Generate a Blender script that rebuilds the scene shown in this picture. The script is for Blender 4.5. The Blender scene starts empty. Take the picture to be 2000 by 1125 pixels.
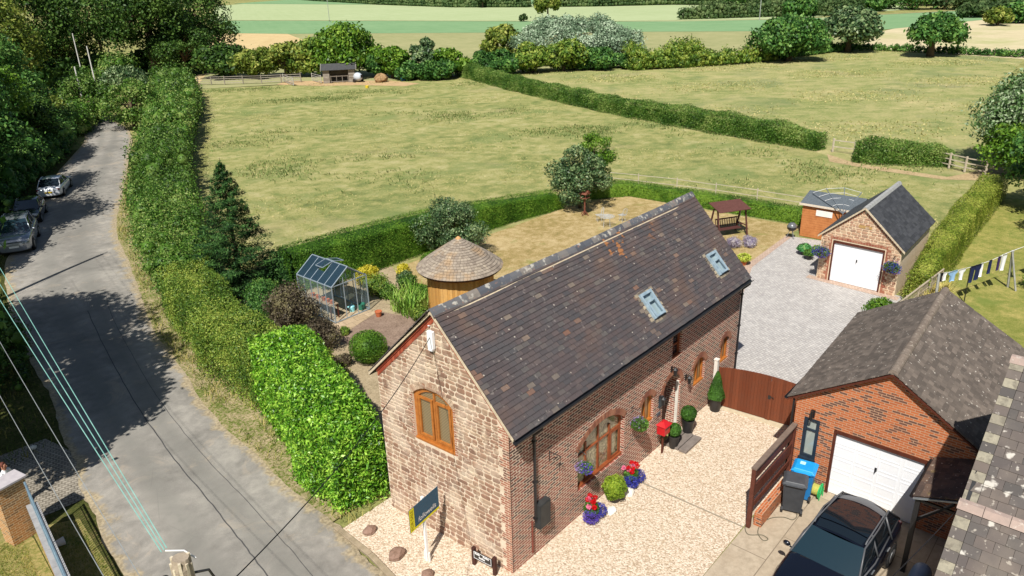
import bpy, bmesh, math, random
import numpy as np
from mathutils import Vector, Matrix
from mathutils.geometry import tessellate_polygon
R_ = math.radians
scene = bpy.context.scene
COL = scene.collection
rnd = random.Random(7)
rng = np.random.default_rng(11)

# ------------------------------------------------------------------ camera
CAM = np.array([-11.864, -10.753, 15.130])
YAW, PITCH, ROLL, FPX = 0.7243, 0.3941, -0.0297, 1465.6
_f = np.array([math.cos(YAW)*math.cos(PITCH), math.sin(YAW)*math.cos(PITCH), -math.sin(PITCH)])
_r = np.cross(_f, [0, 0, 1]); _r /= np.linalg.norm(_r); _u = np.cross(_r, _f)
_R = _r*math.cos(ROLL)+_u*math.sin(ROLL); _U = -_r*math.sin(ROLL)+_u*math.cos(ROLL)
cd = bpy.data.cameras.new('camera'); cam = bpy.data.objects.new('camera', cd); COL.objects.link(cam)
cd.sensor_width = 36; cd.lens = FPX/2000*36; cd.clip_start = 0.1; cd.clip_end = 6000
m = Matrix.Identity(4)
for i in range(3):
    m[i][0] = _R[i]; m[i][1] = _U[i]; m[i][2] = -_f[i]; m[i][3] = CAM[i]
cam.matrix_world = m
scene.camera = cam

# ------------------------------------------------------------------ light
SUN_AZ, SUN_EL = R_(-156), R_(52)
w = bpy.data.worlds.new('World'); scene.world = w; w.use_nodes = True
nt = w.node_tree; bg = nt.nodes['Background']
sky = nt.nodes.new('ShaderNodeTexSky'); sky.sky_type = 'NISHITA'; sky.sun_disc = False
sky.sun_elevation = SUN_EL
sky.sun_rotation = math.pi/2 - SUN_AZ
nt.links.new(sky.outputs[0], bg.inputs[0]); bg.inputs[1].default_value = 0.055
sd = bpy.data.lights.new('sun', 'SUN'); sd.energy = 4.8; sd.angle = R_(0.5); sd.color = (1, .955, .88)
so = bpy.data.objects.new('sun', sd); COL.objects.link(so)
sv = Vector((math.cos(SUN_AZ)*math.cos(SUN_EL), math.sin(SUN_AZ)*math.cos(SUN_EL), math.sin(SUN_EL)))
so.rotation_euler = sv.to_track_quat('Z', 'Y').to_euler(); so.location = (-40, -20, 60)
scene.view_settings.view_transform = 'Standard'; scene.view_settings.look = 'None'
scene.view_settings.exposure = 0.34; scene.view_settings.gamma = 1

# ------------------------------------------------------------------ layout helper: photo pixel -> point on the level z
def G(px, py, z=0.0):
    d = _f + _R*(px-1000)/FPX + _U*(562.5-py)/FPX
    t = (z-CAM[2])/d[2]
    p = CAM + d*t
    return (float(p[0]), float(p[1]))

# ------------------------------------------------------------------ materials
def lin(c):
    if isinstance(c, str):
        c = [int(c[i:i+2], 16)/255 for i in (0, 2, 4)]
        c = [x/12.92 if x <= .04045 else ((x+.055)/1.055)**2.4 for x in c]
    return (c[0], c[1], c[2], 1)
class NT:
    def __init__(s, name):
        s.m = bpy.data.materials.new(name); s.m.use_nodes = True; s.t = s.m.node_tree
        s.b = s.t.nodes['Principled BSDF']; s.out = s.t.nodes['Material Output']
        s.tc = s.t.nodes.new('ShaderNodeTexCoord')
    def n(s, typ, ins=None, **kw):
        x = s.t.nodes.new(typ)
        for k, v in kw.items(): setattr(x, k, v)
        for k, v in (ins or {}).items(): s.set(x.inputs[k], v)
        return x
    def set(s, sock, v):
        if isinstance(v, bpy.types.NodeSocket): s.t.links.new(v, sock)
        elif isinstance(v, bpy.types.Node): s.t.links.new(v.outputs[0], sock)
        else: sock.default_value = v
    def noise(s, scale, detail=4, rough=.6, vec=None, dist=0):
        return s.n('ShaderNodeTexNoise', {'Vector': vec or s.tc.outputs['Object'], 'Scale': scale, 'Detail': detail, 'Roughness': rough, 'Distortion': dist}).outputs[0]
    def ramp(s, fac, stops, interp='LINEAR'):
        r = s.n('ShaderNodeValToRGB', {'Fac': fac}); e = r.color_ramp; e.interpolation = interp
        while len(e.elements) < len(stops): e.elements.new(1)
        for i, (p, c) in enumerate(stops): e.elements[i].position = p; e.elements[i].color = lin(c)
        return r.outputs[0]
    def mix(s, fac, a, b, blend='MIX'):
        x = s.n('ShaderNodeMix', data_type='RGBA', blend_type=blend)
        s.set(x.inputs[0], fac)
        s.set(x.inputs[6], lin(a) if isinstance(a, (tuple, str)) else a)
        s.set(x.inputs[7], lin(b) if isinstance(b, (tuple, str)) else b)
        return x.outputs[2]
    def math(s, op, a, b=0.5, c=0.0):
        x = s.n('ShaderNodeMath', operation=op); s.set(x.inputs[0], a); s.set(x.inputs[1], b)
        return x.outputs[0]
    def map(s, v, a, b, c=0., d=1.):
        x = s.n('ShaderNodeMapRange'); s.set(x.inputs[0], v)
        for i, q in enumerate((a, b, c, d)): x.inputs[i+1].default_value = q
        return x.outputs[0]
    def bump(s, h, strength=.4, dist=.02):
        b = s.n('ShaderNodeBump', {'Height': h, 'Strength': strength, 'Distance': dist})
        s.t.links.new(b.outputs[0], s.b.inputs['Normal'])
    def fin(s, col=None, rough=.8, spec=.3, metal=0, **kw):
        if col is not None: s.set(s.b.inputs['Base Color'], lin(col) if isinstance(col, (tuple, str)) else col)
        s.set(s.b.inputs['Roughness'], rough); s.b.inputs['Specular IOR Level'].default_value = spec
        s.b.inputs['Metallic'].default_value = metal
        for k, v in kw.items(): s.set(s.b.inputs[k], v)
        return s.m
def simple(name, c1, c2=None, scale=6, rough=.7, spec=.3, bump=0, bscale=None, metal=0, **kw):
    t = NT(name); nz = t.noise(scale)
    col = t.ramp(nz, [(.3, c1), (.7, c2 or c1)])
    if bump: t.bump(t.noise(bscale or scale*4), bump, .02)
    return t.fin(col, rough, spec, metal, **kw)
def island(name, stops, rough=.85, noise_scale=12, dirt=None, spots=None, bump=.3, spec=.25, extra=None, bd=.01):
    """a colour of its own for every loose piece (tile, stone, brick), plus wear"""
    t = NT(name); g = t.n('ShaderNodeNewGeometry')
    col = t.ramp(g.outputs['Random Per Island'], stops, 'LINEAR')
    nz = t.noise(noise_scale, 5)
    col = t.mix(t.map(nz, .3, .75, 0, .45), col, dirt or (.05, .045, .04))
    for (sc, lo, hi, c, fac) in (spots or []):
        col = t.mix(t.map(t.noise(sc, 3, .5), lo, hi, 0, fac), col, c)
    if extra: col = extra(t, col)
    t.bump(t.noise(noise_scale*5, 3), bump, bd)
    return t.fin(col, rough, spec)
def brickmat(name, c1, c2, c3, mortar, bw=.225, bh=.075, mort=.012, dirt=None, dirtf=.3, wob=.0, rough=.9, msm=.1, white=0):
    t = NT(name); uv = t.tc.outputs['UV']
    vec = uv
    if wob:
        nn = t.n('ShaderNodeTexNoise', {'Vector': uv, 'Scale': 3.0, 'Detail': 2.0})
        vec = t.n('ShaderNodeMixRGB', {'Fac': wob, 'Color1': uv, 'Color2': nn.outputs['Color']}, blend_type='ADD').outputs[0]
    b = t.n('ShaderNodeTexBrick', {'Vector': vec, 'Color1': lin(c1), 'Color2': lin(c2), 'Mortar': lin(mortar), 'Scale': 1.0,
            'Mortar Size': mort, 'Mortar Smooth': msm, 'Bias': 0.0, 'Brick Width': bw, 'Row Height': bh}, offset=.5)
    b2 = t.n('ShaderNodeTexBrick', {'Vector': vec, 'Color1': (0, 0, 0, 1), 'Color2': (1, 1, 1, 1), 'Mortar': (0, 0, 0, 1), 'Scale': 1.0,
            'Mortar Size': 0.0, 'Brick Width': bw, 'Row Height': bh}, offset=.5)
    nz = t.noise(1.1, 5)
    pick = t.math('GREATER_THAN', t.math('ADD', b2.outputs[0], t.map(nz, .3, .7, -.25, .25)), .72)
    inv = t.math('SUBTRACT', 1.0, b.outputs['Fac'])
    col = t.mix(t.math('MULTIPLY', pick, inv), b.outputs['Color'], c3)
    col = t.mix(t.map(t.noise(.8, 6, .65), .42, .75, 0, dirtf), col, dirt or mortar)
    if white: col = t.mix(t.map(t.noise(4, 4, .6), .6, .72, 0, white), col, (.7, .62, .52))
    t.bump(t.math('ADD', inv, t.math('MULTIPLY', t.noise(40), .5)), .5, .012)
    return t.fin(col, rough, .2)
def leafmat(name, c1, c2, c3=None, rough=.55, spec=.25, trans=.25, big=1.2):
    t = NT(name); g = t.n('ShaderNodeNewGeometry')
    r = t.math('ADD', t.math('MULTIPLY', g.outputs['Random Per Island'], .45), t.math('MULTIPLY', t.map(t.noise(big, 3, .6), .3, .7, 0, 1), .55))
    col = t.ramp(r, [(.25, c1), (.5, c2), (.75, c3 or c2)])
    t.fin(col, rough, spec)
    tr = t.n('ShaderNodeBsdfTranslucent', {'Color': col})
    mx = t.n('ShaderNodeMixShader', {0: trans*.65, 1: t.b.outputs[0], 2: tr.outputs[0]})
    t.t.links.new(mx.outputs[0], t.out.inputs[0])
    return t.m

# ------------------------------------------------------------------ geometry
class Geo:
    def __init__(s): s.v = []; s.f = []; s.mi = []
    def add(s, vs, fs, mi=0):
        o = len(s.v); s.v.extend([tuple(map(float, q)) for q in vs]); s.f.extend([tuple(i+o for i in q) for q in fs]); s.mi.extend([mi]*len(fs)); return s
    def box(s, c, size, rz=0, ry=0, rx=0, taper=1, mi=0):
        x, y, z = size[0]/2, size[1]/2, size[2]/2
        M = Matrix.Rotation(rz, 3, 'Z') @ Matrix.Rotation(ry, 3, 'Y') @ Matrix.Rotation(rx, 3, 'X')
        vs = []
        for k in (-1, 1):
            t = taper if k > 0 else 1
            for a, b in ((-1, -1), (1, -1), (1, 1), (-1, 1)):
                vs.append(M @ Vector((a*x*t, b*y*t, k*z)) + Vector(c))
        return s.add(vs, [(3, 2, 1, 0), (4, 5, 6, 7), (0, 1, 5, 4), (1, 2, 6, 5), (2, 3, 7, 6), (3, 0, 4, 7)], mi)
    def b2(s, x0, x1, y0, y1, z0, z1, mi=0):
        return s.box(((x0+x1)/2, (y0+y1)/2, (z0+z1)/2), (abs(x1-x0), abs(y1-y0), abs(z1-z0)), mi=mi)
    def cyl(s, a, b, r1, r2=None, n=12, cap=True, mi=0):
        return s.tube([a, b], [r1, r1 if r2 is None else r2], n, cap, mi)
    def tube(s, path, r, n=8, cap=True, mi=0):
        P = [Vector(p) for p in path]
        if not isinstance(r, (list, tuple)): r = [r]*len(P)
        vs = []; prev = None
        for i, p in enumerate(P):
            d = (P[min(i+1, len(P)-1)] - P[max(i-1, 0)])
            if d.length < 1e-9: d = Vector((0, 0, 1))
            d.normalize()
            if prev is None:
                a = d.orthogonal().normalized()
            else:
                a = (prev - d*prev.dot(d))
                a = a.normalized() if a.length > 1e-6 else d.orthogonal().normalized()
            prev = a; b = d.cross(a)
            for k in range(n):
                t = 2*math.pi*k/n
                vs.append(p + (a*math.cos(t)+b*math.sin(t))*r[i])
        fs = []
        for i in range(len(P)-1):
            for k in range(n):
                fs.append((i*n+k, i*n+(k+1) % n, (i+1)*n+(k+1) % n, (i+1)*n+k))
        if cap:
            fs.append(tuple(range(n))[::-1]); fs.append(tuple((len(P)-1)*n+k for k in range(n)))
        return s.add(vs, fs, mi)
    def lathe(s, c, prof, n=24, mi=0, a0=0, a1=2*math.pi):
        vs = []; full = abs(a1-a0-2*math.pi) < 1e-6; m_ = n if full else n+1
        for (r, z) in prof:
            for k in range(m_):
                t = a0+(a1-a0)*k/n
                vs.append((c[0]+r*math.cos(t), c[1]+r*math.sin(t), c[2]+z))
        fs = []
        for i in range(len(prof)-1):
            for k in range(n):
                k2 = (k+1) % m_
                fs.append((i*m_+k, i*m_+k2, (i+1)*m_+k2, (i+1)*m_+k))
        return s.add(vs, fs, mi)
    def poly(s, pts, mi=0): return s.add(pts, [tuple(range(len(pts)))], mi)
    def prism(s, pts, z0, z1, mi=0):
        n = len(pts); vs = [(p[0], p[1], z0) for p in pts]+[(p[0], p[1], z1) for p in pts]
        return s.add(vs, [tuple(range(n))[::-1], tuple(range(n, 2*n))]+[(i, (i+1) % n, n+(i+1) % n, n+i) for i in range(n)], mi)
    def ball(s, c, r, n=10, mi=0, jit=0, sc=(1, 1, 1), seed=0):
        rr = random.Random(seed); vs = []; fs = []
        m_ = max(4, n//2)
        vs.append((0, 0, -1))
        for i in range(1, m_):
            p = math.pi*i/m_ - math.pi/2
            for k in range(n):
                t = 2*math.pi*k/n
                vs.append((math.cos(p)*math.cos(t), math.cos(p)*math.sin(t), math.sin(p)))
        vs.append((0, 0, 1))
        for k in range(n): fs.append((0, 1+(k+1) % n, 1+k))
        for i in range(m_-2):
            for k in range(n):
                a = 1+i*n
                fs.append((a+k, a+(k+1) % n, a+n+(k+1) % n, a+n+k))
        L = len(vs)-1
        for k in range(n): fs.append((L, 1+(m_-2)*n+k, 1+(m_-2)*n+(k+1) % n))
        out = []
        for q in vs:
            j = 1+jit*(rr.random()-.5)*2
            out.append((c[0]+q[0]*r*sc[0]*j, c[1]+q[1]*r*sc[1]*j, c[2]+q[2]*r*sc[2]*j))
        return s.add(out, fs, mi)
def autouv(me):
    n = len(me.loops)
    if not n: return
    co = np.empty(len(me.vertices)*3, 'f'); me.vertices.foreach_get('co', co); co = co.reshape(-1, 3)
    li = np.empty(n, 'i'); me.loops.foreach_get('vertex_index', li)
    np_ = len(me.polygons); nor = np.empty(np_*3, 'f'); me.polygons.foreach_get('normal', nor); nor = nor.reshape(-1, 3)
    ls = np.empty(np_, 'i'); me.polygons.foreach_get('loop_total', ls)
    N = np.repeat(nor, ls, axis=0); P = co[li]
    flat = np.abs(N[:, 2]) > .97
    h = np.stack([-N[:, 1], N[:, 0], np.zeros(n)], 1); L = np.linalg.norm(h, axis=1); L[L < 1e-6] = 1; h /= L[:, None]
    sgn = np.where(np.abs(h[:, 0]) > np.abs(h[:, 1]), np.sign(h[:, 0]), np.sign(h[:, 1])); sgn[sgn == 0] = 1; h *= sgn[:, None]
    up = np.cross(N, h); s2 = np.sign(up[:, 2]); s2[s2 == 0] = 1; up *= s2[:, None]
    u = np.where(flat, P[:, 0], (P*h).sum(1)); v = np.where(flat, P[:, 1], (P*up).sum(1))
    uv = me.uv_layers.new(name='uv'); uv.data.foreach_set('uv', np.stack([u, v], 1).astype('f').ravel())
def setmeta(o, label=None, cat=None, group=None, kind=None):
    if label: o['label'] = label
    if cat: o['category'] = cat
    if group: o['group'] = group
    if kind: o['kind'] = kind
    return o
def build(g, name, mat, parent=None, smooth=False, bevel=0, label=None, cat=None, group=None, kind=None, world=True, sub=0, uv=True):
    me = bpy.data.meshes.new(name)
    v = np.array(g.v, 'f')
    off = Vector((0, 0, 0)); p = parent
    if world:
        while p is not None: off += p.location; p = p.parent
    vs = (v-np.array(off)).tolist()
    me.from_pydata(vs, [], g.f)
    mats = mat if isinstance(mat, (list, tuple)) else [mat]
    for m_ in mats: me.materials.append(m_)
    if len(mats) > 1: me.polygons.foreach_set('material_index', g.mi)
    me.update()
    if uv: autouv(me)
    if smooth: me.polygons.foreach_set('use_smooth', [True]*len(me.polygons))
    o = bpy.data.objects.new(name, me); COL.objects.link(o); o.parent = parent
    if bevel:
        b = o.modifiers.new('bevel', 'BEVEL'); b.width = bevel; b.segments = 2; b.limit_method = 'ANGLE'
    if sub:
        b = o.modifiers.new('sub', 'SUBSURF'); b.levels = sub; b.render_levels = sub
    return setmeta(o, label, cat, group, kind)
def thing(name, label, cat, loc=(0, 0, 0), rz=0, group=None):
    o = bpy.data.objects.new(name, None); COL.objects.link(o); o.location = loc; o.rotation_euler = (0, 0, rz)
    o.empty_display_size = .1
    return setmeta(o, label, cat, group)
def copy_tree(o, parent=None):
    c = o.copy(); COL.objects.link(c); c.parent = parent
    for ch in o.children: copy_tree(ch, c)
    return c
def sheet(name, pts, z, mat, kind='structure', **kw):
    g = Geo()
    tri = tessellate_polygon([[Vector((p[0], p[1], 0)) for p in pts]])
    g.add([(p[0], p[1], z) for p in pts], [tuple(t) for t in tri])
    return build(g, name, mat, kind=kind, **kw)
def arch_loop(u0, u1, v0, vs, vc, n=10):
    """opening outline: straight sides up to vs, segmental arch up to vc"""
    L = [(u0, v0), (u1, v0)]
    if vc <= vs+1e-4: return L+[(u1, vs), (u0, vs)]
    c = (u1-u0)/2; h = vc-vs; r = (c*c+h*h)/(2*h); cx = (u0+u1)/2; cy = vc-r; a = math.asin(min(1, c/r))
    for i in range(n+1):
        t = a-2*a*i/n
        L.append((cx+r*math.sin(t), cy+r*math.cos(t)))
    return L
def wallpanel(g, outer, holes, mp, depth, mi=0):
    loops = [outer]+holes
    tri = tessellate_polygon([[Vector((a, b, 0)) for a, b in L] for L in loops])
    flat = [q for L in loops for q in L]
    g.add([mp(a, b, 0) for a, b in flat], [tuple(t) for t in tri], mi)
    for L in holes:
        n = len(L)
        g.add([mp(a, b, 0) for a, b in L]+[mp(a, b, depth) for a, b in L], [(i, (i+1) % n, n+(i+1) % n, n+i) for i in range(n)], mi)
def ring(g, outer, inner, mp, d0, d1, mi=0):
    n = len(outer)
    vs = [mp(*q, d0) for q in outer]+[mp(*q, d0) for q in inner]+[mp(*q, d1) for q in outer]+[mp(*q, d1) for q in inner]
    fs = []
    for i in range(n):
        j = (i+1) % n
        fs += [(i, j, n+j, n+i), (i, 2*n+i, 2*n+j, j), (n+i, n+j, 3*n+j, 3*n+i)]
    g.add(vs, fs, mi)
def qbox(g, mp, u0, u1, v0, v1, d0, d1, mi=0):
    vs = [mp(u, v, d) for d in (d0, d1) for u, v in ((u0, v0), (u1, v0), (u1, v1), (u0, v1))]
    g.add(vs, [(0, 1, 2, 3), (7, 6, 5, 4), (0, 4, 5, 1), (1, 5, 6, 2), (2, 6, 7, 3), (3, 7, 4, 0)], mi)
def clip(poly, a, b, c):
    """keep a*x+b*y<=c"""
    out = []
    for i in range(len(poly)):
        p, q = poly[i], poly[(i+1) % len(poly)]
        dp, dq = a*p[0]+b*p[1]-c, a*q[0]+b*q[1]-c
        if dp <= 0: out.append(p)
        if dp*dq < 0:
            t = dp/(dp-dq); out.append((p[0]+(q[0]-p[0])*t, p[1]+(q[1]-p[1])*t))
    return out
def stones(g, u0, u1, v0, v1, planes, keepout, mp, rmin=.11, rmax=.24, wmin=.2, wmax=.5, gap=.022, out=.02, seed=1):
    rr = random.Random(seed); v = v0
    while v < v1:
        h = rr.uniform(rmin, rmax); u = u0-rr.random()*.3
        while u < u1:
            wd = rr.uniform(wmin, wmax); a, b = max(u, u0)+gap/2, min(u+wd, u1)-gap/2; lo, hi = v+gap/2, v+h-gap/2
            u += wd
            if b-a < .05: continue
            parts = [(a, b, lo, hi)]
            if h > .19 and rr.random() < .3: mid = (lo+hi)/2+rr.uniform(-.02, .02); parts = [(a, b, lo, mid-gap/2), (a, b, mid+gap/2, hi)]
            for (a_, b_, l_, h_) in parts:
                j = lambda s=.016: rr.uniform(-s, s)
                c = min(.035, (h_-l_)*.3)
                P = [(a_+c+j(), l_+j(.008)), (b_-c+j(), l_+j(.012)), (b_+j(.006), l_+c), (b_+j(.008), h_-c+j()), (b_-c+j(), h_+j(.012)), (a_+c+j(), h_+j(.01)), (a_+j(.008), h_-c), (a_+j(.006), l_+c+j())]
                for pl_ in planes: P = clip(P, *pl_)
                if len(P) < 3: continue
                cx = sum(p[0] for p in P)/len(P); cy = sum(p[1] for p in P)/len(P)
                if any(k[0] < cx < k[1] and k[2] < cy < k[3] for k in keepout): continue
                for k in keepout:
                    if a_ < k[1] and b_ > k[0] and l_ < k[3] and h_ > k[2]:
                        if cx <= k[0]: P = clip(P, 1, 0, k[0])
                        elif cx >= k[1]: P = clip(P, -1, 0, -k[1])
                        elif cy <= k[2]: P = clip(P, 0, 1, k[2])
                        else: P = clip(P, 0, -1, -k[3])
                if len(P) < 3: continue
                n = len(P); o_ = out*rr.uniform(.5, 1.3); e = .78
                cx = sum(p[0] for p in P)/n; cy = sum(p[1] for p in P)/n
                vs = [mp(*p, 0.002) for p in P]+[mp(cx+(p[0]-cx)*.97, cy+(p[1]-cy)*.95, -o_*.7) for p in P]+[mp(cx+(p[0]-cx)*e, cy+(p[1]-cy)*e, -o_) for p in P]
                fs = [tuple(range(2*n, 3*n))]
                for r_ in (0, n): fs += [(r_+i, r_+(i+1) % n, r_+n+(i+1) % n, r_+n+i) for i in range(n)]
                g.add(vs, fs)
        v += h
def tiles(g, o, eu, ev, U, V, tw, gauge, th=.014, lip=.016, seed=0, jit=.006, clipu=None, skip=None, shearu=0., sag=None):
    """a roof slope of separate overlapping tiles. o: lower left corner, eu along the eave, ev up the slope"""
    rr = random.Random(seed); o = Vector(o); eu = Vector(eu).normalized(); ev = Vector(ev).normalized(); n = eu.cross(ev)
    if n.z < 0: n = -n
    rows = int(math.ceil(V/gauge))
    for j in range(rows):
        v0 = j*gauge; v1 = min(v0+gauge*1.35, V)
        c0, c1 = (clipu(v0/V) if clipu else (0, U))
        u = c0-(tw/2 if j % 2 else 0)
        while u < c1-1e-3:
            a, b = max(u, c0), min(u+tw, c1); u += tw
            if b-a < .03: continue
            if skip and skip((a+b)/2, v0+gauge/2): continue
            jv = rr.uniform(-jit, jit); lf = lip+rr.uniform(-.3, .5)*jit
            q = .003
            def P(uu, vv, h): 
                p = o+eu*uu+ev*vv+n*h
                if sag: p.z -= sag(uu/U, vv/V)
                return p
            vs = [P(a+q, v0-.01+jv, lf), P(b-q, v0-.01+jv, lf), P(b-q, v0-.01+jv, lf+th), P(a+q, v0-.01+jv, lf+th),
                  P(a+q, v1, 0), P(b-q, v1, 0), P(b-q, v1, th), P(a+q, v1, th)]
            g.add(vs, [(0, 1, 2, 3), (3, 2, 6, 7), (0, 3, 7, 4), (1, 5, 6, 2)])
    return g

# ------------------------------------------------------------------ foliage
def unit(a): 
    l = np.linalg.norm(a, axis=-1, keepdims=True); l[l < 1e-9] = 1
    return a/l
def rdir(n): return unit(rng.normal(size=(n, 3)))
def leafmesh(name, P, N, size, mat, parent=None, aspect=.5, spread=.8, loc=None, extra=None, **kw):
    """many small four-cornered leaves at P, turned roughly along N"""
    n = len(P); off = np.zeros(3); p = parent
    while p is not None: off = off+np.array(p.location); p = p.parent
    if loc is not None: off = off+np.array(loc)
    nn = unit(N+rdir(n)*spread); t = unit(np.cross(nn, rdir(n))); b = np.cross(nn, t)
    s = size*rng.uniform(.6, 1.35, (n, 1)) if np.isscalar(size) else size.reshape(-1, 1)
    P = P-off
    V = np.stack([P-t*s*.5, P+b*s*aspect*.5, P+t*s*.5, P-b*s*aspect*.5], 1).reshape(-1, 3)
    nv = len(V); ev = None
    me = bpy.data.meshes.new(name)
    if extra is not None and len(extra.v):
        ev = np.array(extra.v, 'f')-off; ef = extra.f
    tot = nv+(len(ev) if ev is not None else 0)
    loops = np.arange(nv, dtype='i'); starts = np.arange(0, nv, 4, dtype='i'); tots = np.full(n, 4, 'i')
    if ev is not None:
        el = np.array([i+nv for f_ in ef for i in f_], 'i'); et = np.array([len(f_) for f_ in ef], 'i')
        es = np.concatenate([[0], np.cumsum(et)[:-1]]).astype('i')+nv
        loops = np.concatenate([loops, el]); starts = np.concatenate([starts, es]); tots = np.concatenate([tots, et])
        V = np.concatenate([V, ev])
    me.vertices.add(tot); me.vertices.foreach_set('co', V.astype('f').ravel())
    me.loops.add(len(loops)); me.loops.foreach_set('vertex_index', loops)
    me.polygons.add(len(starts)); me.polygons.foreach_set('loop_start', starts); me.polygons.foreach_set('loop_total', tots)
    me.update(calc_edges=True); me.materials.append(mat)
    o = bpy.data.objects.new(name, me); COL.objects.link(o); o.parent = parent
    if loc is not None: o.location = loc
    return setmeta(o, **kw)
def clumps(C, r, n, squash=.8, bias=.25):
    """points on the shells of clumps C (k,3) with radii r (k,)"""
    C = np.asarray(C, float); r = np.asarray(r, float); w_ = r**2; w_ /= w_.sum()
    k = rng.choice(len(C), n, p=w_); d = rdir(n); d[:, 2] += bias; d = unit(d)
    q = rng.uniform(.62, 1.08, (n, 1)); tail = rng.random((n, 1)) < .10; q = np.where(tail, q+rng.random((n, 1))*.38, q)
    P = C[k]+d*r[k][:, None]*q*np.array([1, 1, squash])
    return P, d
def crownclumps(rx, ry, rz, k, rc, full=False, seed=0):
    rr = np.random.default_rng(seed)
    d = unit(rr.normal(size=(k, 3)))
    if not full: d[:, 2] = np.abs(d[:, 2])*1.0-.45*(rr.random(k) < .45)*1.3
    else:
        low = d[:, 2] < -.2; d[low, :2] *= 1.35; d[low, 2] *= .95
    q = rr.uniform(.45 if not full else .6, 1, (k, 1))**.6
    C = d*q*np.array([rx-rc*.6, ry-rc*.6, rz-rc*.6])
    return C, rc*(.42+1.0*rr.random(k)**1.2)
def tree(name, label, cat, loc, H, Rr, mat, bark, k=38, n=9000, leaf=.22, rc=None, trunk=.25, group=None, seed=0, crown=.62, base=None, aspect=.6, lean=0, spread=.9, sq=.8):
    """tapered trunk, limbs out to the clumps, and a crown of leaves round them. crown: share of the height"""
    t = thing(name, label, cat, loc, 0, group)
    rz = H*crown/2; cz = H-rz; rc = rc or Rr*.34
    C, r = crownclumps(Rr, Rr, rz, k, rc, crown > .84, seed=seed)
    C = C+np.array([lean, 0, cz])
    P, N = clumps(C, r, n, sq)
    keep = P[:, 2] > .1; P, N = P[keep], N[keep]
    g = Geo(); top = Vector((lean*.6, 0, cz*.9+rz*.2)); rr = random.Random(seed)
    g.tube([(0, 0, -.05), (rr.uniform(-.05, .05)*H*.1, 0, H*.18), tuple(top*.7), tuple(top)], [trunk*1.3, trunk, trunk*.75, trunk*.4], 9)
    for i in range(0, len(C), max(1, len(C)//14)):
        s_ = top*rr.uniform(.45, .95); e = Vector(C[i])
        g.tube([s_, s_.lerp(e, .5)+Vector((0, 0, .04*H)), e], [trunk*.38, trunk*.24, trunk*.08], 5)
    L = Vector(loc); g.v = [tuple(Vector(q)+L) for q in g.v]
    build(g, 'trunk', bark, t, smooth=True)
    leafmesh('crown', P+np.array(loc), N, leaf, mat, t, aspect, spread)
    return t
def polyline_pts(pts, step):
    out = []
    for i in range(len(pts)-1):
        a, b = np.array(pts[i], float), np.array(pts[i+1], float); L = np.linalg.norm(b[:2]-a[:2]); m_ = max(1, int(L/step))
        for k in range(m_): out.append(a+(b-a)*k/m_)
    out.append(np.array(pts[-1], float)); return np.array(out)
def hedge_wild(name, label, pts, mat, n, leaf, cat='hedge', group=None, step=.9, seed=0, aspect=.6, core=None, rj=.35, zj=.3, sprigs=0):
    """pts: (x,y,halfwidth,height) along the hedge; billowing clumps round a dense leafy body"""
    rr = np.random.default_rng(seed); step = min(step, .8*min(min(q[2]*.75, q[3]*.34) for q in pts)+.25); Q = polyline_pts(pts, step); C = []; r = []; g = Geo(); hv = np.convolve(rr.normal(size=len(Q)+8), np.ones(5)/5, 'same')
    for i, q in enumerate(Q):
        x, y, hw, h = q; h = h*(1+hv[i]*.28)
        if i+1 < len(Q): d = Q[i+1][:2]-q[:2]
        d = d/np.linalg.norm(d); nrm = np.array([-d[1], d[0]])
        for s in np.linspace(-1, 1, max(2, int(2*hw/.9)+1)):
            for zf in (.28, .72) if h < 3.2 else (.2, .5, .8):
                rad = min(hw*.75, h*.34)*(1-rj+2.1*rj*rr.random()**1.6)
                o = nrm*s*max(.05, hw-rad*.8)
                zz = max(.2, h*zf*(1+rr.uniform(-zj, zj)*(zf > .6)))
                C.append([x+o[0]+rr.uniform(-.3, .3), y+o[1]+rr.uniform(-.3, .3), zz]); r.append(rad)
                g.ball((C[-1][0], C[-1][1], C[-1][2]*.9), rad*.52, 6, jit=.15, seed=i)
    P, N = clumps(C, r, n, .95, .2)
    if sprigs:
        k = rng.choice(len(C), sprigs); base = np.array(C)[k]; hh = rng.random((sprigs, 1))
        rr_ = np.array(r)[k][:, None]; d = unit(rdir(sprigs)*.6+np.array([0, 0, 1]))
        P = np.concatenate([P, base+d*rr_*(1+hh*.5)]); N = np.concatenate([N, rdir(sprigs)])
    keep = P[:, 2] > .03; P, N = P[keep], N[keep]
    loc = (pts[0][0], pts[0][1], 0)
    return leafmesh(name, P, N, leaf, mat, None, aspect, .9, loc=loc, extra=g, label=label, cat=cat, group=group)
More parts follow.
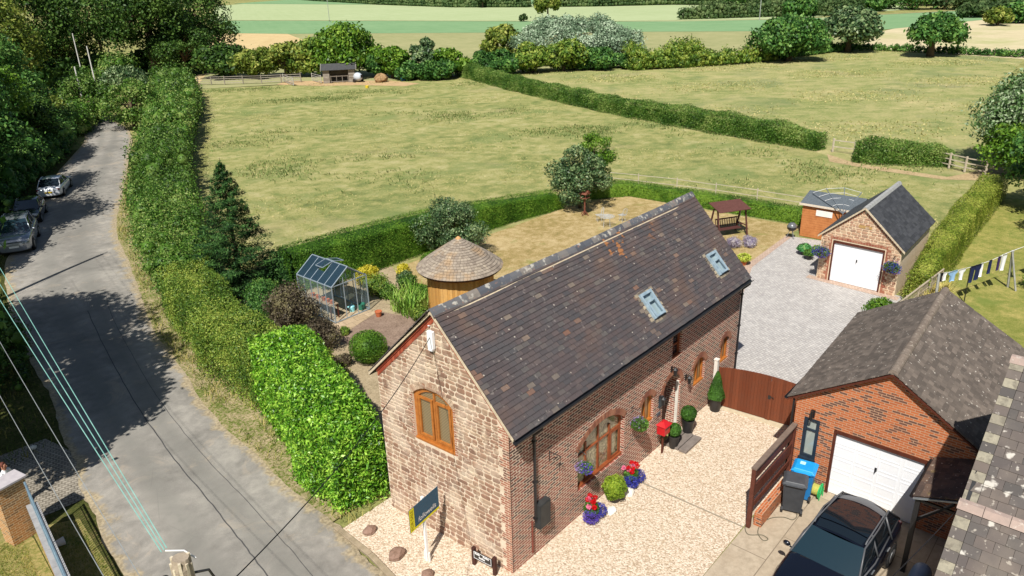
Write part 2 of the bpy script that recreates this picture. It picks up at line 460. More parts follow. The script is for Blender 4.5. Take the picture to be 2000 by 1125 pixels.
def hedge_clipped(name, label, pts, mat, dens, leaf, cat='hedge', group=None, amp=.07, round_=.25, aspect=.55, spread=.55, seed=0, depth=.16):
    """pts: (x,y,halfwidth,height): a trimmed hedge with flat sides and top"""
    Q = polyline_pts(pts, .5); g = Geo(); P = []; N = []; m_ = len(Q)
    prof = lambda hw, h: [(-hw, 0), (-hw*.98, h*.5), (-hw*.93, h-round_*.6), (-hw+round_*.8, h), (hw-round_*.8, h), (hw*.93, h-round_*.6), (hw*.98, h*.5), (hw, 0)]
    rings = []
    for i, q in enumerate(Q):
        d = (Q[min(i+1, m_-1)]-Q[max(i-1, 0)])[:2]; d = d/np.linalg.norm(d); nr = np.array([-d[1], d[0]])
        rings.append([np.array([q[0]+nr[0]*a, q[1]+nr[1]*a, z]) for a, z in prof(q[2], q[3])])
    for i in range(m_-1):
        for j in range(7):
            a, b, c_, e = rings[i][j], rings[i][j+1], rings[i+1][j+1], rings[i+1][j]
            ar = np.linalg.norm(np.cross(b-a, e-a)); k = max(1, int(ar*dens*rng.uniform(.9, 1.1)))
            s, t = rng.random((k, 1)), rng.random((k, 1)); P.append(a*(1-s)*(1-t)+b*s*(1-t)+c_*s*t+e*(1-s)*t)
            nn = unit(np.cross(e-a, b-a)[None])[0]; ctr = (rings[i][0]+rings[i][7])/2+np.array([0, 0, Q[i][3]*.5])
            if np.dot((a+c_)/2-ctr, nn) < 0: nn = -nn
            N.append(np.repeat(nn[None], k, 0))
    for e, i in ((0, 0), (1, m_-1)):
        a, b = rings[i][0], rings[i][7]; k = int(np.linalg.norm(b-a)*Q[i][3]*dens); s = rng.random((k, 1)); z = rng.random((k, 1))*Q[i][3]
        pp = a*(1-s)+b*s; pp[:, 2] = z[:, 0]; P.append(pp); dd = (Q[0]-Q[1] if e == 0 else Q[-1]-Q[-2]); nn = np.array([dd[0], dd[1], 0]); nn /= np.linalg.norm(nn); P[-1] = P[-1]+nn*.14; N.append(np.repeat(nn[None], k, 0))
    P = np.concatenate(P); N = np.concatenate(N)
    ph = rng.random(6)*6
    bump = np.sin(P[:, 0]*2.1+ph[0])*np.sin(P[:, 1]*1.7+ph[1])*.5+np.sin(P[:, 2]*3+ph[2]+P[:, 0])*.3+np.sin(P[:, 0]*.7+P[:, 1]*.9+ph[3])*.5
    P = P+N*(bump[:, None]*amp-rng.random((len(P), 1))*depth+rng.random((len(P), 1))**6*.12)
    P[:, 2] = np.maximum(P[:, 2], .02)
    # dense body just under the leaf surface
    core_ = 1-(amp*1.3+depth*.8+.03)/min(q[2] for q in pts)
    fs = []; vs = []
    for i, rg in enumerate(rings):
        c0 = (rg[0]+rg[7])/2
        
        if i in (0, m_-1):
            dd = (Q[1]-Q[0])[:2] if i == 0 else (Q[-2]-Q[-1])[:2]; dd = dd/np.linalg.norm(dd)*.12; sh_ = np.array([dd[0], dd[1], 0])
        else: sh_ = np.zeros(3)
        for q in rg: vs.append(tuple(sh_+np.array([c0[0]+(q[0]-c0[0])*core_, c0[1]+(q[1]-c0[1])*core_, max(0, q[2]-(amp*1.3+depth*.8+.03))])))
    for i in range(m_-1):
        for j in range(7): fs.append((i*8+j, i*8+j+1, (i+1)*8+j+1, (i+1)*8+j))
    fs.append(tuple(range(8))); fs.append(tuple(range((m_-1)*8, m_*8))); g.add(vs, fs)
    loc = (pts[0][0], pts[0][1], 0)
    return leafmesh(name, P, N, leaf, mat, None, aspect, spread, loc=loc, extra=g, label=label, cat=cat, group=group)
def bush(name, label, c, r, mat, n, leaf, cat='bush', group=None, squash=.85, k=9, aspect=.6, parent=None, tight=False, spread=.8):
    """one rounded shrub; tight = a clipped ball"""
    x, y, z = c; g = Geo()
    if tight:
        d = rdir(n); P = np.array([x, y, z+r*squash])+d*r*rng.uniform(.88, 1.03, (n, 1))*np.array([1, 1, squash]); N = d
        g.ball((x, y, z+r*squash), r*.86, 12, sc=(1, 1, squash))
    else:
        C = np.concatenate([np.zeros((1, 3)), rdir(k)*.55]); C[:, 2] = C[:, 2]*squash*.8+squash*.75; C = C*r+np.array([x, y, z]); rr_ = np.concatenate([[r*.75], np.full(k, r*.5)*rng.uniform(.8, 1.2, k)])
        P, N = clumps(C, rr_, n, .9, .2); P[:, 2] = np.maximum(P[:, 2], z+.01)
        for q, s in zip(C, rr_): g.ball(q, s*.52, 6, jit=.15, seed=int(s*1000))
    if parent is not None: return leafmesh(name, P, N, leaf, mat, parent, aspect, spread, extra=g)
    return leafmesh(name, P, N, leaf, mat, None, aspect, spread, loc=(x, y, z), extra=g, label=label, cat=cat, group=group)
def blades(P, h, w_, lean=.5, droop=0):
    """two-part arching blades rooted at P; returns verts, quads"""
    n = len(P); a = rng.random(n)*2*np.pi; d = np.stack([np.cos(a), np.sin(a), np.zeros(n)], 1); s = np.stack([-np.sin(a), np.cos(a), np.zeros(n)], 1)*w_/2
    hh = (h*rng.uniform(.5, 1.3, n))[:, None]; up = np.array([0, 0, 1.]); l = hh*lean*rng.uniform(.2, 1.4, n)[:, None]
    m1 = P+up*hh*.6+d*l*.4; t = P+up*hh*(1-droop)+d*l
    V = np.stack([P-s, P+s, m1+s*.8, m1-s*.8, t+s*.15, t-s*.15], 1).reshape(-1, 3)
    i = np.arange(n)[:, None]*6
    F = np.concatenate([i+np.array([[0, 1, 2, 3]]), i+np.array([[3, 2, 4, 5]])], 1).reshape(-1, 4)
    return V, F
def bladeobj(name, P, h, w_, mat, lean=.5, droop=0, parent=None, loc=None, **kw):
    V, F = blades(np.asarray(P, float), h, w_, lean, droop); me = bpy.data.meshes.new(name); off = np.zeros(3); p = parent
    while p is not None: off = off+np.array(p.location); p = p.parent
    if loc is not None: off = off+np.array(loc)
    V = V-off
    me.vertices.add(len(V)); me.vertices.foreach_set('co', V.astype('f').ravel()); me.loops.add(F.size); me.loops.foreach_set('vertex_index', F.astype('i').ravel())
    me.polygons.add(len(F)); me.polygons.foreach_set('loop_start', np.arange(0, F.size, 4, dtype='i')); me.polygons.foreach_set('loop_total', np.full(len(F), 4, 'i'))
    me.update(calc_edges=True); me.materials.append(mat); o = bpy.data.objects.new(name, me); COL.objects.link(o); o.parent = parent
    if loc is not None: o.location = loc
    return setmeta(o, **kw)
def inpoly(P, poly):
    x, y = P[:, 0], P[:, 1]; c = np.zeros(len(P), bool); n = len(poly)
    for i in range(n):
        x1, y1 = poly[i][:2]; x2, y2 = poly[(i+1) % n][:2]
        k = ((y1 > y) != (y2 > y)) & (x < (x2-x1)*(y-y1)/(y2-y1+1e-12)+x1); c ^= k
    return c
def scatter(poly, n):
    xs = [p[0] for p in poly]; ys = [p[1] for p in poly]
    P = np.stack([rng.uniform(min(xs), max(xs), n), rng.uniform(min(ys), max(ys), n), np.zeros(n)], 1)
    return P[inpoly(P, poly)]
# ================================================================== SETTING
def grassmat(name, stops, sc=.12, fine=9, streak=None, rough=.95, bumpst=.6, patches=None, bd=.05):
    t = NT(name)
    v = t.tc.outputs['Object']
    n1 = t.noise(sc, 6, .6, v, .3); n2 = t.noise(fine, 4, .7); n3 = t.noise(sc*6, 5, .65)
    f = t.math('ADD', t.math('MULTIPLY', n1, .26), t.math('ADD', t.math('MULTIPLY', n2, .34), t.math('MULTIPLY', n3, .40)))
    if streak:
        mp = t.n('ShaderNodeMapping', {'Vector': v, 'Rotation': (0, 0, R_(streak[0])), 'Scale': tuple(1/q for q in streak[1])}, vector_type='TEXTURE')
        f = t.math('ADD', t.math('MULTIPLY', f, .82), t.math('MULTIPLY', t.noise(1, 4, .6, mp.outputs[0]), .18))
    col = t.ramp(f, stops)
    for (s_, lo, hi, c, fac) in (patches or []):
        col = t.mix(t.map(t.noise(s_, 6, .62, v, .4), lo, hi, 0, fac), col, c)
    t.bump(t.math('ADD', n2, t.noise(fine*4, 3)), bumpst, bd)
    return t.fin(col, rough, .1)
M = {}
M['base'] = grassmat('rough pasture', [(.38, '626a3a'), (.5, '8f8f58'), (.62, 'b0a672')], .05, 3)
M['field'] = grassmat('dry pasture grass', [(.39, '687546'), (.46, '8a9057'), (.52, 'a6a269'), (.6, 'bdb586')], .11, 8, (-48, (.6, .9, 1)),
                      patches=[(.16, .52, .66, '7d8c55', .7), (.9, .56, .66, '738548', .65), (2.6, .58, .68, '7a8a50', .5), (.1, .58, .7, 'b3a47c', .5)], bumpst=.8, bd=.06)
M['field2'] = grassmat('far pasture grass', [(.39, '6d7a4a'), (.46, '90975c'), (.53, 'aaa570'), (.61, 'c4b786')], .06, 4, (-48, (.2, .9, 1)),
                      patches=[(.09, .54, .66, '7b885a', .7), (.5, .58, .7, '6f7f50', .6), (1.6, .6, .7, '75835a', .5), (.05, .58, .7, 'b3a385', .5)], bumpst=.8, bd=.09)
M['cropA'] = grassmat('pale cereal crop', [(.35, '9cab7c'), (.65, 'b0bb90')], .02, .6, (60, (.01, .5, 1)), bumpst=.2)
M['cropB'] = grassmat('bluish green crop', [(.35, '6e9266'), (.65, '86a478')], .02, .6, (60, (.01, .4, 1)), bumpst=.2)
M['cropC'] = grassmat('olive meadow', [(.35, '858b5c'), (.65, 'aba67a')], .03, .9, (60, (.03, .5, 1)), bumpst=.2)
M['stub'] = grassmat('stubble', [(.35, 'b9a073'), (.65, 'd2bd8e')], .04, 1.2, (50, (.03, .7, 1)), bumpst=.2)
M['stubR'] = grassmat('pale stubble', [(.35, 'b5aa84'), (.65, 'd3c5a4')], .04, 1.2, (50, (.03, .7, 1)), bumpst=.2, patches=[(.03, .5, .7, '93a05c', .7)])
M['lawn'] = grassmat('parched lawn', [(.38, '857a4a'), (.46, 'a08c5c'), (.54, 'b9a478'), (.64, 'c9b68e')], .35, 11, patches=[(.5, .58, .7, '7f8746', .7), (1.6, .62, .75, '8b8a4a', .5)])
M['lawn2'] = grassmat('green and yellow lawn', [(.36, '66752f'), (.5, '8f8f4c'), (.62, 'b8a868')], .35, 14, patches=[(.4, .54, .66, '6a7f3a', .6), (1.5, .6, .7, '7c7f44', .5)])
M['lawnL'] = grassmat('worn lawn', [(.38, '5d6a34'), (.47, '85844a'), (.56, 'ab9b68')], .8, 16)
M['vergeg'] = grassmat('verge grass', [(.36, '4a5c24'), (.5, '77803c'), (.62, 'a99a60')], .8, 14)
M['soil'] = grassmat('dusty soil', [(.36, '82745c'), (.5, 'a6967a'), (.65, 'bbab8e')], 1.2, 20, bd=.02)
M['bed'] = grassmat('brown gravel bed', [(.36, '54443a'), (.5, '8b7768'), (.65, 'a99585')], 2, 45, bd=.01)

# --- ground: one sheet to the horizon
sheet('ground', [(-900, -900), (3200, -900), (3200, 3200), (-900, 3200)], -.06, M['base'])
def Gs(pts): return [G(*p) for p in pts]
field_poly = [(9.0, 26.5), (10.5, 33), (14, 44), (22, 57), (30.7, 72), (46, 101), (47, 107), (60, 97.5), (73, 80), (77.2, 75.8), (70, 60), (61.7, 38), (57.9, 23), (55.3, 12), (52.7, 8), (55, 1.8), (57, -1.5), (44, -2.6), (32, -2.4), (26, -2.3), (15.2, -4.2), (15.2, -.2), (4, 4.9), (1.5, 5), (3, 20.5)]
sheet('pasture', field_poly, -.03, M['field'])
far_field = [(77.2, 75.8), (70, 60), (61.7, 38), (57.9, 23), (55.3, 12), (52.7, 8), (55, 1.8), (62, -6), (115, 8), (142, 10), (150, 37), (121, 45), (104, 62), (86, 75), (84, 80)]
sheet('far_pasture', far_field, -.03, M['field2'])
sheet('meadow', [(132, 209), (175, 106), (189, 75), (196, 51), (150.5, 37.3), (143, 50), (104, 62), (86, 75), (79, 80), (47, 107), (60, 127), (116, 176)], -.03, M['cropC'])
sheet('stubble_field', [(140, 290), (125, 240), (132, 209), (116, 176), (60, 127), (47, 107), (44, 108), (56, 140), (80, 190), (105, 240)], -.02, M['stub'])
sheet('stubble_slope', [(175, 48), (400, 50), (420, -60), (240, -40), (142, 10), (146, 23), (150.5, 37.3), (154, 38)], -.02, M['stubR'])
sheet('bluish_crop_field', [(125, 240), (174, 335), (212, 142), (235, 90), (300, 48), (245, 36), (196, 51), (175, 106), (132, 209)], 0, M['cropB'])
sheet('pale_crop_field', [(174, 335), (302, 560), (520, 700), (800, 400), (430, 110), (300, 70), (235, 90), (218, 116), (212, 142)], .03, M['cropA'])
sheet('field_margin', [(128, 236), (174, 331), (212, 140.5), (235, 88.5), (300, 47), (300, 50.5), (236, 91.5), (213.5, 143), (176, 336), (126, 241)], .045, simple('rough field margin', 'a89c70', '7f8456', .4, .95))
sheet('distant_field', [(340, 600), (520, 700), (1100, 900), (1300, 300), (560, 120), (420, 100), (340, 200), (330, 420)], .12, M['cropB'])
sheet('distant_pale_field', [(430, 560), (1200, 1300), (1700, 600), (800, 120), (480, 250)], .3, M['cropA'])

# --- road
def roadmat():
    t = NT('worn asphalt'); v = t.tc.outputs['Object']
    n1 = t.noise(.35, 6, .65, v, .5); n2 = t.noise(55, 3, .7); n3 = t.noise(2.2, 5, .6)
    f = t.math('ADD', t.math('MULTIPLY', n1, .45), t.math('ADD', t.math('MULTIPLY', n2, .25), t.math('MULTIPLY', n3, .3)))
    col = t.ramp(f, [(.38, '75726c'), (.5, '8f8b84'), (.6, 'a6a198')])
    col = t.mix(t.map(t.noise(.5, 6, .7, v, 1.2), .56, .7, 0, .5), col, 'bfae98')
    wv = t.n('ShaderNodeAttribute', attribute_name='wear')
    col = t.mix(t.math('MULTIPLY', wv.outputs['Fac'], t.map(n3, .3, .7, .3, .8)), col, '76756f')
    ed = t.n('ShaderNodeAttribute', attribute_name='edge'); ef = t.math('ADD', ed.outputs['Fac'], t.map(t.noise(1.3, 5, .7), .3, .7, -.55, .45))
    col = t.mix(t.map(ef, .35, .75, 0, .85), col, t.ramp(t.noise(9, 4), [(.4, '8d7f64'), (.6, 'b5a586')]))
    vor = t.n('ShaderNodeTexVoronoi', {'Vector': t.n('ShaderNodeMixRGB', {'Fac': .25, 'Color1': v, 'Color2': t.n('ShaderNodeTexNoise', {'Scale': 2.0}).outputs['Color']}, blend_type='ADD').outputs[0], 'Scale': .33}, feature='DISTANCE_TO_EDGE')
    crack = t.math('MULTIPLY', t.map(vor.outputs['Distance'], 0, .006, 1, 0), t.map(t.noise(.3, 3), .5, .6, 0, 1))
    col = t.mix(t.math('MULTIPLY', crack, .25), col, '5c5b58')
    t.bump(t.math('ADD', n2, t.noise(120, 2)), .5, .01)
    return t.fin(col, .9, .2)
roadM = roadmat()
RR = [(-4, 150), (8, 131), (18, 116), (24.5, 101), (26.3, 89), (23.8, 77.5), (15.9, 60), (8.3, 44.5), (5.3, 36.6), (3.6, 31), (2.1, 26.8), (.4, 20.6), (-.8, 15.2), (-1.5, 10.3), (-1.8, 6.6), (-2.05, 4.3), (-2.35, 2.2), (-3.2, -3), (-5, -14), (-9, -32)]
RL = [(-8, 147), (4, 128), (13.6, 113), (19.6, 99.5), (21.6, 89.5), (19.5, 79), (10.5, 62), (3.3, 47), (-.4, 39.5), (-2.4, 32), (-3.2, 28), (-4.2, 22.5), (-5.0, 18.4), (-5.7, 15.2), (-6.2, 13), (-6.6, 10.8), (-7.0, 8.4), (-8.2, 2), (-10.2, -10), (-14.2, -29)]
def dens(L, k=6):
    out = []
    for i in range(len(L)-1):
        p0 = L[max(i-1, 0)]; p1 = L[i]; p2 = L[i+1]; p3 = L[min(i+2, len(L)-1)]
        for j in range(k):
            t = j/k; q = []
            for a in (0, 1): q.append(.5*(2*p1[a]+(p2[a]-p0[a])*t+(2*p0[a]-5*p1[a]+4*p2[a]-p3[a])*t*t+(3*p1[a]-p0[a]-3*p2[a]+p3[a])*t**3))
            out.append(tuple(q))
    return out+[L[-1]]
DR, DL = dens(RR), dens(RL)
DRT, DLT = DR, DL
wj = lambda L: [(p[0]+rnd.uniform(-.05, .05)+.07*math.sin(i*.5), p[1]) for i, p in enumerate(L)]
SR, SL = dens(RR, 8), dens(RL, 8)
DR, DL = wj(SR), wj(SL)
NW = 20; vs = []; fs = []; wear = []; edge = []
for a, b in zip(DL, DR):
    for j in range(NW+1):
        s = j/NW; vs.append((a[0]+(b[0]-a[0])*s, a[1]+(b[1]-a[1])*s, .012+.05*(1-(2*s-1)**2)))
        wear.append(max(0, math.exp(-((s-.36)/.1)**2)+math.exp(-((s-.64)/.1)**2))); edge.append(max(0, 1-min(s, 1-s)/.13))
for i in range(len(DL)-1):
    for j in range(NW): k = i*(NW+1)+j; fs.append((k, k+1, k+NW+2, k+NW+1))
g = Geo().add(vs, fs); road = build(g, 'road', roadM, smooth=True, kind='structure')
at = road.data.attributes.new('wear', 'FLOAT', 'POINT'); at.data.foreach_set('value', wear); at = road.data.attributes.new('edge', 'FLOAT', 'POINT'); at.data.foreach_set('value', edge)
# old repair joints along the lane
jm = simple('bitumen joint', (.06, .06, .06), (.09, .09, .088), 3)
g = Geo()
def strip(g, path, w_, z):
    for i in range(len(path)-1):
        a, b = Vector((*path[i], 0)), Vector((*path[i+1], 0)); d = (b-a).normalized(); n = Vector((-d.y, d.x, 0))*w_/2
        g.add([(a+n)+Vector((0, 0, z)), (a-n)+Vector((0, 0, z)), (b-n)+Vector((0, 0, z)), (b+n)+Vector((0, 0, z))], [(0, 1, 2, 3)])
def lane(s, i0, i1, wob=.03): return [(SL[i][0]+(SR[i][0]-SL[i][0])*(s+rnd.uniform(-1, 1)*wob*.12), SL[i][1]+(SR[i][1]-SL[i][1])*s) for i in range(i0, i1)]
strip(g, lane(.55, 78, 130), .035, .071); strip(g, lane(.72, 75, 130), .018, .062)
build(g, 'road_joint', jm, kind='structure')
# verges
g_edge = [(p[0]+.05, p[1]) for p in DR if 5.4 < p[1] < 62]
sandy = g_edge+[(p[0]+(.8 if p[1] > 16 else .4), p[1]-.2) for p in g_edge[::-1]]
vg2 = [(p[0]-.15, p[1]) for p in g_edge]+[(p[0]+2.6, p[1]) for p in g_edge[::-1]]
sheet('verge_grass', [q for q in vg2 if q[1] > 5.2], .008, grassmat('patchy verge', [(.38, '4a5a26'), (.46, '6f7a3a'), (.52, 'a29470'), (.62, 'bdac8c')], 1.2, 12))
lv = [(p[0], p[1]) for p in DL if -2 < p[1] < 75]
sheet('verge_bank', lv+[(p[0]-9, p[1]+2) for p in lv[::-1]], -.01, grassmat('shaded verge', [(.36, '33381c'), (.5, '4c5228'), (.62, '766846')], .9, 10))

# --- gravel, paving, lawns
def gravelmat(name, stops, sc=17, bd=.02, dirt=None):
    t = NT(name); v = t.n('ShaderNodeTexVoronoi', {'Vector': t.tc.outputs['Object'], 'Scale': sc})
    v2 = t.n('ShaderNodeTexVoronoi', {'Vector': t.tc.outputs['Object'], 'Scale': sc*2.3})
    r = t.n('ShaderNodeSeparateColor', {'Color': v.outputs['Color']}); r2 = t.n('ShaderNodeSeparateColor', {'Color': v2.outputs['Color']})
    f = t.math('ADD', t.math('MULTIPLY', r.outputs[0], .6), t.math('MULTIPLY', r2.outputs[1], .4))
    col = t.ramp(f, stops)
    col = t.mix(t.map(v.outputs['Distance'], .35, .8, 0, .4), col, '8f7c60')
    col = t.mix(t.map(t.noise(.8, 5, .7), .5, .75, 0, .22), col, dirt or 'b7a684')
    t.bump(t.math('SUBTRACT', 1.0, v.outputs['Distance']), .9, bd)
    return t.fin(col, .85, .2)
M['gravel'] = gravelmat('cream gravel', [(.15, 'a8927c'), (.35, 'c6b29a'), (.55, 'd9c8b2'), (.8, 'e8dccb'), (1, 'c9b096')], 21)
sheet('gravel_drive', [(-1.95, 5.15), (-2.0, 3.6), (-2.25, 1.9), (-2.9, -2.6), (-3.6, -6.2), (-1, -6.4), (2.0, -4.05), (5.75, -4.03), (8.9, -4.03), (9.2, -4.3), (11.75, -4.2), (11.35, -.02), (0, .1), (0, 5.15)], .004, M['gravel'])
def pavers(name, c1, c2, c3, mortar, bw, bh, mort, rot=0, dirt=None):
    t = NT(name); mp = t.n('ShaderNodeMapping', {'Vector': t.tc.outputs['Object'], 'Rotation': (0, 0, R_(rot))})
    b = t.n('ShaderNodeTexBrick', {'Vector': mp.outputs[0], 'Color1': lin(c1), 'Color2': lin(c2), 'Mortar': lin(mortar), 'Scale': 1.0, 'Mortar Size': mort, 'Brick Width': bw, 'Row Height': bh}, offset=.5)
    col = t.mix(t.map(t.noise(5, 5, .7), .4, .68, 0, .65), b.outputs[0], c3)
    col = t.mix(t.map(t.noise(.9, 6, .65), .48, .7, 0, .4), col, dirt or c2)
    t.bump(t.math('ADD', t.math('SUBTRACT', 1.0, b.outputs['Fac']), t.noise(30)), .4, .008)
    return t.fin(col, .85, .2)
M['yard'] = pavers('grey block paving', 'b3aeaa', 'c9c5c0', '918e8e', '88847e', .16, .12, .01, 12)
M['yardedge'] = pavers('pink edging blocks', 'b79c8c', 'c9b2a0', 'a08a7a', '8a7a6c', .2, .1, .01, 20)
M['conc'] = pavers('weathered driveway slabs', 'aa9b86', 'b7a994', '918370', '75695a', 2.4, 1.7, .012, 0, '9b8a74')
M['kerb'] = simple('worn kerb stone', '8d8068', 'a89880', 4, .9, bump=.4)
yard_poly = [(11.9, -4.0), (11.55, -.1), (13.35, -.1), (13.4, 1.2), (25.7, 4.9), (31.9, 5.1), (32.4, 1.6), (26.3, 1.5), (26.2, -2.9), (24.9, -2.7), (21, -2.0), (17.6, -3.0), (16.3, -3.35), (11.9, -4.0)]
sheet('paved_yard', yard_poly, .0, M['yard'])
sheet('yard_edging', [(13.4, 1.2), (25.5, 5.15), (31.9, 5.4), (31.9, 5.05), (25.6, 4.75), (13.6, .85)], .006, M['yardedge'])
sheet('garage_apron', [(26.35, 1.9), (25.85, 1.9), (25.5, -2.7), (26.0, -2.7)], .007, M['yardedge'])
sheet('driveway', [(2.0, -4.05), (5.75, -4.06), (8.95, -4.08), (8.95, -9.6), (-2, -9.6), (-1, -6.4)], .0, M['conc'])
sheet('garden_lawn', [(10.6, 15.5), (13.6, 20.6), (28.7, 20.0), (33.8, 18.6), (34.1, 5.2), (31.9, 5.4), (25.5, 5.15), (13.4, 1.2), (13.4, 5), (9.6, 5.2)], -.008, M['lawn'])
sheet('garden_bed', [(1.5, 5), (9.7, 5.1), (10.7, 15.4), (13.7, 21.0), (4.2, 24.0), (2.0, 15)], -.012, M['soil'])
sheet('gravel_bed', Gs([(835, 625), (740, 608), (690, 640), (660, 665), (735, 690), (800, 720), (880, 690)]), .0, M['bed'])
sheet('greenhouse_path', Gs([(655, 640), (640, 615), (700, 600), (735, 610), (690, 640), (668, 652)]), .003, pavers('buff path slabs', 'b09a7c', 'c2ad90', '97846b', '7b6c58', .6, .45, .012, 8))
sheet('neighbour_lawn', [(17.5, -3.6), (26, -3.3), (31, -3.6), (48, -3.4), (50, -7), (47, -14), (24, -13), (16.5, -9.2), (15.6, -6)], -.004, M['lawn2'])
sheet('lawn_beyond_wall', [(-8.1, 13.6), (-8.0, 12.0), (-8.6, 6), (-9.2, 0), (-20, 0), (-20, 14.5)], -.002, M['lawnL'])
sheet('grass_strip', [(-7.9, 12.6), (-6.75, 11.9), (-7.1, 8.6), (-8.3, 2.2), (-9.1, 2.2), (-8.5, 7)], .006, M['lawnL'])
sheet('cobbled_apron', [(-5.75, 17.6), (-5.35, 15.4), (-6.25, 12.8), (-7.6, 12.9), (-12, 14.8), (-11.5, 18)], .013, pavers('old setts', '8d867a', 'aaa294', '6f6a60', '5d564b', .18, .13, .02, 20))
sheet('dirt_track', Gs([(1615, 300), (1670, 318), (1850, 345), (1905, 335), (2000, 305), (2000, 330), (1920, 352), (1840, 350), (1700, 330), (1620, 315)]), -.018, grassmat('trodden earth', [(.36, '8d7a58'), (.5, 'b39d78'), (.65, 'c9b48e')], .8, 9))
sheet('trodden_ground', Gs([(540, 165), (560, 158), (760, 157), (820, 163), (790, 168), (700, 166), (620, 168)]), -.012, grassmat('bare trodden earth', [(.36, 'a48a64'), (.65, 'cfb189')], .4, 4))
# kerb edging of the gravel along the lane and the edging bar across it
g = Geo(); P = [(-1.95, 5.3), (-2.03, 3.6), (-2.3, 1.9), (-2.95, -2.6)]
for i in range(3):
    a, b = Vector((*P[i], 0)), Vector((*P[i+1], 0)); n_ = int((b-a).length/.9)
    for k in range(n_):
        c = a.lerp(b, (k+.5)/n_); g.box((c.x-.03, c.y, .03), (.17, (b-a).length/n_-.015, .1), math.atan2((b-a).y, (b-a).x)-math.pi/2)
build(g, 'kerb', M['kerb'], kind='structure', bevel=.012)
g = Geo(); g.box((5.62, -2.1, .006), (.05, 3.85, .02), R_(1)); build(g, 'edging_bar', simple('steel edging', '8b8272', '9b917f', 3), kind='structure')
g = Geo(); g.box((11.45, -2.1, .012), (.35, 4.1, .03), R_(2.5)); build(g, 'gate_threshold', simple('concrete strip', 'b6a98f', 'c7bb9f', 6), kind='structure')

sheet('woodland_floor', [(-30, 60), (5, 62), (14, 80), (16, 96), (6, 124), (14, 126), (24, 112), (36, 112), (52, 123), (75, 134), (80, 170), (30, 220), (-40, 160)], -.012, grassmat('shade toned litter and weeds', [(.36, '2e3a1c'), (.5, '475428'), (.64, '8c8052')], .12, 3))  # dark colours carry the shade under the trees as well as litter and weeds
# ================================================================== BARN
L_, W_, HE, HB, HR, YR = 13.33, 4.8, 4.73, 4.90, 7.30, 2.34
SH = -.047
def shx(y): return SH*y
stoneC = [(0, '8a6854'), (.2, 'a07c68'), (.4, 'ab8f78'), (.55, '94725f'), (.7, 'b49a82'), (.85, '826454'), (1, 'a48674')]
M['stone'] = island('coursed sandstone', stoneC, .9, 9, (.16, .11, .08), [(1.1, .52, .66, 'd8c8b4', .55), (3, .56, .7, 'd8c8ae', .5), (7, .6, .72, 'd9cdb8', .5), (2.2, .6, .72, '5d4a40', .4)], .5)
M['mortar'] = simple('cream lime mortar', 'cbb8a0', 'e0d0bc', 5, .95, bump=.6, bscale=60)
M['brickB'] = brickmat('old red brick', '9e5545', '7c4239', '523836', 'd8c5b0', .255, .086, .0165, '664a40', .4, .01, white=.3)
M['quoin'] = brickmat('quoin brick', 'a2624c', '8d5445', '6f4a42', 'cfbda6', .225, .075, .012, 'c7b29c', .3, .03)
M['verge'] = simple('pale verge mortar', 'b4a48c', 'd3c4aa', 9, .95, bump=.5)
M['redbrick'] = island('red verge bricks', [(0, '8c3c28'), (.5, 'a64a30'), (1, 'b86044')], .9, 20)
def lich(t, col):
    v = t.tc.outputs['Object']
    # orange lichen colonies on the upper slope, pale lichen dots all over
    d = t.n('ShaderNodeVectorMath', {0: v, 1: (7.75, 2.05, 6.98)}, operation='DISTANCE').outputs['Value']
    d2 = t.n('ShaderNodeVectorMath', {0: v, 1: (9.7, 2.0, 6.95)}, operation='DISTANCE').outputs['Value']
    near = t.math('MAXIMUM', t.map(d, .2, .85, 1, 0), t.map(d2, .1, 1.2, .3, 0))
    m_ = t.math('MULTIPLY', near, t.map(t.noise(4.2, 3, .5), .56, .61, 0, 1))
    col = t.mix(t.map(m_, .15, .4, 0, .62), col, 'b27338')
    w2 = t.n('ShaderNodeTexVoronoi', {'Vector': v, 'Scale': 3.2}); col = t.mix(t.map(w2.outputs['Distance'], .05, .09, .8, 0), col, 'c6beb0')
    return col
tileC = [(0, '4b4444'), (.2, '554b4b'), (.4, '484648'), (.55, '5b4f4d'), (.7, '4f494a'), (.85, '5e5250'), (.95, '5c5855'), (.98, '7e7266'), (1, '7c5a4a')]
M['tile'] = island('clay roof tile', tileC, .72, 3.5, (.06, .055, .06), [(1.2, .52, .7, '4c4c4e', .55), (.7, .55, .7, '6a5244', .45), (6, .64, .72, '98918a', .4)], .4, .35, lich)
M['ridge'] = island('blue ridge tile', [(0, '4c4f57'), (.4, '5b5e66'), (.8, '6d6c6d'), (1, '8d8378')], .75, 6, (.1, .1, .1), [(5, .56, .66, 'c9c4b8', .65), (9, .62, .7, 'b07a5a', .4)], .4)
M['wood'] = simple('varnished oak frame', '9a5a26', 'b87434', 8, .45, .4, bump=.15, bscale=40)
M['woodd'] = simple('red brown frame', '7a3f22', '985230', 8, .45, .4, bump=.15, bscale=40)
M['glass'] = NT('window glass').fin((.012, .016, .02), .04, 1.0)
def blindmat(name, c1, c2, freq, vert=True):
    t = NT(name); s = t.n('ShaderNodeSeparateXYZ', {0: t.tc.outputs['UV']})
    wv = t.math('SINE', t.math('MULTIPLY', s.outputs[0 if vert else 1], freq)); col = t.mix(t.map(wv, -.6, .9, 0, 1), c1, c2)
    return t.fin(col, .35, .5, 0, **{'Coat Weight': .6, 'Coat Roughness': .03})
M['blind'] = blindmat('slatted blind behind glass', '62553e', '9c8a66', 125, False)
M['curtain'] = blindmat('curtain behind glass', '5e4a2c', 'a58a58', 40)
M['interior'] = NT('glass with drawn voile'); 
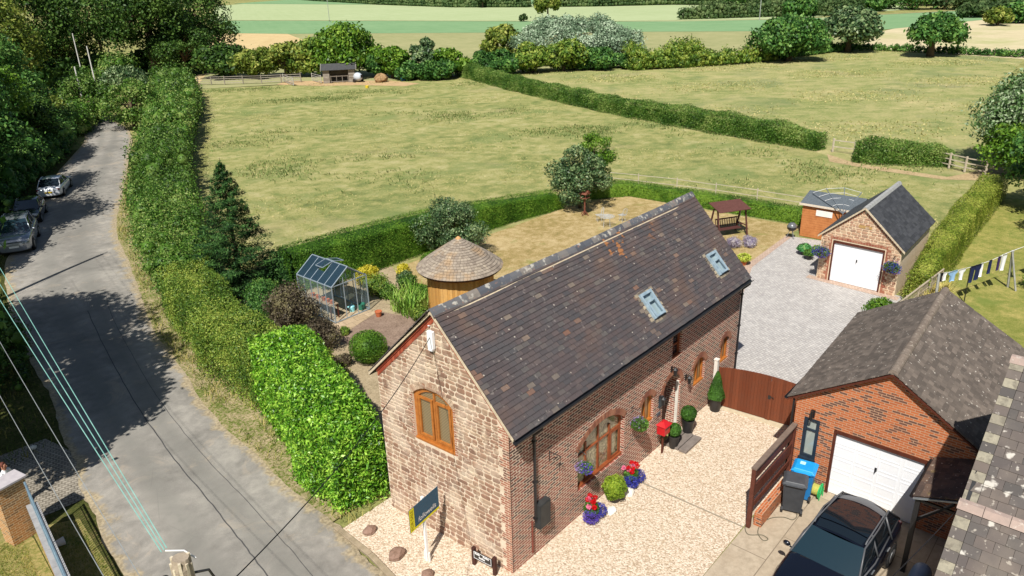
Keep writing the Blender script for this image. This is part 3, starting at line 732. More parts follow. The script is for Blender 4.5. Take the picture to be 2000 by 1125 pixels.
_t = M['interior']; M['interior'] = _t.fin(_t.ramp(_t.noise(5, 5, .7, None, 1.2), [(.35, '4a4a3c'), (.5, '8a8468'), (.65, 'b4ab8c')]), .12, .6, 0, **{'Coat Weight': .5})
M['black'] = simple('black plastic', (.012, .012, .013), (.02, .02, .022), 5, .35, .5)
M['blackd'] = simple('dark weathered plastic', '2b2d2e', '3a3c3c', 5, .55, .4)
M['white'] = simple('white paint', (.78, .78, .76), (.84, .84, .82), 3, .45, .5)
M['lead'] = simple('blue grey metal flashing', '7f93a0', '9db0bb', 6, .35, .5)
M['steel'] = simple('galvanised steel', '8a9298', 'a4acb2', 8, .4, .6, metal=.6)

barn = thing('barn_house', 'long converted barn with brown tiled roof, sandstone gable end and red brick front wall', 'house', (0, 0, 0))
fm = lambda u, v, d: (u, d, v)                       # front (brick) wall plane y=0
gm = lambda u, v, d: (d+shx(u), u, v)                # stone gable plane x=0
bay = arch_loop(2.95, 5.42, .92, 2.30, 2.80, 14); w2 = arch_loop(6.40, 7.18, 1.34, 2.16, 2.42); dr = arch_loop(7.78, 8.98, .0, 1.95, 2.50, 12)
up = arch_loop(8.26, 8.88, 3.08, 4.03, 4.03); a3 = arch_loop(9.92, 10.76, 1.28, 2.0, 2.34); a4 = arch_loop(11.98, 12.68, 1.36, 2.1, 2.40)
holes = [bay, w2, dr, up, a3, a4]
g = Geo(); dr2 = [(u, max(v, -.0)) for u, v in dr]
outer = [(0, -.1), (7.78, -.1), (7.78, 0)]+[(u, v) for u, v in dr[::-1][:-2]][:0]
# the door opening reaches the ground: cut the wall outline round it
dro = [(8.98, -.1), (8.98, 1.95)]+dr[2:]+[(7.78, 1.95), (7.78, -.1)]
outer = [(0, -.1), (0, HE), (L_, HE), (L_, -.1)]+dro
wallpanel(g, outer, [bay, w2, up, a3, a4], fm, .30)
for (p, q) in zip(dro[:-1], dro[1:]): g.add([fm(*p, 0), fm(*q, 0), fm(*q, .55), fm(*p, .55)], [(0, 1, 2, 3)])
g.add([(L_, 0, -.1), (L_+shx(W_), W_, -.1), (L_+shx(W_), W_, HB), (L_+shx(YR), YR, HR-.05), (L_, 0, HE)], [(0, 1, 2, 3, 4)])
g.add([(shx(W_), W_, -.1), (L_+shx(W_), W_, -.1), (L_+shx(W_), W_, HB), (shx(W_), W_, HB)], [(3, 2, 1, 0)])
g.b2(.02, L_-.01, -.045, .0-.002, HE-.30, HE-.225); g.b2(.02, L_-.01, -.09, -.002, HE-.222, HE-.1)
for i in range(int(L_/.225)): g.b2(.06+i*.225, .17+i*.225, -.09, -.046, HE-.30, HE-.2245)
wall_b = build(g, 'brick_wall', M['brickB'], barn)
# arches of voussoir bricks
g = Geo()
def voussoirs(g, loop, vs, mp, hgt=.2, w_=.085, out=.012):
    arc = [p for p in loop[2:]] if len(loop) > 4 else None
    if arc is None: return
    Lg = [0]
    for i in range(1, len(arc)): Lg.append(Lg[-1]+math.dist(arc[i], arc[i-1]))
    n = int(Lg[-1]/w_); 
    def at(s):
        for i in range(1, len(arc)):
            if s <= Lg[i] or i == len(arc)-1:
                t = (s-Lg[i-1])/(Lg[i]-Lg[i-1]); a, b = arc[i-1], arc[i]; d = ((b[0]-a[0]), (b[1]-a[1])); l = math.hypot(*d)
                return (a[0]+d[0]*t, a[1]+d[1]*t), (d[1]/l, -d[0]/l)
    for k in range(n):
        s0, s1 = (k+.08)*Lg[-1]/n, (k+.92)*Lg[-1]/n; (p, n0), (q, n1) = at(s0), at(s1)
        P = [p, q, (q[0]+n1[0]*hgt, q[1]+n1[1]*hgt), (p[0]+n0[0]*hgt, p[1]+n0[1]*hgt)]
        g.add([mp(a, b, .004) for a, b in P]+[mp(a, b, -out) for a, b in P], [(4, 5, 6, 7)]+[(i, (i+1) % 4, 4+(i+1) % 4, 4+i) for i in range(4)])
M['vous'] = island('arch bricks', [(0, '8f5a48'), (.4, 'a56c54'), (.8, 'b98468'), (1, '7b4c40')], .9, 20)
for lp in (bay, w2, dr, a3, a4): g = Geo(); voussoirs(g, lp, 0, fm); build(g, 'brick_arch', M['vous'], barn)
# gable wall
gw = arch_loop(1.90, 3.42, 3.05, 4.52, 4.86, 14)
g = Geo()
wallpanel(g, [(0, -.25), (W_, -.25), (W_, HB-.05), (YR, HR-.03), (0, HE-.02)], [gw], gm, .26)
gwall = build(g, 'gable_wall', M['mortar'], barn)
s1 = (HR-HE)/YR; s2 = (HR-HB)/(W_-YR)
# rakes: z<=HE+s1*y-.24 ; z<=HB+s2*(W-y)-.24
pl_ = [(-s1, 1, HE-.27), (s2, 1, HB+s2*W_-.27), (-1, 0, -.02), (1, 0, W_-.01)]
g = Geo(); stones(g, .34, W_, -.2, HR, pl_+[(-1, 0, -.34)], [(1.86, 3.46, 3.0, 4.84)], gm, seed=5, gap=.03, rmin=.09, rmax=.21, wmin=.16, wmax=.42)
build(g, 'sandstone_face', M['stone'], gwall)
g = Geo()
for k in range(int((HE+.1)/.3)+1):                     # toothed brick quoin on the corner
    wq = .22 if k % 2 else .34
    qbox(g, gm, 0.0, wq, -.2+k*.3, min(-.2+k*.3+.3, HE-.3), -.014, .02)
build(g, 'brick_quoin', M['quoin'], gwall); g = Geo()
for k in range(12):                                     # brick jamb of the gable window
    wq = .10 if k % 2 else .2
    qbox(g, gm, 3.425, 3.425+wq, 3.05+k*.125, 3.05+k*.125+.112, -.008, .02); qbox(g, gm, 1.895-wq*.7, 1.895, 3.05+k*.125, 3.05+k*.125+.112, -.008, .02)
build(g, 'brick_jamb', M['quoin'], gwall)
g = Geo(); voussoirs(g, gw, 0, gm, .2, .08)
build(g, 'brick_arch', island('limewashed arch', [(0, 'b79c84'), (.5, 'cdb59c'), (1, 'a5745c')], .9, 20), gwall)
def rake(y, off): return (HE+s1*y if y <= YR else HB+s2*(W_-y))+off
g = Geo()                                               # red brick verge course, one brick at a time
def rakerun(g, ya, yb, off, hgt, d0, d1, step=.115, gap=.012):
    n = max(1, int(abs(yb-ya)*1.48/step))
    for k in range(n):
        y0, y1 = ya+(yb-ya)*(k+.04)/n, ya+(yb-ya)*(k+.96)/n
        P = [(y0, rake(y0, off)), (y1, rake(y1, off)), (y1, rake(y1, off+hgt)), (y0, rake(y0, off+hgt))]
        vs = [gm(a, b, d) for d in (d0, d1) for a, b in P]
        g.add(vs, [(0, 1, 2, 3), (4, 5, 6, 7), (0, 1, 5, 4), (1, 2, 6, 5), (2, 3, 7, 6), (3, 0, 4, 7)])
rakerun(g, .03, YR-.01, -.28, .13, -.03, .02); rakerun(g, YR+.01, W_-.03, -.30, .15, -.03, .02)
rakerun(g, .03, YR-.01, -.145, .08, -.06, .02, .23); rakerun(g, YR+.01, W_-.03, -.145, .08, -.06, .02, .23)
build(g, 'verge_bricks', M['redbrick'], gwall)
# --- windows
def window(parent, loop, mp, u0, u1, v0, vs, d, mat, panes, mull, transom=None, fw=.07, glass=None, sill=True, name='window'):
    g = Geo(); cx = (u0+u1)/2; cy = (v0+vs)/2
    inner = [(cx+(u-cx)*(1-2*fw/(u1-u0)), v0+fw+(v-v0)*(1-2*fw/(max(p[1] for p in loop)-v0))) for u, v in loop]
    ring(g, loop, inner, mp, d-.03, d+.05)
    top = max(p[1] for p in inner)
    for mu in mull: qbox(g, mp, mu-.03, mu+.03, v0+fw*.5, top-.02 if abs(mu-cx) < .2 else vs+.02, d-.022, d+.04)
    if transom: qbox(g, mp, u0+fw*.5, u1-fw*.5, transom-.025, transom+.025, d-.026, d+.03)
    w_ = build(g, name, mat, parent)
    g = Geo(); n = len(inner); tri = tessellate_polygon([[Vector((a, b, 0)) for a, b in inner]])
    g.add([mp(a, b, d+.02) for a, b in inner], [tuple(t) for t in tri]); build(g, 'pane', glass or M['glass'], w_)
    if sill:
        g = Geo(); qbox(g, mp, u0+.01, u1-.01, v0+.002, v0+.075, d-.1, d-.031); build(g, 'sill', mat, w_, bevel=.008)
    return w_
gwin = window(barn, gw, gm, 1.90, 3.42, 3.05, 4.52, .09, M['wood'], 2, [2.66], None, .13, M['blind'])
g = Geo()
for (a, b) in ((2.05, 2.60), (2.72, 3.27)): ring(g, [(a, 3.2), (b, 3.2), (b, 4.48), (a, 4.48)], [(a+.07, 3.27), (b-.07, 3.27), (b-.07, 4.41), (a+.07, 4.41)], gm, .05, .1)
build(g, 'casement', M['wood'], gwin)
bw = window(barn, bay, fm, 2.95, 5.42, .92, 2.30, .16, M['woodd'], 4, [3.55, 4.2, 4.8], 2.0, .075, M['interior'])
g = Geo(); ring(g, [(4.83, 1.0), (5.34, 1.0), (5.34, 1.97), (4.83, 1.97)], [(4.89, 1.06), (5.28, 1.06), (5.28, 1.91), (4.89, 1.91)], fm, .12, .15); build(g, 'casement', M['woodd'], bw)
window(barn, w2, fm, 6.40, 7.18, 1.34, 2.16, .12, M['wood'], 1, [6.79], None, .07, M['curtain'])
window(barn, up, fm, 8.26, 8.88, 3.08, 4.03, .12, M['woodd'], 1, [], 3.55, .08, M['glass'])
window(barn, a3, fm, 9.92, 10.76, 1.28, 2.0, .12, M['wood'], 1, [10.34], None, .07, M['curtain'])
window(barn, a4, fm, 11.98, 12.68, 1.36, 2.1, .12, M['wood'], 1, [12.33], None, .07, M['curtain'])
# --- door in its deep arched reveal
g = Geo(); qbox(g, fm, 7.84, 8.92, 0.02, 2.46, .50, .55); build(g, 'door_frame', simple('dark door frame', '2c1814', '3a221c', 5, .5), barn)
g = Geo(); qbox(g, fm, 7.93, 8.80, 0.04, 2.02, .46, .499)
for k in range(6): qbox(g, fm, 7.95+k*.142, 8.08+k*.142, .07, 1.98, .445, .459)
door = build(g, 'door', simple('dark red door', '3d1712', '4f2018', 5, .4, .4), barn)
g = Geo(); g.ball((8.04, .42, 1.02), .03, 8); build(g, 'handle', M['steel'], door)
g = Geo(); qbox(g, fm, 8.945, 8.975, .0, 2.0, .05, .16); build(g, 'painted_reveal', simple('whitewashed reveal', 'cfc8bc', 'e2ddd2', 8, .8), barn)
# --- roof
roof_n = Vector((0, -s1, 1)).normalized()
ev = Vector((0, 1, s1)).normalized(); ev2 = Vector((0, -1, s2)).normalized()
OHF, OHB = .27, .25
Ls = (YR+OHF)*math.sqrt(1+s1*s1)-.04; Lb = (W_-YR+OHB)*math.sqrt(1+s2*s2)-.04
o1 = Vector((-.12, -OHF, HE-OHF*s1+.045)); o2 = Vector((shx(W_)-.12, W_+OHB, HB-OHB*s2+.045))
def sag(u, v): return .035*math.sin(math.pi*min(max(u, 0), 1))*v+.012*math.sin(u*17)*v
sky_holes = [(7.10, 7.92, .10, .78), (11.62, 12.44, .14, .80)]
def skipf(u, v):
    y = -OHF+v*ev.y; x = -.12+u
    return any(a-.0 < x < b+.0 and c < y < d_ for a, b, c, d_ in sky_holes)
g = Geo(); off = [0]
sheared = lambda o, g0: None
k0 = len(g.v); tiles(g, o1, (1, 0, 0), ev, L_+.24, Ls, .262, .146, .020, .032, 3, .006, skip=skipf, sag=sag)
g.v = [(x+shx(max(y, 0)), y, z) for x, y, z in g.v]
roof = build(g, 'roof', M['tile'], barn)
g = Geo(); tiles(g, o2, (1, 0, 0), ev2, L_+.24, Lb, .262, .138, .018, .022, 4, .007, sag=sag)
build(g, 'rear_roof_slope', M['tile'], roof)
g = Geo()                                               # boarding just under the tiles, soffit and verge edge
zz = lambda y: rake(y, .03)
def slab(g, ya, yb, t=.05, xa=-.11, xb=L_+.11, o=0.02):
    q = [(ya, zz(ya) if 0 <= ya <= W_ else (HE+s1*ya+.03 if ya < 0 else HB+s2*(W_-ya)+.03)), (yb, zz(yb) if 0 <= yb <= W_ else (HE+s1*yb+.03 if yb < 0 else HB+s2*(W_-yb)+.03))]
    vs = []
    for dz in (0, -t):
        for (y, z) in q:
            for x in (xa, xb): vs.append((x+shx(y), y, z+dz-o))
    g.add(vs, [(0, 1, 3, 2), (4, 6, 7, 5), (0, 2, 6, 4), (1, 5, 7, 3), (0, 4, 5, 1), (2, 3, 7, 6)])
slab(g, -OHF+.03, YR, .05, o=.06); slab(g, YR, W_+OHB-.03, .05, o=.06)
build(g, 'roof_boarding', simple('dark roof boarding', '2c2622', '3b332d', 5, .9), roof)
g = Geo()
for (ya, yb) in ((-OHF+.02, YR), (YR, W_+OHB-.02)):
    for xs in (-.135, L_+.11):
        n = 40
        for k in range(n):
            y0, y1 = ya+(yb-ya)*k/n, ya+(yb-ya)*(k+.98)/n
            f_ = lambda y: (HE+s1*y if y < YR else HB+s2*(W_-y))
            vs = [(xs+dx+shx(y), y, f_(y)+dz) for dx in (0, .03) for y in (y0, y1) for dz in (-.055, .025)]
            g.add(vs, [(0, 2, 3, 1), (4, 5, 7, 6), (0, 1, 5, 4), (2, 6, 7, 3), (1, 3, 7, 5), (0, 4, 6, 2)])
build(g, 'verge_trim', M['verge'], roof)
g = Geo()
nr = 31
for k in range(nr):
    x0 = -.16+(L_+.32)*k/nr+.004; x1 = -.16+(L_+.32)*(k+1)/nr-.004; u = (k+.5)/nr; dz = -sag(u, 1)+rnd.uniform(-.008, .008)+.02
    prof = [(-.17, -.135), (-.1, -.03), (0, .06), (.1, -.03), (.17, -.135)]
    vs = []
    for x in (x0, x1):
        for (dy, z) in prof: vs.append((x+shx(YR), YR+dy, HR+z+dz+.03))
        for (dy, z) in prof[::-1]: vs.append((x+shx(YR), YR+dy*.9, HR+z+dz))
    n = 10; g.add(vs, [(i, (i+1) % n, n+(i+1) % n, n+i) for i in range(n)]+[tuple(range(n)), tuple(range(n, 2*n))])
build(g, 'ridge_tiles', M['ridge'], roof)
g = Geo(); g.box((L_/2-.05, YR-.19, HR-.165), (L_+.2, .035, .05), rx=.8); build(g, 'ridge_mortar', M['verge'], roof)
# --- skylights
def skylight(x0, x1, y0, y1):
    cx = (x0+x1)/2; cy = (y0+y1)/2; zc = HE+s1*cy+.09; ang = math.atan(s1); wd = x1-x0-.16; ln = (y1-y0)/math.cos(ang)-.10
    Mx = Matrix.Rotation(ang, 3, 'X')
    def loc(u, v, d): p = Mx @ Vector((u, v, d)); return (cx+p.x+shx(cy), cy+p.y, zc+p.z)
    g = Geo(); a, b = wd/2, ln/2
    ring(g, [(-a, -b), (a, -b), (a, b), (-a, b)], [(-a+.075, -b+.08), (a-.075, -b+.08), (a-.075, b-.1), (-a+.075, b-.1)], loc, .09, -.1)
    s = build(g, 'skylight', M['lead'], roof)
    g = Geo(); g.add([loc(-a+.07, -b+.07, -.06), loc(a-.07, -b+.07, -.06), loc(a-.07, b-.1, -.06), loc(-a+.07, b-.1, -.06)], [(0, 1, 2, 3)])
    build(g, 'skylight_glass', NT('sky lit glass').fin((.28, .36, .38), .06, 1.0), s)
    g = Geo(); ring(g, [(-a+.09, -b+.02, ), (a-.09, -b+.02), (a-.09, b-.3), (-a+.09, b-.3)], [(-a+.15, -b+.09), (a-.15, -b+.09), (a-.15, b-.36), (-a+.15, b-.36)], lambda u, v, d: loc(u, v, d+.07*(b-.3-v)/ln), .10, .06)
    build(g, 'sash', M['lead'], s)
    g = Geo()
    for k in range(7):
        v = -b-.02+k*ln/6.2
        for sg in (-1, 1): 
            wdt = .12 if k % 2 else .17; u = sg*(a+wdt/2+.004); qbox(g, loc, u-wdt/2, u+wdt/2, v, v+.115, -.05, .012+rnd.uniform(0, .01))
    for k in range(3): qbox(g, loc, -a+k*wd/3+.01, -a+(k+1)*wd/3-.01, -b-.13, -b-.01, -.05, .008)
    for k in range(3): qbox(g, loc, -a+k*wd/3+.01, -a+(k+1)*wd/3-.01, b+.01, b+.09, -.05, .008)
    build(g, 'cut_tiles', island('mortar smeared tiles', [(0, '6d645a'), (.5, 'a0937e'), (1, 'b9ab92')], .9, 15), s)
for h in sky_holes: skylight(*h)
# --- gutters and pipes
g = Geo(); yg, zg = -OHF-.055, HE-OHF*s1-.0
for k in range(8):
    pass
def halfpipe(g, x0, x1, y, z, r, n=8):
    vs = []
    for x in (x0, x1):
        for (rr_, rev) in ((r, 0), (r*.86, 1)):
            q = [(y-rr_*math.cos(math.pi*i/n), z-rr_*math.sin(math.pi*i/n)) for i in range(n+1)]
            vs += [(x, a, b) for a, b in (q[::-1] if rev else q)]
    m_ = 2*(n+1); g.add(vs, [(i, (i+1) % m_, m_+(i+1) % m_, m_+i) for i in range(m_)]+[tuple(range(m_)), tuple(range(m_, 2*m_))])
halfpipe(g, -.14, L_+.16, yg, zg, .075); build(g, 'gutter', M['black'], barn, smooth=False)
for x in (.93, L_-.03):
    g = Geo(); g.tube([(x, yg, zg-.06), (x, yg, zg-.14), (x, -.06, zg-.42), (x, -.06, 1.2 if x < 2 else .05)], .04, 8)
    for z in (3.8, 2.5, 1.3): g.b2(x-.06, x+.06, -.11, -.003, z, z+.04)
    build(g, 'downpipe', M['black'], barn)
g = Geo(); g.tube([(.80, -.04, 1.25), (.80, -.04, .18)], .03, 8); build(g, 'lower_pipe', simple('rusty pipe', '6b3a30', '83483a', 8, .8), barn)
# --- wall fittings
g = Geo(); g.b2(.95, 1.42, -.20, -.003, .95, 1.75); g.b2(.97, 1.40, -.212, -.2, .98, 1.72); build(g, 'meter_box', M['blackd'], barn, bevel=.01)
def lantern(parent, x, z, name='wall_lantern'):
    g = Geo(); g.b2(x-.05, x+.05, -.03, -.002, z-.1, z+.1); g.tube([(x, -.02, z+.05), (x, -.16, z+.12), (x, -.16, z+.06)], .014, 6)
    g.cyl((x, -.16, z-.2), (x, -.16, z+.03), .05, .075, 6); g.cyl((x, -.16, z+.03), (x, -.16, z+.1), .1, .02, 6)
    return build(g, name, M['black'], parent)
lantern(barn, 7.55, 1.98); lantern(barn, 9.32, 2.0); lantern(barn, 8.25, 2.78)
g = Geo()
def scroll(g, x, z, L=.42):
    g.tube([(x, -.01, z-.25), (x, -.01, z+.12)], .012, 5); g.tube([(x, -.01, z+.08), (x, -L, z+.08)], .012, 5)
    g.tube([(x, -.01, z-.2)]+[(x, -.05-L*.6*k/6, z-.2+.24*(k/6)**.7) for k in range(1, 7)], .01, 5)
scroll(g, 1.62, 3.02); g.tube([(1.62, -.4, 3.1), (1.62, -.4, 2.85)], .006, 4)
for k in range(6):
    a = k*math.pi/3; g.tube([(1.62, -.4+.1*math.cos(a), 2.72+.13*math.sin(a)), (1.62+.08, -.4+.1*math.cos(a+.8), 2.72+.13*math.sin(a+.8))], .008, 4)
build(g, 'iron_bracket', M['black'], barn)
g = Geo(); g.b2(-.12+shx(2.42), -.02+shx(2.42), 2.34, 2.54, 6.22, 6.72); g.b2(-.13+shx(2.42), -.02+shx(2.42), 2.36, 2.52, 6.16, 6.22)
g.tube([(-.02, 2.5, 6.8), (-.2, 2.5, 6.86)], .02, 6)
build(g, 'alarm_box', simple('white alarm housing', (.8, .82, .86), (.86, .87, .9), 3, .4, .5), barn, bevel=.012)
g = Geo(); g.b2(7.42, 7.62, -.03, -.003, 1.32, 1.45); build(g, 'name_plate', simple('slate plate', '4e535a', '5d626a', 5, .5), barn)
g = Geo(); g.b2(7.50, 7.72, -.05, -.003, 1.62, 2.02); build(g, 'notice_panel', simple('dark panel', '2f3b44', '3a4852', 5, .4), barn, bevel=.01)
# ================================================================== OTHER BUILDINGS
M['brickN'] = brickmat('orange facing brick', 'be6e42', 'a25836', '664a40', 'b8957a', .225, .075, .011, '9a5434', .25)
M['concT'] = island('weathered concrete tile', [(0, '5a524c'), (.4, '665d56'), (.7, '70665e'), (1, '7b7067')], .95, 5, (.07, .06, .05), [(9, .66, .70, 'c4bdb2', .8), (1.5, .5, .7, '4a443f', .3)], .6)
M['slate'] = island('new dark slate', [(0, '36373b'), (.5, '424347'), (1, '4d4e52')], .6, 5, (.03, .03, .03), [(20, .68, .73, '8b8b88', .5)], .3, .4)
M['gdoor'] = simple('white steel door', (.80, .81, .84), (.84, .85, .87), 2, .4, .5)
M['bframe'] = simple('brown timber trim', '4a2418', '5d3022', 6, .6)
def garage_door(parent, mp, u0, u1, v1, panels=True, d=.065):
    g = Geo(); qbox(g, mp, u0-.004, u0+.07, 0, v1+.004, d-.08, d+.02); qbox(g, mp, u1-.07, u1+.004, 0, v1+.004, d-.08, d+.02); qbox(g, mp, u0+.072, u1-.072, v1-.08, v1+.03, d-.085, d+.02)
    build(g, 'door_surround', M['bframe'], parent)
    g = Geo(); qbox(g, mp, u0+.004, u1-.004, .02, v1-.004, d, d+.04)
    if panels:
        for i in range(4):
            for j in range(5):
                a = u0+.06+(u1-u0-.08)*i/4; b = u0+(u1-u0)*(i+1)/4-.04; c = .08+(v1-.1)*j/5; e = (v1-.05)*(j+1)/5-.03
                ring(g, [(a, c), (b, c), (b, e), (a, e)], [(a+.04, c+.04), (b-.04, c+.04), (b-.04, e-.04), (a+.04, e-.04)], mp, d-.006, d+.01)
    else:
        for j in range(14): qbox(g, mp, u0+.01, u1-.01, .03+j*v1/14, .03+(j+.93)*v1/14, d-.01, d+.01)
    dr_ = build(g, 'garage_door', M['gdoor'], parent)
    g = Geo(); cu = (u0+u1)/2; qbox(g, mp, cu-.03, cu+.03, v1*.62-.06, v1*.62+.06, d-.03, d-.012); g.tube([mp(cu, v1*.62, d-.03), mp(cu, v1*.62, d-.07), mp(cu, v1*.62-.09, d-.07)], .014, 6)
    build(g, 'handle', M['black'], dr_)
    return dr_
# --- neighbour's brick garage
gar = thing('brick_garage', 'orange brick garage with brown tiled roof and white panelled door behind the black car', 'garage', (8.75, -6.6, 0))
FX = 8.75; nm = lambda u, v, d: (FX+d, u, v)
g = Geo(); ap = (-6.59, 4.66)
wallpanel(g, [(-5.27, -.05), (-4.06, -.05), (-4.06, 3.08), ap, (-9.25, 3.02), (-9.25, -.05), (-7.87, -.05), (-7.87, 2.30), (-5.27, 2.30)], [[(-4.84, .96), (-4.36, .96), (-4.36, 2.40), (-4.84, 2.40)]], nm, .14)
for a, b in (((-5.27, -.05), (-5.27, 2.3)), ((-5.27, 2.3), (-7.87, 2.3)), ((-7.87, 2.3), (-7.87, -.05))): g.add([nm(*a, 0), nm(*b, 0), nm(*b, .2), nm(*a, .2)], [(0, 1, 2, 3)])
g.add([(FX, -4.06, -.05), (15.7, -3.72, -.05), (15.7, -3.72, 3.05), (FX, -4.06, 3.08)], [(0, 1, 2, 3)])
g.add([(15.7, -3.72, -.05), (15.7, -9.0, -.05), (15.7, -9.0, 3.0), (15.7, -6.25, 4.66), (15.7, -3.72, 3.05)], [(0, 1, 2, 3, 4)])
g.add([(FX, -9.25, -.05), (15.7, -9.0, -.05), (15.7, -9.0, 3.0), (FX, -9.25, 3.02)], [(3, 2, 1, 0)])
build(g, 'brick_wall', M['brickN'], gar)
g = Geo(); A = Vector((8.58, -3.84, 2.96)); B = Vector((16.2, -3.47, 2.92)); Rg = Vector((8.58, -6.59, 4.72)); Rg2 = Vector((15.8, -6.24, 4.72)); C2 = Vector((8.58, -9.42, 2.92)); D2 = Vector((16.2, -9.1, 2.92))
def sl(g, A, B, R1, R2, tw, ga, seed, **k):
    eu = (B-A).normalized(); up_ = (R1-A)-(R1-A).dot(eu)*eu; e0 = (R1-A).dot(eu); V = up_.length; U = (B-A).length; e1 = (R2-A).dot(eu)
    tiles(g, A, eu, up_, U, V, tw, ga, seed=seed, clipu=lambda v: (e0*v, U+(e1-U)*v), **k)
sl(g, A, B, Rg, Rg2, .21, .155, 11, th=.02, lip=.018, jit=.008)
g2 = Geo(); sl(g2, C2, D2, Rg, Rg2, .21, .155, 12, th=.02, lip=.018, jit=.008)
gr = build(g, 'roof', M['concT'], gar); build(g2, 'right_roof_slope', M['concT'], gr)
g = Geo()
for (a, b, c, d_) in ((A, B, Rg2, Rg), (C2, D2, Rg2, Rg)):
    q = [p+Vector((0, 0, -.03)) for p in (a, b, c, d_)]; g.add(q+[p+Vector((0, 0, -.06)) for p in q], [(0, 1, 2, 3), (7, 6, 5, 4), (0, 4, 5, 1), (1, 5, 6, 2), (2, 6, 7, 3), (3, 7, 4, 0)])
build(g, 'roof_boarding', M['bframe'], gr)
g = Geo(); n = 18
for k in range(n):
    a = Rg.lerp(Rg2, (k+.02)/n); b = Rg.lerp(Rg2, (k+.98)/n); prof = [(.13*math.cos(t), .13*math.sin(t)-.02) for t in np.linspace(-.15, math.pi+.15, 9)]
    vs = [(p.x, p.y+y, p.z+z) for p in (a, b) for y, z in prof]; g.add(vs, [(i, i+1, 10+i, 9+i) for i in range(8)]+[tuple(range(9)), tuple(range(9, 18))])
build(g, 'ridge_tiles', island('grey ridge tile', [(0, '7a6d62'), (1, '8f8276')], .95, 8, None, [(10, .6, .7, 'b0a698', .6)]), gr)
garage_door(gar, nm, -7.86, -5.28, 2.26)
g = Geo(); ring(g, [(-4.84, .96), (-4.36, .96), (-4.36, 2.40), (-4.84, 2.40)], [(-4.74, 1.08), (-4.46, 1.08), (-4.46, 2.3), (-4.74, 2.3)], nm, .02, .1); qbox(g, nm, -4.86, -4.34, .9, .98, -.06, .05); qbox(g, nm, -4.74, -4.46, 1.95, 2.0, .03, .08)
wn = build(g, 'window', simple('anthracite frame', '1e2a36', '283442', 5, .4, .5), gar)
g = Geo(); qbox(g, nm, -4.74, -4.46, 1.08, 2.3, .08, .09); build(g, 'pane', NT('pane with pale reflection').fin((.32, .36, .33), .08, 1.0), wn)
g = Geo(); qbox(g, nm, -4.66, -4.54, 2.48, 2.72, -.05, -.003); g.cyl((8.60, -4.6, 2.62), (8.60, -4.6, 2.74), .045, n=8); g.cyl((8.66, -4.6, 2.6), (8.6, -4.6, 2.62), .02, n=6); g.cyl((8.6, -4.6, 2.42), (8.6, -4.6, 2.62), .04, .045, 8)
build(g, 'wall_lantern', M['black'], gar)
g = Geo(); halfpipe(g, 8.6, 16.1, -3.78, 2.94, .06)
build(g, 'gutter', M['black'], gar)
g = Geo(); g.tube([(8.7, -4.0, 2.9), (8.7, -4.0, .05)], .035, 8); build(g, 'downpipe', M['black'], gar)
# --- neighbour's house (bottom right corner)
nh = thing('neighbour_house', 'corner house roofed in large grey and buff tiles with a pinkish ridge', 'house', (4, -12, 0))
def bufftile(edge):
    pass
M['bigT'] = island('large weathered roof tile', [(0, '54504e'), (.3, '615b58'), (.55, '6d635d'), (.8, '5b5452'), (1, '776b62')], .95, 4, (.08, .075, .07), [(3.2, .61, .66, 'cfcac0', .75), (9, .64, .7, 'b8b0a3', .6), (1.1, .5, .7, '8a7f73', .35)], .6)
M['buffT'] = island('buff edge tile', [(0, '8a8374'), (1, 'a09986')], .95, 9, (.1, .1, .09), [(8, .5, .65, '6d675c', .7)], .6)
yv = -9.32
def nslope(name, x0, z0, x1, z1, y1=-19.5, seed=1, par=None, inv=False):
    g = Geo(); gb = Geo(); ln = math.hypot(x1-x0, z1-z0); ev_ = Vector((x1-x0, 0, z1-z0)).normalized(); o = Vector((x0, yv, z0))
    tiles(g, o+Vector((0, -.27, 0)), (0, -1, 0), ev_, -y1+yv-.27, ln, .33, .235, .02, .02, seed, .008)
    rows = int(ln/.235)+1
    nrm = Vector((0, -1, 0)).cross(ev_); nrm = nrm if nrm.z > 0 else -nrm
    for r in range(rows):
        v0 = r*.235; v1 = min(v0+.3, ln)
        for (a, b) in (((.0, .265),) if r % 2 else ((.0, .265),)):
            tgt = gb if r % 2 == 0 else g
            P = lambda u, v, h: o+Vector((0, -u, 0))+ev_*v+nrm*h
            vs = [P(a, v0, .02), P(b, v0, .02), P(b, v0, .042), P(a, v0, .042), P(a, v1, 0), P(b, v1, 0), P(b, v1, .02), P(a, v1, .02)]
            tgt.add(vs, [(0, 1, 2, 3), (3, 2, 6, 7), (0, 3, 7, 4), (1, 5, 6, 2)])
    q = [o-nrm*.01, o+Vector((0, y1-yv, 0))-nrm*.01, o+Vector((0, y1-yv, 0))+ev_*ln-nrm*.01, o+ev_*ln-nrm*.01]
    g.add(q+[p-nrm*.07 for p in q], [(0, 1, 2, 3), (7, 6, 5, 4), (0, 4, 5, 1), (1, 5, 6, 2), (2, 6, 7, 3), (3, 7, 4, 0)])
    r_ = build(g, name, M['bigT'], par or nh); build(gb, 'buff_edge_tiles', M['buffT'], r_); return r_
nr1 = nslope('roof', 1.1, 3.15, 3.22, 4.98, seed=21)
nslope('upper_roof', 3.42, 5.0, 6.38, 6.98, seed=22)
nslope('far_roof', 9.6, 4.75, 6.48, 6.98, seed=23)
RT_ = island('pinkish ridge tile', [(0, '9c8880'), (1, 'b09b90')], .95, 7, (.2, .18, .16), [(9, .6, .7, 'cfc8bd', .5)])
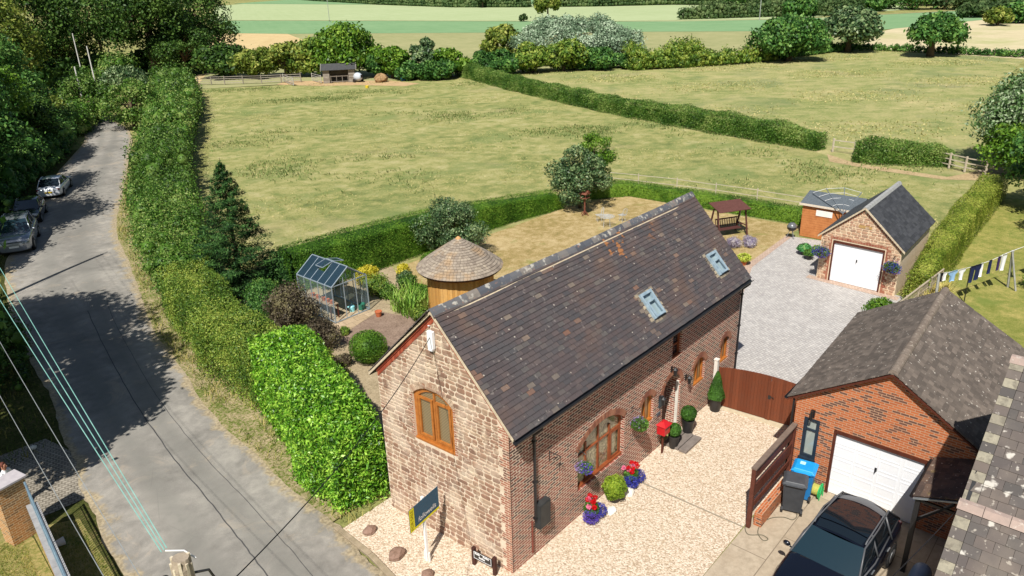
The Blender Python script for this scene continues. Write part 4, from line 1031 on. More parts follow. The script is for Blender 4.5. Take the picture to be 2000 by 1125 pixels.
for (x, z) in ((3.28, 5.06), (6.43, 7.04)):
    g = Geo()
    for k in range(22):
        y0 = yv+.02-k*.46; prof = [(-.17, -.09), (-.06, .03), (.06, .03), (.17, -.09)]
        vs = [(x+a, y, z+b) for y in (y0, y0-.45) for a, b in prof]; g.add(vs, [(0, 1, 5, 4), (1, 2, 6, 5), (2, 3, 7, 6), (0, 1, 2, 3), (4, 5, 6, 7), (0, 3, 7, 4)])
    build(g, 'ridge_tiles', RT_, nh)
g = Geo(); g.add([(1.5, -9.5, -.05), (9.3, -9.5, -.05), (9.3, -9.5, 4.75), (6.43, -9.5, 6.9), (3.3, -9.5, 4.85), (1.5, -9.5, 3.4)], [(0, 1, 2, 3, 4, 5)])
g.add([(1.5, -9.5, -.05), (1.5, -19, -.05), (1.5, -19, 3.4), (1.5, -9.5, 3.4)], [(0, 1, 2, 3)]); g.add([(9.3, -9.5, -.05), (9.3, -19, -.05), (9.3, -19, 4.75), (9.3, -9.5, 4.75)], [(3, 2, 1, 0)])
build(g, 'brick_wall', brickmat('dark brick', '6e4032', '5a352c', '40302c', '8d7a68'), nh)
g = Geo(); g.b2(6.2, 6.7, -12.6, -12.1, 6.9, 8.1); g.b2(6.15, 6.75, -12.65, -12.05, 8.1, 8.2); build(g, 'chimney', M['brickN'], nh)
g = Geo(); g.tube([(1.0, -9.42, 3.0), (3.2, -9.42, 4.88), (6.4, -9.42, 6.86)], .05, 4); build(g, 'bargeboard', M['black'], nh)
# lean-to canopy between the house and the garage door
lt = thing('lean_to_canopy', 'small lean-to porch roof of dark tiles between the white garage door and the corner house', 'canopy', (7.6, -8.6, 0))
g = Geo(); tiles(g, Vector((8.72, -8.0, 2.50)), (-1, 0, 0), (0, -1.3, .46), 2.14, 1.38, .2, .16, .016, .014, 31)
q = [Vector(p) for p in ((8.72, -8.0, 2.47), (6.58, -8.0, 2.47), (6.58, -9.3, 2.93), (8.72, -9.3, 2.93))]; g.add(q+[p-Vector((0, 0, .07)) for p in q], [(0, 1, 2, 3), (7, 6, 5, 4), (0, 4, 5, 1), (1, 5, 6, 2), (2, 6, 7, 3), (3, 7, 4, 0)])
build(g, 'roof', island('dull brown tile', [(0, '4b3f3a'), (.5, '5e4d45'), (1, '6f5a4d')], .9, 8, None, [(3, .6, .7, '8c7a4a', .5), (12, .66, .7, 'c0b8aa', .6)]), lt)
g = Geo()
g.b2(6.66, 6.78, -8.16, -8.04, 0, 2.38)
build(g, 'post', M['black'], lt)
for (P, Q) in (((6.72, -8.1, 1.7), (6.72, -8.9, 2.6)), ((6.72, -8.06, 2.36), (6.72, -9.4, 2.36))):
    g = Geo(); g.tube([P, Q], .045, 4); build(g, 'brace', M['black'], lt)
g = Geo(); g.b2(6.56, 6.6, -9.3, -8.0, 2.56, 2.62) if False else g.tube([(6.57, -8.0, 2.45), (6.57, -9.28, 2.90)], .03, 4); build(g, 'fascia', M['steel'], lt)
g = Geo(); halfpipe(g, 6.6, 8.7, -7.95, 2.47, .05); build(g, 'gutter', M['black'], lt)
# --- stone garage with dark slates
sg = thing('stone_garage', 'small stone garage with dark slate roof and plain white up-and-over door', 'garage', (26.1, -.5, 0))
TR = lambda x, y, z: (26.1+(x)*1.0+(y+.45)*.055, y-.02+x*.02, z)
smp = lambda u, v, d: TR(d, u, v)
Y0, Y1, ZE, ZR, YM = -2.42, 1.50, 2.45, 4.10, -.46
g = Geo(); wallpanel(g, [(Y0, -.05), (-1.66, -.05), (-1.66, 2.22), (.88, 2.22), (.88, -.05), (Y1, -.05), (Y1, ZE), (YM, ZR-.03), (Y0, ZE)], [], smp, .2)
for a, b in (((-1.66, -.05), (-1.66, 2.22)), ((-1.66, 2.22), (.88, 2.22)), ((.88, 2.22), (.88, -.05))): g.add([smp(*a, 0), smp(*b, 0), smp(*b, .2), smp(*a, .2)], [(0, 1, 2, 3)])
g.add([TR(0, Y1, -.05), TR(5.7, Y1, -.05), TR(5.7, Y1, ZE), TR(0, Y1, ZE)], [(0, 1, 2, 3)]); g.add([TR(0, Y0, -.05), TR(5.7, Y0, -.05), TR(5.7, Y0, ZE), TR(0, Y0, ZE)], [(3, 2, 1, 0)])
g.add([TR(5.7, Y0, -.05), TR(5.7, Y1, -.05), TR(5.7, Y1, ZE), TR(5.7, YM, ZR-.03), TR(5.7, Y0, ZE)], [(0, 1, 2, 3, 4)])
sw = build(g, 'stone_wall', simple('pale mortar', 'cdb79a', 'dfcbb0', 6, .95, bump=.5), sg)
sA = (ZR-ZE)/(Y1-YM)
g = Geo(); stones(g, Y0+.02, Y1-.02, 0, ZR, [(sA, 1, ZE+sA*Y1-.2), (-sA, 1, ZE-sA*Y0-.2), (-1, 0, -Y0-.01), (1, 0, Y1-.01)], [(-1.78, 1.0, -.1, 2.36)], smp, .1, .2, .16, .34, .03, .02, 9)
build(g, 'stone_face', island('pink and buff rubble', [(0, 'a97c64'), (.3, 'c09a7c'), (.55, 'b58b70'), (.8, 'd0b292'), (1, '9a7560')], .9, 9, (.3, .25, .2), [(5, .58, .7, 'e0cfb4', .5)], .5), sw)
g = Geo()
for k in range(15):
    for (a, s) in ((-1.72, -1), (.94, 1)):
        wq = .12 if k % 2 else .22; u = a+(s*wq if s < 0 else 0); qbox(g, smp, min(a, a+s*wq), max(a, a+s*wq), k*.155, k*.155+.145, -.016, .03)
for k in range(21): qbox(g, smp, -1.78+k*.135, -1.78+k*.135+.122, 2.29, 2.44, -.016, .03)
for y0, y1, sg_ in ((Y0+.02, YM-.04, 1), (YM+.04, Y1-.02, -1)):
    for k in range(17):
        y = y0+(y1-y0)*k/17; z = (ZE+sA*(y-Y0) if sg_ > 0 else ZE+sA*(Y1-y)); qbox(g, smp, y, y+.07, z-.17, z-.07, -.035, .02)
build(g, 'brick_dressings', island('dressing brick', [(0, '9a5844'), (1, 'b47a60')], .9, 20), sw)
garage_door(sg, smp, -1.66, .88, 2.17, False)
def q3(g, P, Q): 
    g.add(P+Q, [(0, 1, 2, 3), (7, 6, 5, 4), (0, 4, 5, 1), (1, 5, 6, 2), (2, 6, 7, 3), (3, 7, 4, 0)])
g = Geo(); gu = Geo()
for s, ye in ((1, Y1), (-1, Y0)):
    oh = .16; a = Vector(TR(-.12, ye+s*oh, ZE-sA*oh+.05)); b = Vector(TR(5.9, ye+s*oh, ZE-sA*oh+.05)); r1 = Vector(TR(-.12, YM, ZR+.06)); r2 = Vector(TR(5.9, YM, ZR+.06))
    sl(g, a, b, r1, r2, .25, .18, 40+s, th=.01, lip=.009, jit=.003)
    q3(gu, [p-Vector((0, 0, .012)) for p in (a, b, r2, r1)], [p-Vector((0, 0, .05)) for p in (a, b, r2, r1)])
rf = build(g, 'roof', M['slate'], sg); build(gu, 'roof_boarding', M['bframe'], rf)
g = Geo()
for s, ye in ((1, Y1), (-1, Y0)):
    for k in range(14):
        t0, t1 = k/14, (k+.97)/14; f_ = lambda t, dx, dz: TR(-.15+dx, ye+s*.16+(YM-ye-s*.16)*t, ZE-sA*.16+(ZR+.06-ZE+sA*.16)*t+dz)
        q3(g, [f_(t0, 0, -.05), f_(t1, 0, -.05), f_(t1, .05, -.05), f_(t0, .05, -.05)], [f_(t0, 0, .05), f_(t1, 0, .05), f_(t1, .05, .05), f_(t0, .05, .05)])
build(g, 'verge_trim', M['verge'], rf)
g = Geo(); r1, r2 = Vector(TR(-.14, YM, ZR+.09)), Vector(TR(5.92, YM, ZR+.09))
for k in range(14):
    a = r1.lerp(r2, k/14+.002); b = r1.lerp(r2, (k+1)/14-.002); prof = [(-.15, -.1), (-.07, .03), (.07, .03), (.15, -.1)]
    g.add([(p.x, p.y+y, p.z+z) for p in (a, b) for y, z in prof], [(0, 1, 5, 4), (1, 2, 6, 5), (2, 3, 7, 6), (0, 1, 2, 3), (4, 5, 6, 7)])
build(g, 'ridge_tiles', simple('grey ridge', '8d8e8e', 'a5a6a4', 5, .9), rf)
g = Geo(); c = TR(-.02, YM, 3.2); qbox(g, smp, YM-.42, YM+.2, 3.12, 3.26, -.022, .01); build(g, 'oak_lintel', simple('weathered oak', 'a5824f', 'b89763', 8, .8), sw)
# --- timber shed with felt roof beside it
sh = thing('timber_shed', 'orange timber shed with grey felt roof and white notice board, behind the stone garage', 'shed', (33.4, 3.4, 0))
sm = simple('orange shiplap', 'a8683a', 'c07f4c', 3, .8)
g = Geo(); X0, X1, SY0, SY1 = 32.35, 34.9, 1.7, 4.78
for (x, a, b) in ((X0, 2.05, 2.05),):
    for k in range(14): g.b2(X0-.012, X0+.03, SY0, SY1, k*.146, k*.146+.138)
for (y, s) in ((SY0, -1), (SY1, 1)):
    g.add([(X0+.02, y, 0), (X1, y, 0), (X1, y, 2.0), ((X0+X1)/2, y, 2.42), (X0+.02, y, 2.04)], [(0, 1, 2, 3, 4)])
g.b2(X1-.02, X1, SY0, SY1, 0, 2.0)
build(g, 'boarding', sm, sh)
g = Geo()
for (xa, za, xb, zb) in ((X0-.15, 2.03, (X0+X1)/2, 2.5), (X1+.15, 1.98, (X0+X1)/2, 2.5)):
    q3(g, [(xa, SY0-.12, za), (xa, SY1+.15, za), (xb, SY1+.15, zb), (xb, SY0-.12, zb)], [(xa, SY0-.12, za+.04), (xa, SY1+.15, za+.04), (xb, SY1+.15, zb+.04), (xb, SY0-.12, zb+.04)])
build(g, 'roof', simple('mineral felt', '4f565c', '626a70', 9, .95, bump=.3, bscale=80), sh)
g = Geo(); g.b2(X0-.18, X0-.15, SY0-.14, SY1+.17, 1.96, 2.085); build(g, 'fascia', simple('pale fascia', 'c9bcaa', 'd8cdbc', 6, .8), sh)
g = Geo(); g.b2(X0-.045, X0-.013, 3.0, 3.95, 1.42, 1.78); nb = build(g, 'notice_board', simple('white board', 'e5ddd4', 'efe9e2', 4, .7), sh)
# --- rotary airer leaning above it
ra = thing('rotary_airer', 'folded-out rotary washing line standing against the timber shed roof', 'washing line', (31.9, 3.1, 0))
hub = Vector((31.75, 2.25, 1.98)); g = Geo(); g.tube([(31.75, 2.25, 0), tuple(hub)], .022, 8); build(g, 'pole', M['steel'], ra)
tips = [Vector((33.2, 4.6, 2.52)), Vector((34.0, 4.1, 2.68)), Vector((34.5, 3.2, 2.75)), Vector((34.2, 2.1, 2.7))]
for t_ in tips: g = Geo(); g.tube([hub, t_], .026, 6); build(g, 'arm', M['steel'], ra)
for f_ in (.35, .6, .8, 1):
    g = Geo(); g.tube([hub.lerp(t_, f_) for t_ in tips], .013, 4); build(g, 'cord', M['white'], ra)
# --- round thatch-shaped summerhouse
gz = thing('summerhouse', 'round summerhouse with conical cedar shingle roof and golden board walls', 'summerhouse', (12.15, 13.85, 0))
cx, cy = 12.15, 13.85
g = Geo(); rr = random.Random(5); NR = 17; RO, ZO, ZT = 2.12, 2.13, 3.60
for j in range(NR):
    t0, t1 = j/NR, (j+1.35)/NR; r0 = RO*(1-t0); r1 = RO*max(0.02, 1-t1); z0 = ZO+(ZT-ZO)*(t0**.92); z1 = ZO+(ZT-ZO)*min(1, t1)**.92
    n = max(7, int(2*math.pi*r0/.17)); a0 = rr.random()
    for k in range(n):
        a, b = a0+2*math.pi*(k+.03)/n, a0+2*math.pi*(k+.97)/n; h = .05+rr.uniform(0, .006)
        P = lambda r, a_, z: (cx+r*math.cos(a_), cy+r*math.sin(a_), z)
        g.add([P(r0, a, z0+h-.02), P(r0, b, z0+h-.02), P(r0, b, z0+h), P(r0, a, z0+h), P(r1, a, z1+.01), P(r1, b, z1+.01)], [(0, 1, 2, 3), (3, 2, 5, 4), (0, 3, 4), (1, 5, 2)])
gzr = build(g, 'roof', island('weathered cedar shingle', [(0, '82766a'), (.3, '968a7c'), (.6, 'a89c8c'), (.85, '8a7e72'), (1, 'b3a692')], .9, 5, (.2, .17, .14), [(1.1, .56, .68, 'b08a58', .4), (2.5, .55, .7, '6f6358', .5)], .5), gz)
g = Geo(); g.lathe((cx, cy, 0), [(RO-.02, ZO-.02), (RO-.1, ZO-.1), (1.5, ZO+.2), (.02, ZT-.15)], 28); build(g, 'roof_lining', M['bframe'], gzr)
g = Geo(); g.lathe((cx, cy, 0), [(.001, ZT+.07), (.11, ZT-.01), (.15, ZT-.07)], 12); build(g, 'finial', simple('cedar cap', 'b5895a', 'c79a68', 5, .8), gzr)
g = Geo(); RW = 1.62
for k in range(50):
    a = R_(105)+k*R_(4.4); b = a+R_(4.2); P = lambda r, a_, z: (cx+r*math.cos(a_), cy+r*math.sin(a_), z); rj = RW+.012*(k % 2)
    q3(g, [P(rj, a, 0), P(rj, b, 0), P(rj-.03, b, 0), P(rj-.03, a, 0)], [P(rj, a, 2.2), P(rj, b, 2.2), P(rj-.03, b, 2.2), P(rj-.03, a, 2.2)])
build(g, 'board_wall', island('golden boards', [(0, 'b88542'), (.5, 'cd9a52'), (1, 'd9a963')], .75, 6, (.3, .2, .1)), gz)
for d in (-30, 20, 65):
    g = Geo(); a = R_(d); g.tube([(cx+RW*math.cos(a), cy+RW*math.sin(a), 0), (cx+RW*math.cos(a), cy+RW*math.sin(a), 2.25)], .05, 6); build(g, 'post', M['bframe'], gz)
g = Geo(); g.lathe((cx, cy, 0), [(1.7, 0), (1.7, .06), (.001, .06)], 28); build(g, 'floor', simple('deck boards', '7a6248', '927757', 4, .8), gz)
# --- greenhouse
gh = thing('greenhouse', 'small aluminium greenhouse with open roof vents, behind the laurel hedge', 'greenhouse', (7.95, 18.6, 0))
al = simple('aluminium glazing bars', '8fa0ab', 'aebac2', 10, .4, .6, metal=.3); XA, XB, YA, YB, EZ, RZ = 6.95, 9.0, 17.2, 20.0, 1.86, 2.60; XM = (XA+XB)/2
g = Geo(); bar = lambda p, q, r=.022: g.tube([p, q], r, 4)
for y in (YA, YB):
    bar((XA, y, 0), (XA, y, EZ), .03); bar((XB, y, 0), (XB, y, EZ), .03); bar((XA, y, EZ), (XM, y, RZ), .03); bar((XB, y, EZ), (XM, y, RZ), .03); bar((XA, y, .04), (XB, y, .04), .03)
for x in (XA+.68, XA+1.37): bar((x, YA, 0), (x, YA, EZ+.3)); bar((x, YB, 0), (x, YB, EZ+.3))
for x in (XA, XB): bar((x, YA, EZ), (x, YB, EZ), .035); bar((x, YA, .04), (x, YB, .04), .03)
bar((XM, YA, RZ), (XM, YB, RZ), .035); bar((XA, YA, EZ), (XB, YA, EZ), .025)
for k in range(1, 5):
    y = YA+(YB-YA)*k/5
    for x in (XA, XB): bar((x, y, 0), (x, y, EZ)); bar((x, y, EZ), (XM, y, RZ))
build(g, 'frame', al, gh)
gt = NT('horticultural glass'); gt.fin((.35, .45, .5), .03, .6); tb = gt.n('ShaderNodeBsdfTransparent', {0: (.93, .96, .97, 1)}); fr = gt.n('ShaderNodeFresnel', {0: 1.5})
mx = gt.n('ShaderNodeMixShader', {0: gt.math('ADD', gt.math('MULTIPLY', fr.outputs[0], .15), .02), 1: tb.outputs[0], 2: gt.b.outputs[0]}); gt.t.links.new(mx.outputs[0], gt.out.inputs[0]); M['ghglass'] = gt.m
gb = NT('blue tinted roof glass'); gb.fin((.03, .06, .09), .04, .8); tb = gb.n('ShaderNodeBsdfTransparent', {0: (.42, .55, .62, 1)})
mx = gb.n('ShaderNodeMixShader', {0: .62, 1: tb.outputs[0], 2: gb.b.outputs[0]}); gb.t.links.new(mx.outputs[0], gb.out.inputs[0])
g = Geo()
for k in range(5):
    y0, y1 = YA+(YB-YA)*k/5+.02, YA+(YB-YA)*(k+1)/5-.02
    for s, x in ((0, XA), (1, XB)):
        a = .0 if k != 2 else .0; top = 1 if k != 2 else .5
        q = [(x, y0, EZ+.012), (x, y1, EZ+.012), (x+(XM-x)*top, y1, EZ+(RZ-EZ)*top+.012), (x+(XM-x)*top, y0, EZ+(RZ-EZ)*top+.012)]
        g.add(q+[(a_, b_, c_-.006) for a_, b_, c_ in q], [(0, 1, 2, 3), (7, 6, 5, 4)])
build(g, 'roof_glass', gb.m, gh)
g = Geo()
g.add([(XA+.01, YA, .05), (XA+.01, YB, .05), (XA+.01, YB, EZ), (XA+.01, YA, EZ)], [(0, 1, 2, 3)]); g.add([(XB-.01, YA, .05), (XB-.01, YB, .05), (XB-.01, YB, EZ), (XB-.01, YA, EZ)], [(0, 1, 2, 3)])
g.add([(XA, YB-.01, .05), (XB, YB-.01, .05), (XB, YB-.01, EZ), (XM, YB-.01, RZ), (XA, YB-.01, EZ)], [(0, 1, 2, 3, 4)]); g.add([(XA+1.37, YA+.01, .05), (XB, YA+.01, .05), (XB, YA+.01, EZ), (XA+1.37, YA+.01, EZ)], [(0, 1, 2, 3)])
build(g, 'side_glass', M['ghglass'], gh)
for s in (-1, 1):
    g = Geo(); y0, y1 = YA+(YB-YA)*2/5, YA+(YB-YA)*3/5; x1 = XM+s*.62; z1 = RZ-.12; P = [(XM+s*.03, y0, RZ+.03), (XM+s*.03, y1, RZ+.03), (x1, y1, z1), (x1, y0, z1)]
    for i in range(4): g.tube([P[i], P[(i+1) % 4]], .022, 4)
    v = build(g, 'roof_vent', al, gh); g = Geo(); g.add(P, [(0, 1, 2, 3)]); build(g, 'vent_glass', gb.m, v)
st = thing('staging_bench', 'wooden bench of terracotta pots inside the greenhouse', 'bench', (7.25, 18.6, 0))
g = Geo(); g.b2(7.02, 7.5, 17.6, 19.8, .74, .78); build(g, 'bench_top', simple('bench boards', '8f7a60', 'a5907a', 5, .8), st)
for (x, y) in ((7.05, 17.65), (7.47, 17.65), (7.05, 19.75), (7.47, 19.75)): g = Geo(); g.b2(x-.025, x+.025, y-.025, y+.025, 0, .738); build(g, 'leg', M['bframe'], st)
terr = simple('terracotta', 'a85a3a', 'c07048', 8, .85)
def pot(parent, x, y, z, r, h, mat, name='pot', taper=.72, soil=True):
    g = Geo(); g.lathe((x, y, z), [(r*taper*.98, 0), (r*taper, .005), (r*.97, h*.86), (r*1.05, h*.86), (r*1.05, h), (r*.92, h), (r*.9, h*.9), (.001, h*.9)], 20); return build(g, name, mat, parent, smooth=False)
for k, y in enumerate((17.8, 18.1, 18.42, 18.9, 19.3)):
    t = thing('flower_pot', ['terracotta pot nearest the greenhouse gable, on the bench', 'second terracotta pot on the greenhouse bench', 'middle terracotta pot on the greenhouse bench', 'fourth terracotta pot on the greenhouse bench', 'terracotta pot furthest back on the greenhouse bench'][k], 'pot', (7.25, y, .78), 0, 'pots on the greenhouse bench'); pot(t, 7.25, y, .78, .1, .17, terr)
t = thing('watering_can', 'pale turquoise watering can on the greenhouse floor', 'watering can', (8.35, 17.75, 0))
tq = simple('turquoise plastic', '7fc6cf', '96d6da', 5, .4, .5); g = Geo(); g.lathe((8.35, 17.75, 0), [(.001, 0), (.14, 0), (.15, .26), (.10, .32), (.001, .32)], 14); build(g, 'body', tq, t)
g = Geo(); g.tube([(8.24, 17.7, .08), (8.08, 17.6, .3), (8.0, 17.56, .4)], [.03, .022, .04], 8); build(g, 'spout', tq, t); g = Geo(); g.tube([(8.3, 17.72, .3), (8.35, 17.75, .44), (8.48, 17.8, .3), (8.5, 17.8, .1)], .015, 6); build(g, 'handle', tq, t)
g = Geo(); g.lathe((8.78, 17.55, 0), [(.16, 0), (.2, .3), (.18, .3), (.14, .03)], 16); build(g, 'bucket', simple('green plastic', '2c6a54', '37806a', 5, .5), None, label='green plastic bucket inside the greenhouse doorway', cat='bucket', world=True)
# --- field shelter
fs = thing('field_shelter', 'grey open-fronted wooden field shelter by the line of trees', 'shed', (63.8, 92.5, 0))
gw_ = island('silvered boards', [(0, '7d7468'), (.5, '948b7e'), (1, 'a39b8f')], .95, 3); a_ = math.atan2(90.6-93.8, 65.5-61.6)
def FS(u, v, z): return (61.7+u*math.cos(a_)-v*math.sin(a_), 93.3+u*math.sin(a_)+v*math.cos(a_), z)
def fbox(g, u0, u1, v0, v1, z0, z1, fn=None):
    fn = fn or FS; q3(g, [fn(u0, v0, z0), fn(u1, v0, z0), fn(u1, v1, z0), fn(u0, v1, z0)], [fn(u0, v0, z1), fn(u1, v0, z1), fn(u1, v1, z1), fn(u0, v1, z1)])
g = Geo(); W5 = 5.0
for k in range(10): fbox(g, 0, 1.0, 0, .06, k*.21, k*.21+.2); fbox(g, 4.0, W5, 0, .06, k*.21, k*.21+.2); fbox(g, 0, .06, .07, 3.2, k*.21, k*.21+.2); fbox(g, W5-.06, W5, .07, 3.2, k*.21, k*.21+.2); fbox(g, 0, W5, 3.14, 3.2, k*.21, k*.21+.2)
g.add([FS(0.03, .05, 2.1), FS(.03, 3.2, 2.1), FS(.03, 1.6, 2.75)], [(0, 1, 2)]); g.add([FS(W5-.03, .05, 2.1), FS(W5-.03, 3.2, 2.1), FS(W5-.03, 1.6, 2.75)], [(0, 1, 2)])
build(g, 'boarding', gw_, fs)
g = Geo()
for va, za, vb, zb in ((-.35, 2.02, 1.6, 2.82), (3.5, 2.02, 1.6, 2.82)): q3(g, [FS(-.25, va, za), FS(W5+.25, va, za), FS(W5+.25, vb, zb), FS(-.25, vb, zb)], [FS(-.25, va, za+.06), FS(W5+.25, va, za+.06), FS(W5+.25, vb, zb+.06), FS(-.25, vb, zb+.06)])
build(g, 'roof', simple('dark felt', '3e3f40', '4f5050', 3, .9), fs)
g = Geo()
for u in (-.3, W5+.27): q3(g, [FS(u, -.38, 1.95), FS(u+.04, -.38, 1.95), FS(u+.04, 1.6, 2.77), FS(u, 1.6, 2.77)], [FS(u, -.38, 2.12), FS(u+.04, -.38, 2.12), FS(u+.04, 1.6, 2.94), FS(u, 1.6, 2.94)])
build(g, 'bargeboard', simple('pale boards', 'b5ada0', 'c6beb2', 4, .9), fs)
g = Geo()
for k in range(4): fbox(g, 1.15+k*.9, 1.22+k*.9, -.02, .04, 0, 1.15)
fbox(g, 1.1, 3.95, -.03, .03, 1.0, 1.1); fbox(g, 1.1, 3.95, -.03, .03, .2, .28)
build(g, 'half_door', gw_, fs)
# ================================================================== OBJECTS ROUND THE HOUSE
# --- double gate
gt_ = thing('driveway_gate', 'brown boarded double gate between the barn and the brick garage', 'gate', (11.5, -2, 0))
ga, gb_ = Vector((11.38, -.28, 0)), Vector((11.72, -3.95, 0)); gd = (gb_-ga).normalized(); gn = Vector((gd.y, -gd.x, 0)); GL = (gb_-ga).length
def GT(u, v, z): p = ga+gd*u+gn*v; return (p.x, p.y, z)
mg = island('red brown stained boards', [(0, '62301b'), (.5, '6e3820'), (1, '783f26')], .6, 4, (.12, .05, .03), spec=.3)
for s in (0, 1):
    g = Geo(); u0, u1 = (.02, 1.928) if s == 0 else (1.934, GL-.02); n = 17
    for k in range(n):
        a, b = u0+(u1-u0)*(k+.02)/n, u0+(u1-u0)*(k+.98)/n; t = ((a+b)/2)/GL; top = 1.60+.20*math.sin(math.pi*min(1, max(0, t)))**.8
        q3(g, [GT(a, 0, .05), GT(b, 0, .05), GT(b, .03, .05), GT(a, .03, .05)], [GT(a, 0, top), GT(b, 0, top), GT(b, .03, top), GT(a, .03, top)])
    leaf_ = build(g, 'gate_leaf', mg, gt_)
    g = Geo()
    for z in (.25, .95, 1.45): q3(g, [GT(u0, -.045, z), GT(u1, -.045, z), GT(u1, -.002, z), GT(u0, -.002, z)], [GT(u0, -.045, z+.1), GT(u1, -.045, z+.1), GT(u1, -.002, z+.1), GT(u0, -.002, z+.1)])
    for (e0, e1) in ((u0, u0+.08), (u1-.08, u1)): q3(g, [GT(e0, .031, .04), GT(e1, .031, .04), GT(e1, .06, .04), GT(e0, .06, .04)], [GT(e0, .031, 1.62), GT(e1, .031, 1.62), GT(e1, .06, 1.62), GT(e0, .06, 1.62)])
    build(g, 'rail', mg, leaf_)
g = Geo(); q3(g, [GT(1.93-.05, .031, .9), GT(1.93+.05, .031, .9), GT(1.93+.05, .07, .9), GT(1.88, .07, .9)], [GT(1.88, .031, 1.05), GT(1.98, .031, 1.05), GT(1.98, .07, 1.05), GT(1.88, .07, 1.05)]); g.tube([GT(1.95, .06, 1.0), GT(2.1, .09, 1.0)], .012, 6)
build(g, 'latch', M['black'], gt_)
g = Geo(); g.b2(11.29, 11.42, -.24, -.11, 0, 1.88); g.b2(11.27, 11.44, -.26, -.09, 1.88, 1.92); build(g, 'gate_post', simple('white post', 'd5cec2', 'e6e0d6', 5, .7), None, label='white post holding the gate against the barn wall', cat='post')
# --- potted plants along the front
M['box'] = leafmat('box leaves', '2b4a18', '3d6422', '52802e'); M['boxy'] = leafmat('yellow green leaves', '5d7a1e', '7f9a2a', 'a3b53c')
M['green'] = leafmat('mid green leaves', '35551f', '4a7029', '668c38')
M['blackpot'] = simple('black glazed planter', '1c1b1c', '2b2a2b', 4, .45, .5)
def petals(parent, c, r, col, n, name, size=.05, squash=.7, seed=0):
    P = np.array(c)+rdir(n)*r*rng.uniform(.7, 1.05, (n, 1))*np.array([1, 1, squash]); return leafmesh(name, P, P-np.array(c), size, col, parent, .9, .7)
def flo(name, c): return leafmat(name, c, c, c, .6, .2, .2)
F = {k: flo(k+' petals', v) for k, v in dict(red='c4161c', pink='e2799a', blue='3a3f9c', violet='5a46a8', lilac='9a86b4', white='e8e6e0', yellow='d9c52c').items()}
def standard_pot(label, x, y, r, h, kind):
    t = thing('potted_topiary' if kind != 'cone' else 'potted_conifer', label, 'potted plant', (x, y, 0), 0, 'black planters by the front door' if kind != 'cone' else None)
    pot(t, x, y, 0, r, h, M['blackpot'], taper=.75)
    if kind == 'ball':
        n = 3500; d = rdir(n); rr_ = r*1.25; P = np.array([x, y, h+rr_*.85])+d*rr_*rng.uniform(.86, 1.03, (n, 1)); gg = Geo(); gg.ball((x, y, h+rr_*.85), rr_*.85, 12); leafmesh('topiary_ball', P, d, .045, M['box'], t, .6, .7, extra=gg)
    else:
        n = 6000; z = rng.random(n)**1.3; a = rng.random(n)*6.283; q = (1-z)**.8*r*1.35*(.85+.2*np.sin(a*5+z*9)*.4)+.03; P = np.stack([x+q*np.cos(a), y+q*np.sin(a), h-.05+z*1.05], 1); N = np.stack([np.cos(a), np.sin(a), np.full(n, .3)], 1)
        gg = Geo(); gg.lathe((x, y, h-.05), [(r*1.15, 0), (r*.8, .45), (.02, .95)], 12); leafmesh('conifer_cone', P, N, .05, M['box'], t, .5, .8, extra=gg)
    return t
standard_pot('clipped box ball in a black planter, left of the door beside the red post box', 7.95, -.42, .19, .50, 'ball')
standard_pot('larger clipped box ball in a black planter, right of the front door', 9.0, -.38, .22, .60, 'ball')
standard_pot('black planter with a tall green conifer cone, beside the brown gate', 11.0, -.42, .24, .62, 'cone')
t = thing('box_bush', 'loose round yellow green box bush in a small black pot under the big window', 'potted plant', (4.32, -.42, 0)); pot(t, 4.32, -.42, 0, .22, .26, M['blackpot'])
d = rdir(4200); rr_ = .36*(1+.15*np.sin(d[:, 0:1]*7)*np.sin(d[:, 2:3]*6)); P = np.array([4.32, -.42, .50])+d*rr_*rng.uniform(.8, 1.06, (4200, 1)); gg = Geo(); gg.ball((4.32, -.42, .50), .28, 10)
leafmesh('foliage', P, d, .05, M['boxy'], t, .6, .9, extra=gg)
def flowerpot(label, x, y, seed):
    t = thing('flower_pot', label, 'potted flowers', (x, y, 0), 0, 'geranium pots under the big window'); pot(t, x, y, 0, .22, .28, M['blackpot'])
    n = 1500; d = rdir(n); d[:, 2] = abs(d[:, 2]); P = np.array([x, y, .3])+d*np.array([.25, .25, .3])*rng.uniform(.4, 1, (n, 1)); leafmesh('foliage', P, d, .06, M['green'], t, .8, .9)
    rr = random.Random(seed)
    for sx in (-1, 1): petals(t, (x+sx*.2, y-.12, .24), .25, F['blue'] if sx > 0 or seed == 2 else F['violet'], 900, 'trailing_lobelia', .035, .85)
    for k in range(10):
        a = rr.uniform(0, 6.28); q = rr.uniform(.03, .27); petals(t, (x+q*math.cos(a), y+q*math.sin(a), .60+rr.uniform(-.05, .08)), .075, F['red'] if k < 6 else F['pink'], 90, 'geranium_head', .045, .8)
flowerpot('pot of red and pink geraniums over dark blue lobelia, nearest the corner of the barn', 3.2, -.35, 1)
flowerpot('pot of red geraniums over blue lobelia at the right end of the big window', 5.35, -.36, 2)
def rock(label, x, y, s, mat, seed, name='boulder', cat='stone', group=None, sz=.6):
    g = Geo(); g.ball((0, 0, s*sz*.55), s, 10, jit=.14, sc=(1, .8, sz), seed=seed); g.v = [(a+x, b+y, max(c, -.02)) for a, b, c in g.v]; o = build(g, name, mat, None, smooth=False, label=label, cat=cat, group=group, world=False); return o
wr = simple('white painted stone', 'd9d2c4', 'ece6da', 6, .9, bump=.4); br = simple('brown sandstone', '7b6252', '93786a', 5, .95, bump=.6)
rock('white painted stone between the first geranium pot and the yellow green bush', 3.78, -.66, .19, wr, 3, group='white stones under the window'); rock('white painted stone between the yellow green bush and the second geranium pot', 4.86, -.62, .2, wr, 4, group='white stones under the window')
